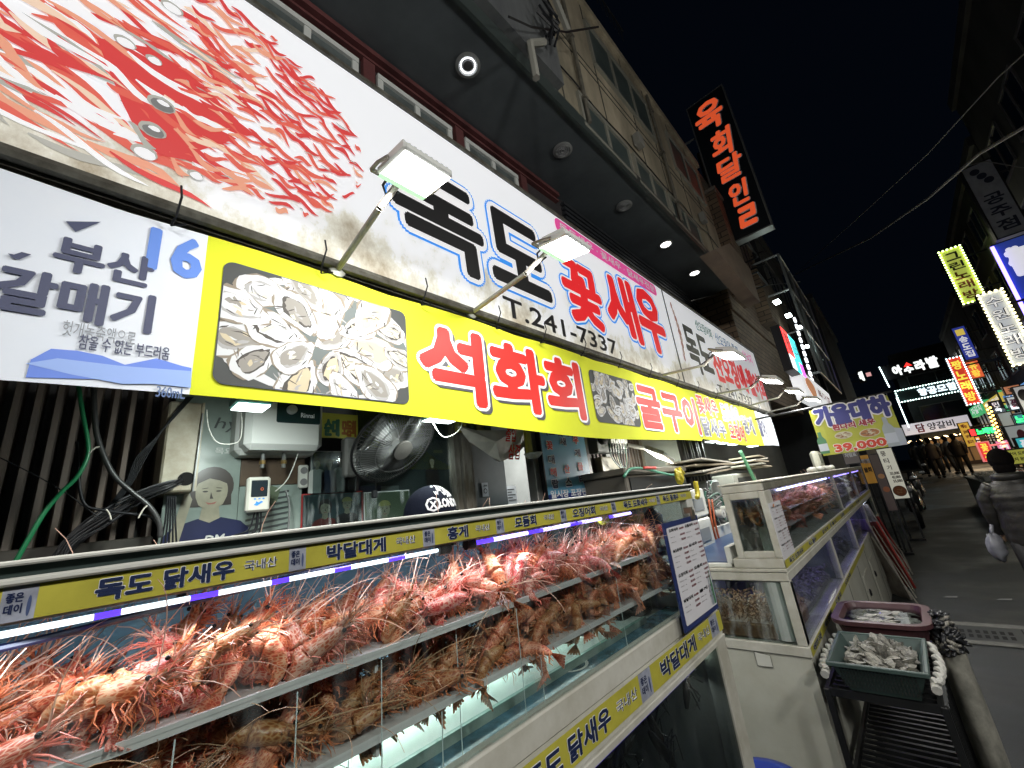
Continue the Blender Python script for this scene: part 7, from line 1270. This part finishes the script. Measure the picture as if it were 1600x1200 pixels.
def vsign(label, quad, y, bg, chars, bulbs=None, th=.18, name='hanging_sign', es=0, edge=None, bulbcol=(1, .95, .7), texts=(), outline=None):
    fr = FY(y); f_ = lambda p: (P(p[0], p[1], y=y)[0], P(p[0], p[1], y=y)[2]); q = [f_(p) for p in quad]; b = bx4(q); t = thing(name, label, 'sign', (b[0], y, b[1])); mb = MB(); panel(mb, fr, b, th, 0); mb.build('sign_face', bg, t); mb = MB(); W_ = b[2] - b[0]; H_ = b[3] - b[1]; e = .025
    for bb in ((b[0] - e, b[1] - e, b[0], b[3] + e), (b[2], b[1] - e, b[2] + e, b[3] + e), (b[0], b[3], b[2], b[3] + e), (b[0], b[1] - e, b[2], b[1])): panel(mb, fr, bb, th + .01, 0, .008)
    mb.tube([(b[2] + e, y + th / 2, b[1] + H_ * .2), (XRT if b[2] > .5 else b[2] - W_ - .6, y + th / 2, b[1] + H_ * .2)], .025, 6); mb.tube([(b[2] + e, y + th / 2, b[1] + H_ * .8), (XRT if b[2] > .5 else b[2] - W_ - .6, y + th / 2, b[1] + H_ * .8)], .025, 6); mb.build('sign_frame', edge or dark_metal, t)
    its = []; n = len(chars)
    if n:
        for k, ch in enumerate(chars):
            m_ = ch[1]; c0 = b[3] - H_ * .05 - (H_ * .9) * (k + 1) / n + H_ * .02; c1 = b[3] - H_ * .05 - (H_ * .9) * k / n - H_ * .02; bb = (b[0] + W_ * .16, c0, b[2] - W_ * .16, c1)
            if outline: its.append((ch[0], bb, outline, .055, 0, .003))
            its.append((ch[0], bb, m_, .012 if outline else .03, 0, .006))
    for s_, r_, m_, bo in texts: its.append((s_, (b[0] + W_ * r_[0], b[1] + H_ * r_[1], b[0] + W_ * r_[2], b[1] + H_ * r_[3]), m_, bo, 0, .005))
    lettering(t, fr, its)
    if bulbs and y < 25: area('sign_light', fr.p((b[0] + b[2]) / 2, (b[1] + b[3]) / 2, .06), fr.p((b[0] + b[2]) / 2 - .3, (b[1] + b[3]) / 2 - .5, 1), W_, H_, 22, (1, .95, .75))
    if bulbs:
        mb = MB(); r = bulbs; st = r * 3.4; nx_ = max(2, int(W_ / st)); ny_ = int(H_ / st); pts = [(b[0] + W_ * i / nx_, b[3]) for i in range(nx_ + 1)] + [(b[0] + W_ * i / nx_, b[1]) for i in range(nx_ + 1)] + [(b[0], b[1] + H_ * i / ny_) for i in range(1, ny_)] + [(b[2], b[1] + H_ * i / ny_) for i in range(1, ny_)]
        for i, (u, v) in enumerate(pts): mb.ell(fr.p(u, v, .03), (r, r, r), 6, 4, i % 2 if isinstance(bulbcol[0], tuple) else 0)
        mb.build('bulbs', [E_('bulb ' + str(bulbcol), bulbcol, 6)] if not isinstance(bulbcol[0], tuple) else [E_('bulb ' + str(c_), c_, 5) for c_ in bulbcol], t)
    return t, fr, b
lw = lambda nm, c, e: M(nm, c, .5, emit=c, es=e)
K = lambda s_, m_: [(c_, m_) for c_ in s_]
orange = lw('lit orange letter', (.80, .10, .03), .7)
# black sign on the left building
fr = FY(8.6); q4 = ((1073, 168), (1128, 137), (1205, 352), (1140, 379)); t, fr, b = vsign('tall black hanging sign with red brush lettering above the brick building', q4, 8.6, M('sign black gloss', (.012, .016, .02), .3), [], th=.22, edge=M('steel edge', (.3, .31, .3), .35, .6))
W_ = b[2] - b[0]; H_ = b[3] - b[1]; its = []
for ch, u0, v0, u1, v1 in (('육', .14, .72, .86, .93), ('회', .30, .54, .86, .73), ('달', .26, .37, .86, .55), ('인', .34, .2, .84, .36)): pass
pg = lambda c: ((P(c[0], c[1], y=8.6)[0]), P(c[0], c[1], y=8.6)[2])
for ch, l_, r_, t_, b__ in (('육', (1085, 190), (1130, 172), (1108, 156), (1112, 203)), ('회', (1108, 222), (1142, 212), (1120, 206), (1128, 246)), ('달', (1118, 262), (1160, 252), (1140, 242), (1146, 278)), ('인', (1137, 302), (1170, 298), (1150, 284), (1160, 317)), ('', 0, 0, 0, 0)):
    if not ch: continue
    bb = lrtb(pg, l_, r_, t_, b__); its.append((ch, (bb[0] + .015, bb[1] - .01, bb[2] + .015, bb[3] - .01), white_ink, .045, .12, .003)); its.append((ch, bb, orange, .03, .12, .006))
bb = lrtb(pg, (1152, 335), (1180, 325), (1168, 320), (1170, 352)); its.append(('ㄹ', (bb[0] + .015, bb[1] - .01, bb[2] + .015, bb[3] - .01), white_ink, .045, .12, .003)); its.append(('ㄹ', bb, orange, .03, .12, .006)); lettering(t, fr, its)
# LED block sign and white food sign on the left side further on
f8 = lambda p: tuple(P(p[0], p[1], x=-.8)[1:]); fr8 = FX(-.8); bx = bx4([f8(p) for p in ((1222, 512), (1246, 541), (1257, 591), (1234, 566))]); t = thing('led_sign', 'small glowing sign of red, cyan and magenta blocks on the left side', 'sign', (-.8, bx[0], bx[1])); mb = MB(); W_ = bx[2] - bx[0]; H_ = bx[3] - bx[1]
panel(mb, fr8, (bx[0] - .03, bx[1] - .03, bx[2] + .03, bx[3] + .03), .12, 0, -.002)
for r_, mi in (((0, .35, .45, 1), 1), ((.48, .35, 1, 1), 2), ((0, 0, .3, .33), 3), ((.33, 0, .66, .33), 2), ((.69, 0, 1, .33), 4)): panel(mb, fr8, (bx[0] + W_ * r_[0], bx[1] + H_ * r_[1], bx[0] + W_ * r_[2], bx[1] + H_ * r_[3]), .01, mi, .006)
mb.build('led_panel', [black_pl, E_('led red', (1, .05, .05), 2.2), E_('led cyan', (.05, .75, .8), 1.8), E_('led pale', (.8, .9, .9), 1.8), E_('led magenta', (.8, .1, .8), 2)], t)
lettering(t, fr8, [('횟집', (bx[0] + W_ * .05, bx[1] + H_ * .45, bx[0] + W_ * .4, bx[1] + H_ * .9), black_pl, .03, 0, .009), ('노래', (bx[0] + W_ * .53, bx[1] + H_ * .45, bx[0] + W_ * .95, bx[1] + H_ * .9), white_ink, .03, 0, .009)])
bx = bx4([f8(p) for p in ((1258, 590), (1296, 612), (1299, 634), (1262, 634))]); t = thing('food_sign', 'white lit food sign with an orange picture below the glowing block sign', 'sign', (-.8, bx[0], bx[1])); mb = MB(); panel(mb, fr8, bx, .15, 0, .0); W_ = bx[2] - bx[0]; H_ = bx[3] - bx[1]; disc(mb, fr8, bx[0] + W_ * .22, bx[1] + H_ * .55, W_ * .14, H_ * .35, .003, 1, 16, .1); mb.build('sign_face', [lw('lit white food', (.72, .74, .76), .8), lw('food orange', (.6, .2, .06), .5)], t); lettering(t, fr8, [('복어회', (bx[0] + W_ * .42, bx[1] + H_ * .35, bx[0] + W_ * .92, bx[1] + H_ * .75), mar, .03, 0, .004)])
lwh = lw('lit white print', (.8, .8, .82), .75)
# right side hanging signs
dkt = M('sign letter dark', (.02, .02, .02), .5); brn = M('sign letter brown', (.25, .06, .02), .5)
t, fr, b = vsign('grey unlit hanging sign with three dark circles high on the right', ((1503, 268), (1549, 246), (1603, 352), (1562, 378)), 12.4, M('unlit grey sign', (.40, .42, .48), .5, var=.3), K('  공주점', M('faded navy', (.02, .025, .05), .5)))
W_ = b[2] - b[0]; H_ = b[3] - b[1]; mb = MB(); [disc(mb, fr, b[0] + W_ * (.35 + .15 * k), b[3] - H_ * (.09 + .08 * k), W_ * .17, W_ * .17, .004 + k * .001, 0) for k in range(3)]; mb.build('circle_print', M('faded navy', (.02, .025, .05), .5), t)
vsign('blue lit sign with violet neon edge cut by the right frame edge', ((1556, 384), (1640, 352), (1700, 470), (1612, 510)), 13.0, lw('lit deep blue', (.03, .06, .30), .5), [], texts=[('참조은', (.12, .55, .9, .9), lwh, .06), ('시골집', (.3, .25, .8, .45), dkt, .04)])
mb = MB(); a = P(1550, 386, y=12.95); c_ = P(1604, 492, y=12.95); mb.tube([a, c_], .03, 8); tag(mb.build('neon_tube', E_('violet neon', (.22, .16, 1), 6)), 'violet neon tube running up the edge of the blue sign', 'neon tube')
vsign('yellow-green bulb-edged karaoke sign, highest of the bulb-edged signs', ((1467, 396), (1499, 383), (1534, 452), (1512, 489)), 16.5, lw('lit lime', (.50, .56, .10), .55), [('그', dkt), ('린', dkt), ('노', brn), ('래', brn), ('방', brn)], .024, bulbcol=(.75, 1, .35))
vsign('big white bulb-edged karaoke sign with outlined letters at the right edge', ((1530, 462), (1566, 451), (1618, 556), (1584, 580)), 12.2, lw('lit silver', (.52, .55, .62), .6), K('수원노래방', lwh), .022, bulbcol=(1, .9, .45), outline=dkt)
vsign('blue hanging sign with white letters and a striped top, above the red one', ((1484, 514), (1505, 510), (1531, 558), (1512, 562)), 20.5, lw('lit blue', (.03, .05, .36), .6), [('■', lw('amber patch', (.6, .45, .08), .9)), ('송', lwh), ('도', lwh), ('집', lwh)])
vsign('red bulb-edged karaoke sign with yellow letters hanging over the lane', ((1479, 562), (1501, 556), (1533, 628), (1511, 634)), 19.5, lw('lit red', (.62, .05, .02), .7), K('짱노래방', lw('lit yellow letter', (.9, .75, .08), .9)), .022, bulbcol=((.5, .85, 1), (1, 1, 1)))
vsign('orange arrow-shaped sign beside the red karaoke sign', ((1508, 568), (1527, 562), (1537, 586), (1519, 594)), 20.8, lw('lit orange red', (.75, .14, .05), .8), K('유황', lw('lit yellow letter', (.9, .75, .08), .9)))
vsign('dark sign with white letters half hidden under the red karaoke sign', ((1545, 630), (1560, 625), (1570, 642), (1556, 647)), 20, M('dark board', (.02, .02, .025), .5), K('민속', lwh))
vsign('orange and white poster sign near the right edge under the big karaoke sign', ((1568, 606), (1592, 600), (1596, 612), (1573, 617)), 17, lw('lit salmon', (.6, .25, .12), .5), [], texts=[('공간', (.2, .2, .9, .8), dkt, .04)])
vsign('white sign with black ring symbol at the right edge', ((1586, 606), (1625, 598), (1640, 640), (1600, 648)), 15, lw('lit pale', (.6, .62, .6), .4), [], texts=[('●', (.05, .45, .5, .9), dkt, 0), ('●', (.5, .3, .95, .7), dkt, 0)])
vsign('green glowing karaoke sign with a red end block', ((1515, 673), (1556, 664), (1559, 674), (1518, 683)), 21, M('dark board', (.02, .02, .025), .5), [], texts=[('■', (.0, 0, .2, 1), E_('neon red', (1, .03, .03), 2), 0), ('노래방', (.24, .05, .95, .95), E_('neon green', (.03, 1, .15), 3), .06)])
vsign('teal and green sign at the right edge', ((1582, 650), (1640, 640), (1642, 655), (1586, 664)), 18, lw('lit teal', (.02, .2, .2), .8), [], texts=[('노래주점', (.05, .1, .95, .9), E_('neon green', (.03, 1, .15), 3), .04)])
vsign('yellow upright menu board with brown lines by the restaurant front', ((1495, 662), (1512, 660), (1527, 696), (1513, 698)), 24, lw('lit mustard', (.60, .38, .05), .6), [], texts=[('메뉴', (.2, .78, .8, .94), brn, .04), ('갈비탕', (.2, .55, .8, .68), brn, .03), ('냉면', (.25, .35, .75, .48), brn, .03), ('불고기', (.2, .12, .8, .26), mar, .03)], name='menu_board')
vsign('red round-topped sign with yellow letters on the lane', ((1528, 693), (1544, 690), (1554, 718), (1538, 721)), 17, lw('lit crimson', (.65, .04, .04), .9), K('꽃게', lw('lit yellow letter', (.9, .75, .08), .9)), edge=lw('lit pink rim', (.8, .2, .2), .8))
vsign('yellow notice with black writing above the right-hand stall', ((1570, 705), (1605, 700), (1612, 720), (1578, 728)), 12, lw('lit yellow notice', (.5, .5, .08), .4), [], texts=[('활어 도매', (.1, .6, .9, .85), dkt, .03), ('낙지 문어', (.1, .2, .9, .45), dkt, .03)])
vsign('white sheet notice with a red mark near the right edge', ((1572, 668), (1605, 662), (1615, 692), (1582, 700)), 14, lw('lit sheet', (.5, .52, .5), .35), [], texts=[('●', (.4, .2, .8, .8), mar, 0)])
vsign('pale cloth sign hanging above the green glowing sign', ((1561, 646), (1583, 643), (1583, 664), (1566, 668)), 18, M('pale cloth', (.36, .4, .38), .6, emit=(.8, .9, .85), es=.12), [])
for i, (y0, y1, c_, lb) in enumerate(((13.9, 17.2, (.60, .55, .42), 'warm lit shop front behind the right stall'), (17.6, 21.5, (.42, .52, .55), 'cool lit shop front past the right stall'), (22.0, 26.0, (.62, .40, .18), 'amber lit shop front near the end of the lane'), (26.4, 30.5, (.5, .5, .46), 'pale lit shop front nearest the end building'))):
    RF = Fr((XRT - .06, 0, 0), (0, -1, 0), (0, 0, 1)); z = gz(y0); t = thing('storefront', lb, 'storefront', (XRT, y0, z)); mb = MB(); panel(mb, RF, (-y1, z + .3, -y0, z + 2.5), .02); mb.build('lit_window', M('shop window glow %d' % i, c_, .5, emit=c_, es=.35, var=.4, scale=3), t); mb = MB()
    for k in range(5): u = -y1 + (y1 - y0) * k / 4; panel(mb, RF, (u - .04, z + .3, u + .04, z + 2.5), .06, 0, .05)
    panel(mb, RF, (-y1 - .1, z + 2.501, -y0 + .1, z + 2.95), .25, 1, .2); mb.build('frame', [dark_metal, M('fascia %d' % i, [(.5, .06, .04), (.04, .2, .45), (.5, .42, .05), (.05, .3, .15)][i], .5, emit=[(.8, .1, .05), (.05, .3, .8), (.8, .6, .1), (.05, .6, .2)][i], es=.6)], t); lettering(t, RF, [(['대성횟집', '부산식당', '할매국밥', '자갈치'][i], (-y1 + .4, z + 2.56, -y0 - .4, z + 2.9), lwh, .03, 0, .205)])
    area('shop_light', (XRT - .5, (y0 + y1) / 2, z + 2.4), (XRT - 2, (y0 + y1) / 2, z), y1 - y0, .3, 25, tuple(min(1, q * 1.6) for q in c_))
for lb, q4, yy, bgm, txt, tm in (('small pink lit sign low on the right beneath the white sheet notice', ((1556, 690), (1574, 687), (1579, 702), (1561, 706)), 20, lw('lit pink', (.7, .2, .35), .8), '회', lwh), ('tall narrow lit green sign behind the amber bulb string', ((1560, 610), (1570, 608), (1582, 640), (1572, 644)), 22, lw('lit green', (.05, .4, .15), .7), '주점', lwh), ('white lit sign with red letters above the pale cloth', ((1574, 622), (1594, 618), (1600, 636), (1580, 641)), 19, lw('lit white red', (.6, .6, .56), .6), '곰장어', mar), ('small orange lit sign beside the red round-topped sign', ((1518, 684), (1530, 682), (1534, 694), (1522, 697)), 25, lw('lit orange small', (.75, .3, .06), .9), '치킨', lwh), ('cyan lit sign at the right edge below the teal one', ((1588, 686), (1625, 680), (1630, 698), (1594, 705)), 13, lw('lit cyan', (.05, .45, .5), .7), '꼼장어', lwh), ('red lit sign at the right edge under the blue sign', ((1588, 575), (1612, 568), (1618, 590), (1596, 598)), 21, lw('lit red small', (.7, .05, .04), .9), '족발', lw('lit yellow letter', (.9, .75, .08), .9))):
    vsign(lb, q4, yy, bgm, [], texts=[(txt, (.12, .15, .88, .85), tm, .04)])
# string of amber bulbs on a pole
am = E_('amber bulb', (1, .55, .12), 8); mb = MB()
for k in range(22): p = P(1541 + k * 1.1 + (k % 2) * 5, 634 + k * 3.0, y=19); mb.ell(p, (.03, .03, .03), 6, 4)
p0 = P(1543, 634, y=19.05); p1 = P(1572, 705, y=19.05); mb.tube([p0, p1], .02, 5, 1); tag(mb.build('bulb_string', [am, dark_metal]), 'string of amber bulbs wound down a pole by the restaurant', 'bulb string')

# ================================================================== building closing the end of the lane
yE = 33.0; fe = lambda p: (P(p[0], p[1], y=yE)[0], P(p[0], p[1], y=yE)[2]); EF = FY(yE)
eb_ = thing('restaurant_building', 'dark multi-storey restaurant building closing the lane behind the crowd', 'building', (2, yE, gz(yE)))
mb = MB(); l_ = fe((1392, 560))[0]; mb.box((l_ - .1, yE, 0), (9, yE + 8, P(1430, 545, y=yE).z)); mb.build('wall', M('end wall', (.025, .028, .03), .7, var=.4), eb_)
def zrow(a, b): return (P(*a, y=yE).z, P(*b, y=yE).z)
for (tl, br, n_) in (((1400, 592), (1475, 600), 3), ((1407, 640), (1500, 650), 4)):
    z1 = P(tl[0], tl[1], y=yE).z; z0 = z1 - 1.1; window(eb_, EF, (l_ + .3, z0, l_ + 5.0, z1), n_ + 1, fm=M('dim frame', (.09, .09, .09), .5), gm=M('black glass', (.008, .012, .016), .15))
mb = MB(); za = P(1410, 695, y=yE).z; zb_ = P(1410, 720, y=yE).z; mb.box((l_, yE - .02, za - 1.9), (l_ + 6.0, yE - .01, za)); mb.build('shop_front', lw('warm shop interior', (.30, .17, .07), .22), eb_)
mb = MB()
for k in range(6): u = l_ + .5 + k * 1.0; mb.box((u, yE - .05, za - 1.9), (u + .06, yE - .021, za))
mb.box((l_, yE - .06, za - 1.95), (l_ + 6, yE - .022, za - 1.3), 0); mb.build('shop_front_frame', M('brown front frame', (.05, .03, .02), .5), eb_)
mb = MB()
for k in range(7): p = P(1422 + k * 13.5, 689 - k * 2.2, y=yE - .4); mb.lathe([(.05, 0), (.14, -.09), (.13, -.1), (.0, -.06)], p, n=12)
mb.build('eave_lamp', E_('eave lamp', (1, .7, .35), 6), eb_); area('eave_light', (l_ + 2.4, yE - .5, za - .1), (l_ + 2.4, yE - 3, 0), 4, .2, 60, (1, .72, .42))
def esign(label, quad, bg, its, bulbs=None, y=32.8, frame=None):
    t, fr, b = vsign(label, quad, y, bg, [], bulbs, texts=its, edge=frame, bulbcol=(.75, 1, .95)); return t
wl_ = E_('lit white letter', (.95, 1, .97), 1.4); rl_ = E_('lit red mark', (1, .04, .03), 1.6)
esign('dark upper sign with white glowing letters and a red peak mark', ((1378, 574), (1474, 549), (1478, 572), (1383, 596)), M('dark board', (.02, .02, .025), .5), [('아', (.16, .15, .32, .85), wl_, .05), ('수', (.34, .15, .5, .6), wl_, .05), ('▲', (.36, .62, .5, .9), rl_, 0), ('라', (.53, .15, .69, .85), wl_, .05), ('발', (.72, .15, .9, .9), wl_, .05)])
esign('bulb-edged dark sign with white glowing letters below the red peak sign', ((1399, 611), (1500, 591), (1505, 609), (1405, 630)), M('dark teal board', (.015, .035, .035), .4), [('항공모함', (.34, .2, .93, .82), E_('lit ice letter', (.75, .92, 1), 1.5), .05)], .035)
esign('long lit white barbecue sign with brush lettering over the shop front', ((1410, 664), (1512, 648), (1518, 665), (1414, 682)), lw('lit barbecue sign', (.60, .57, .62), .75), [('담', (.2, .12, .34, .88), mar, .03), ('양갈비', (.38, .18, .78, .82), dkt, .02), ('⸰', (.06, .4, .1, .6), dkt, 0)])
esign('small white vertical sign glowing at the far left of the end building', ((1339, 580), (1348, 578), (1352, 596), (1344, 598)), M('dark board', (.02, .02, .025), .5), [('해', (.1, .1, .9, .9), wl_, .05)], y=31)
esign('tiny pink lit sign beside the small white vertical sign', ((1353, 583), (1360, 581), (1362, 587), (1354, 589)), lw('lit pale pink', (.7, .35, .35), 1), [], y=31)
mb = MB()
for k in range(20): p = P(1374 + k * .8, 574 + k * 1.6, y=32.5); mb.ell(p, (.035,) * 3, 5, 4)
for k in range(26): p = P(1401 + k * .75, 622 + k * 1.8, y=32.4); mb.ell(p, (.035,) * 3, 5, 4)
tag(mb.build('light_string', E_('cool bulb', (.8, 1, 1), 4)), 'cool white bulb string down the corner of the end building', 'bulb string')
mb = MB(); p = P(1362, 545, y=36); mb.ell(p, (.5, .2, .12), 8, 6); [mb.ell(P(1352 + k * 4, 545 + k % 2, y=36), (.06,) * 3, 5, 4) for k in range(2)]; 
# stall on the right with trays
sl_ = thing('stall', 'low seafood stall with green skirt at the right of the lane', 'stall', (1.5, 15.5, gz(15))); z_s = P(1520, 745, y=15.5).z; xs0 = P(1512, 740, y=15).x; mb = MB(); mb.bbox((xs0, 12.8, z_s - .06), (xs0 + 1.0, 16.5, z_s), .01); mb.build('stall_top', M('stall top grey', (.12, .13, .12), .6), sl_); mb = MB(); mb.box((xs0 + .03, 12.82, gz(12.8)), (xs0 + .97, 16.4, z_s - .061)); mb.build('stall_skirt', M('dark green tarp', (.015, .06, .045), .45, var=.3, scale=3), sl_)
random.seed(23)
for i, (dx, dy, m_, lb) in enumerate(((.1, .1, 'a', 'white tray of pale shellfish at the near end of the right stall'), (.55, .1, 'b', 'tray of red crabs at the near end of the right stall'), (.1, .9, 'a', 'white tray of clams second along the right stall'), (.55, 1.0, 'b', 'dark tray of sea squirts second along the right stall'), (.15, 1.8, 'a', 'pale tray of shellfish third along the right stall'), (.55, 2.0, 'a', 'white tray at the far end of the right stall'))):
    t = thing('tray', lb, 'tray', (xs0 + dx, 12.8 + dy, z_s), 'trays on the right stall'); mb = MB(); tray(mb, xs0 + dx - .05, xs0 + dx + .33, 12.8 + dy, 13.45 + dy, z_s + .09, z_s + .001, .02, .008); mb.build('tray_body', M('tray pale', (.4, .4, .38), .5), t)
    mb = MB()
    for k in range(40): mb.ell((xs0 + dx + random.uniform(-.01, .29), 12.86 + dy + random.uniform(0, .52), z_s + .05 + random.uniform(0, .05)), (.03, .04, .018), 7, 5, jit=.15)
    mb.build('contents', M('clams', (.38, .36, .30), .5, tint=(.12, .11, .1), scale=20) if m_ == 'a' else M('sea squirts', (.35, .04, .02), .4, var=.5, scale=20), t)
# scooters parked at the left before the crowd
for i, (px, py, y) in enumerate(((1415, 752, 13.5), (1421, 735, 16.5))):
    p = P(px, py, y=y); z = gz(y); t = thing('scooter', ('dark parked scooter behind the cream sign board', 'second dark scooter parked farther along behind the first')[i], 'scooter', (p.x, y, z), 'scooters parked on the left'); t.rotation_euler = (0, 0, 0)
    for dy in (-.55, .55): mb = MB(); q = [(p.x, y + dy + .22 * math.cos(a), z + .24 + .22 * math.sin(a)) for a in [2 * PI * k / 20 for k in range(21)]]; mb.tube(q, .05, 8, 0, False); mb.tube([(p.x - .04, y + dy, z + .24), (p.x + .04, y + dy, z + .24)], .1, 10, 1); mb.build('wheel', [black_pl, grey_metal], t)
    mb = MB(); mb.tube([(p.x, y - .5, z + .45), (p.x, y - .2, z + .35), (p.x, y + .1, z + .42), (p.x, y + .6, z + .55)], [.12, .13, .17, .14], 12); mb.tube([(p.x, y - .5, z + .3), (p.x, y - .42, z + .7), (p.x, y - .38, z + .95)], [.1, .13, .07], 10); mb.build('body', M('scooter body', (.03, .032, .035), .25, coat=.5), t, True)
    mb = MB(); mb.bbox((p.x - .13, y - .05, z + .62), (p.x + .13, y + .6, z + .74), .04); mb.build('seat', black_pl, t); mb = MB(); mb.tube([(p.x - .3, y - .3, z + 1.0), (p.x, y - .38, z + .97), (p.x + .3, y - .3, z + 1.0)], .02, 6); [mb.ell((p.x + s_ * .32, y - .34, z + 1.12), (.06, .02, .04), 8, 6, 1) for s_ in (-1, 1)]; mb.build('handlebar', [dark_metal, grey_metal], t); mb = MB(); mb.ell((p.x, y - .5, z + .8), (.07, .05, .07), 10, 8); mb.build('headlight', M('lamp glass', (.5, .52, .55), .1), t)
# overhead wires
for i, (pts, r_, lb) in enumerate(((((1240, 430, 22), (1360, 372, 14), (1450, 310, 10), (1530, 240, 8), (1640, 175, 7)), .022, 'thick overhead wire sagging across the lane to the upper right'), (((1240, 430, 22), (1330, 350, 14), (1450, 240, 10), (1560, 120, 8), (1660, 30, 7)), .010, 'thin straight overhead wire rising across the night sky'), (((1180, 500, 12), (1240, 430, 22)), .015, 'short wire from the left buildings to the wire junction'), (((1080, 470, 7), (1160, 450, 9), (1250, 440, 14)), .008, 'thin wire running along the dark soffit end'), (((1500, 262, 11), (1540, 252, 10), (1600, 262, 9)), .008, 'short wire near the grey unlit sign'))):
    q = [P(a, b, y=y) for a, b, y in pts]; mb = MB(); c = []
    for k in range(len(q) - 1):
        for j in range(6): c.append(q[k].lerp(q[k + 1], j / 6))
    c.append(q[-1]); mb.tube(c, r_, 6); tag(mb.build('overhead_wire', M('wire grey', (.16, .16, .15), .6)), lb, 'wire', 'overhead wires')
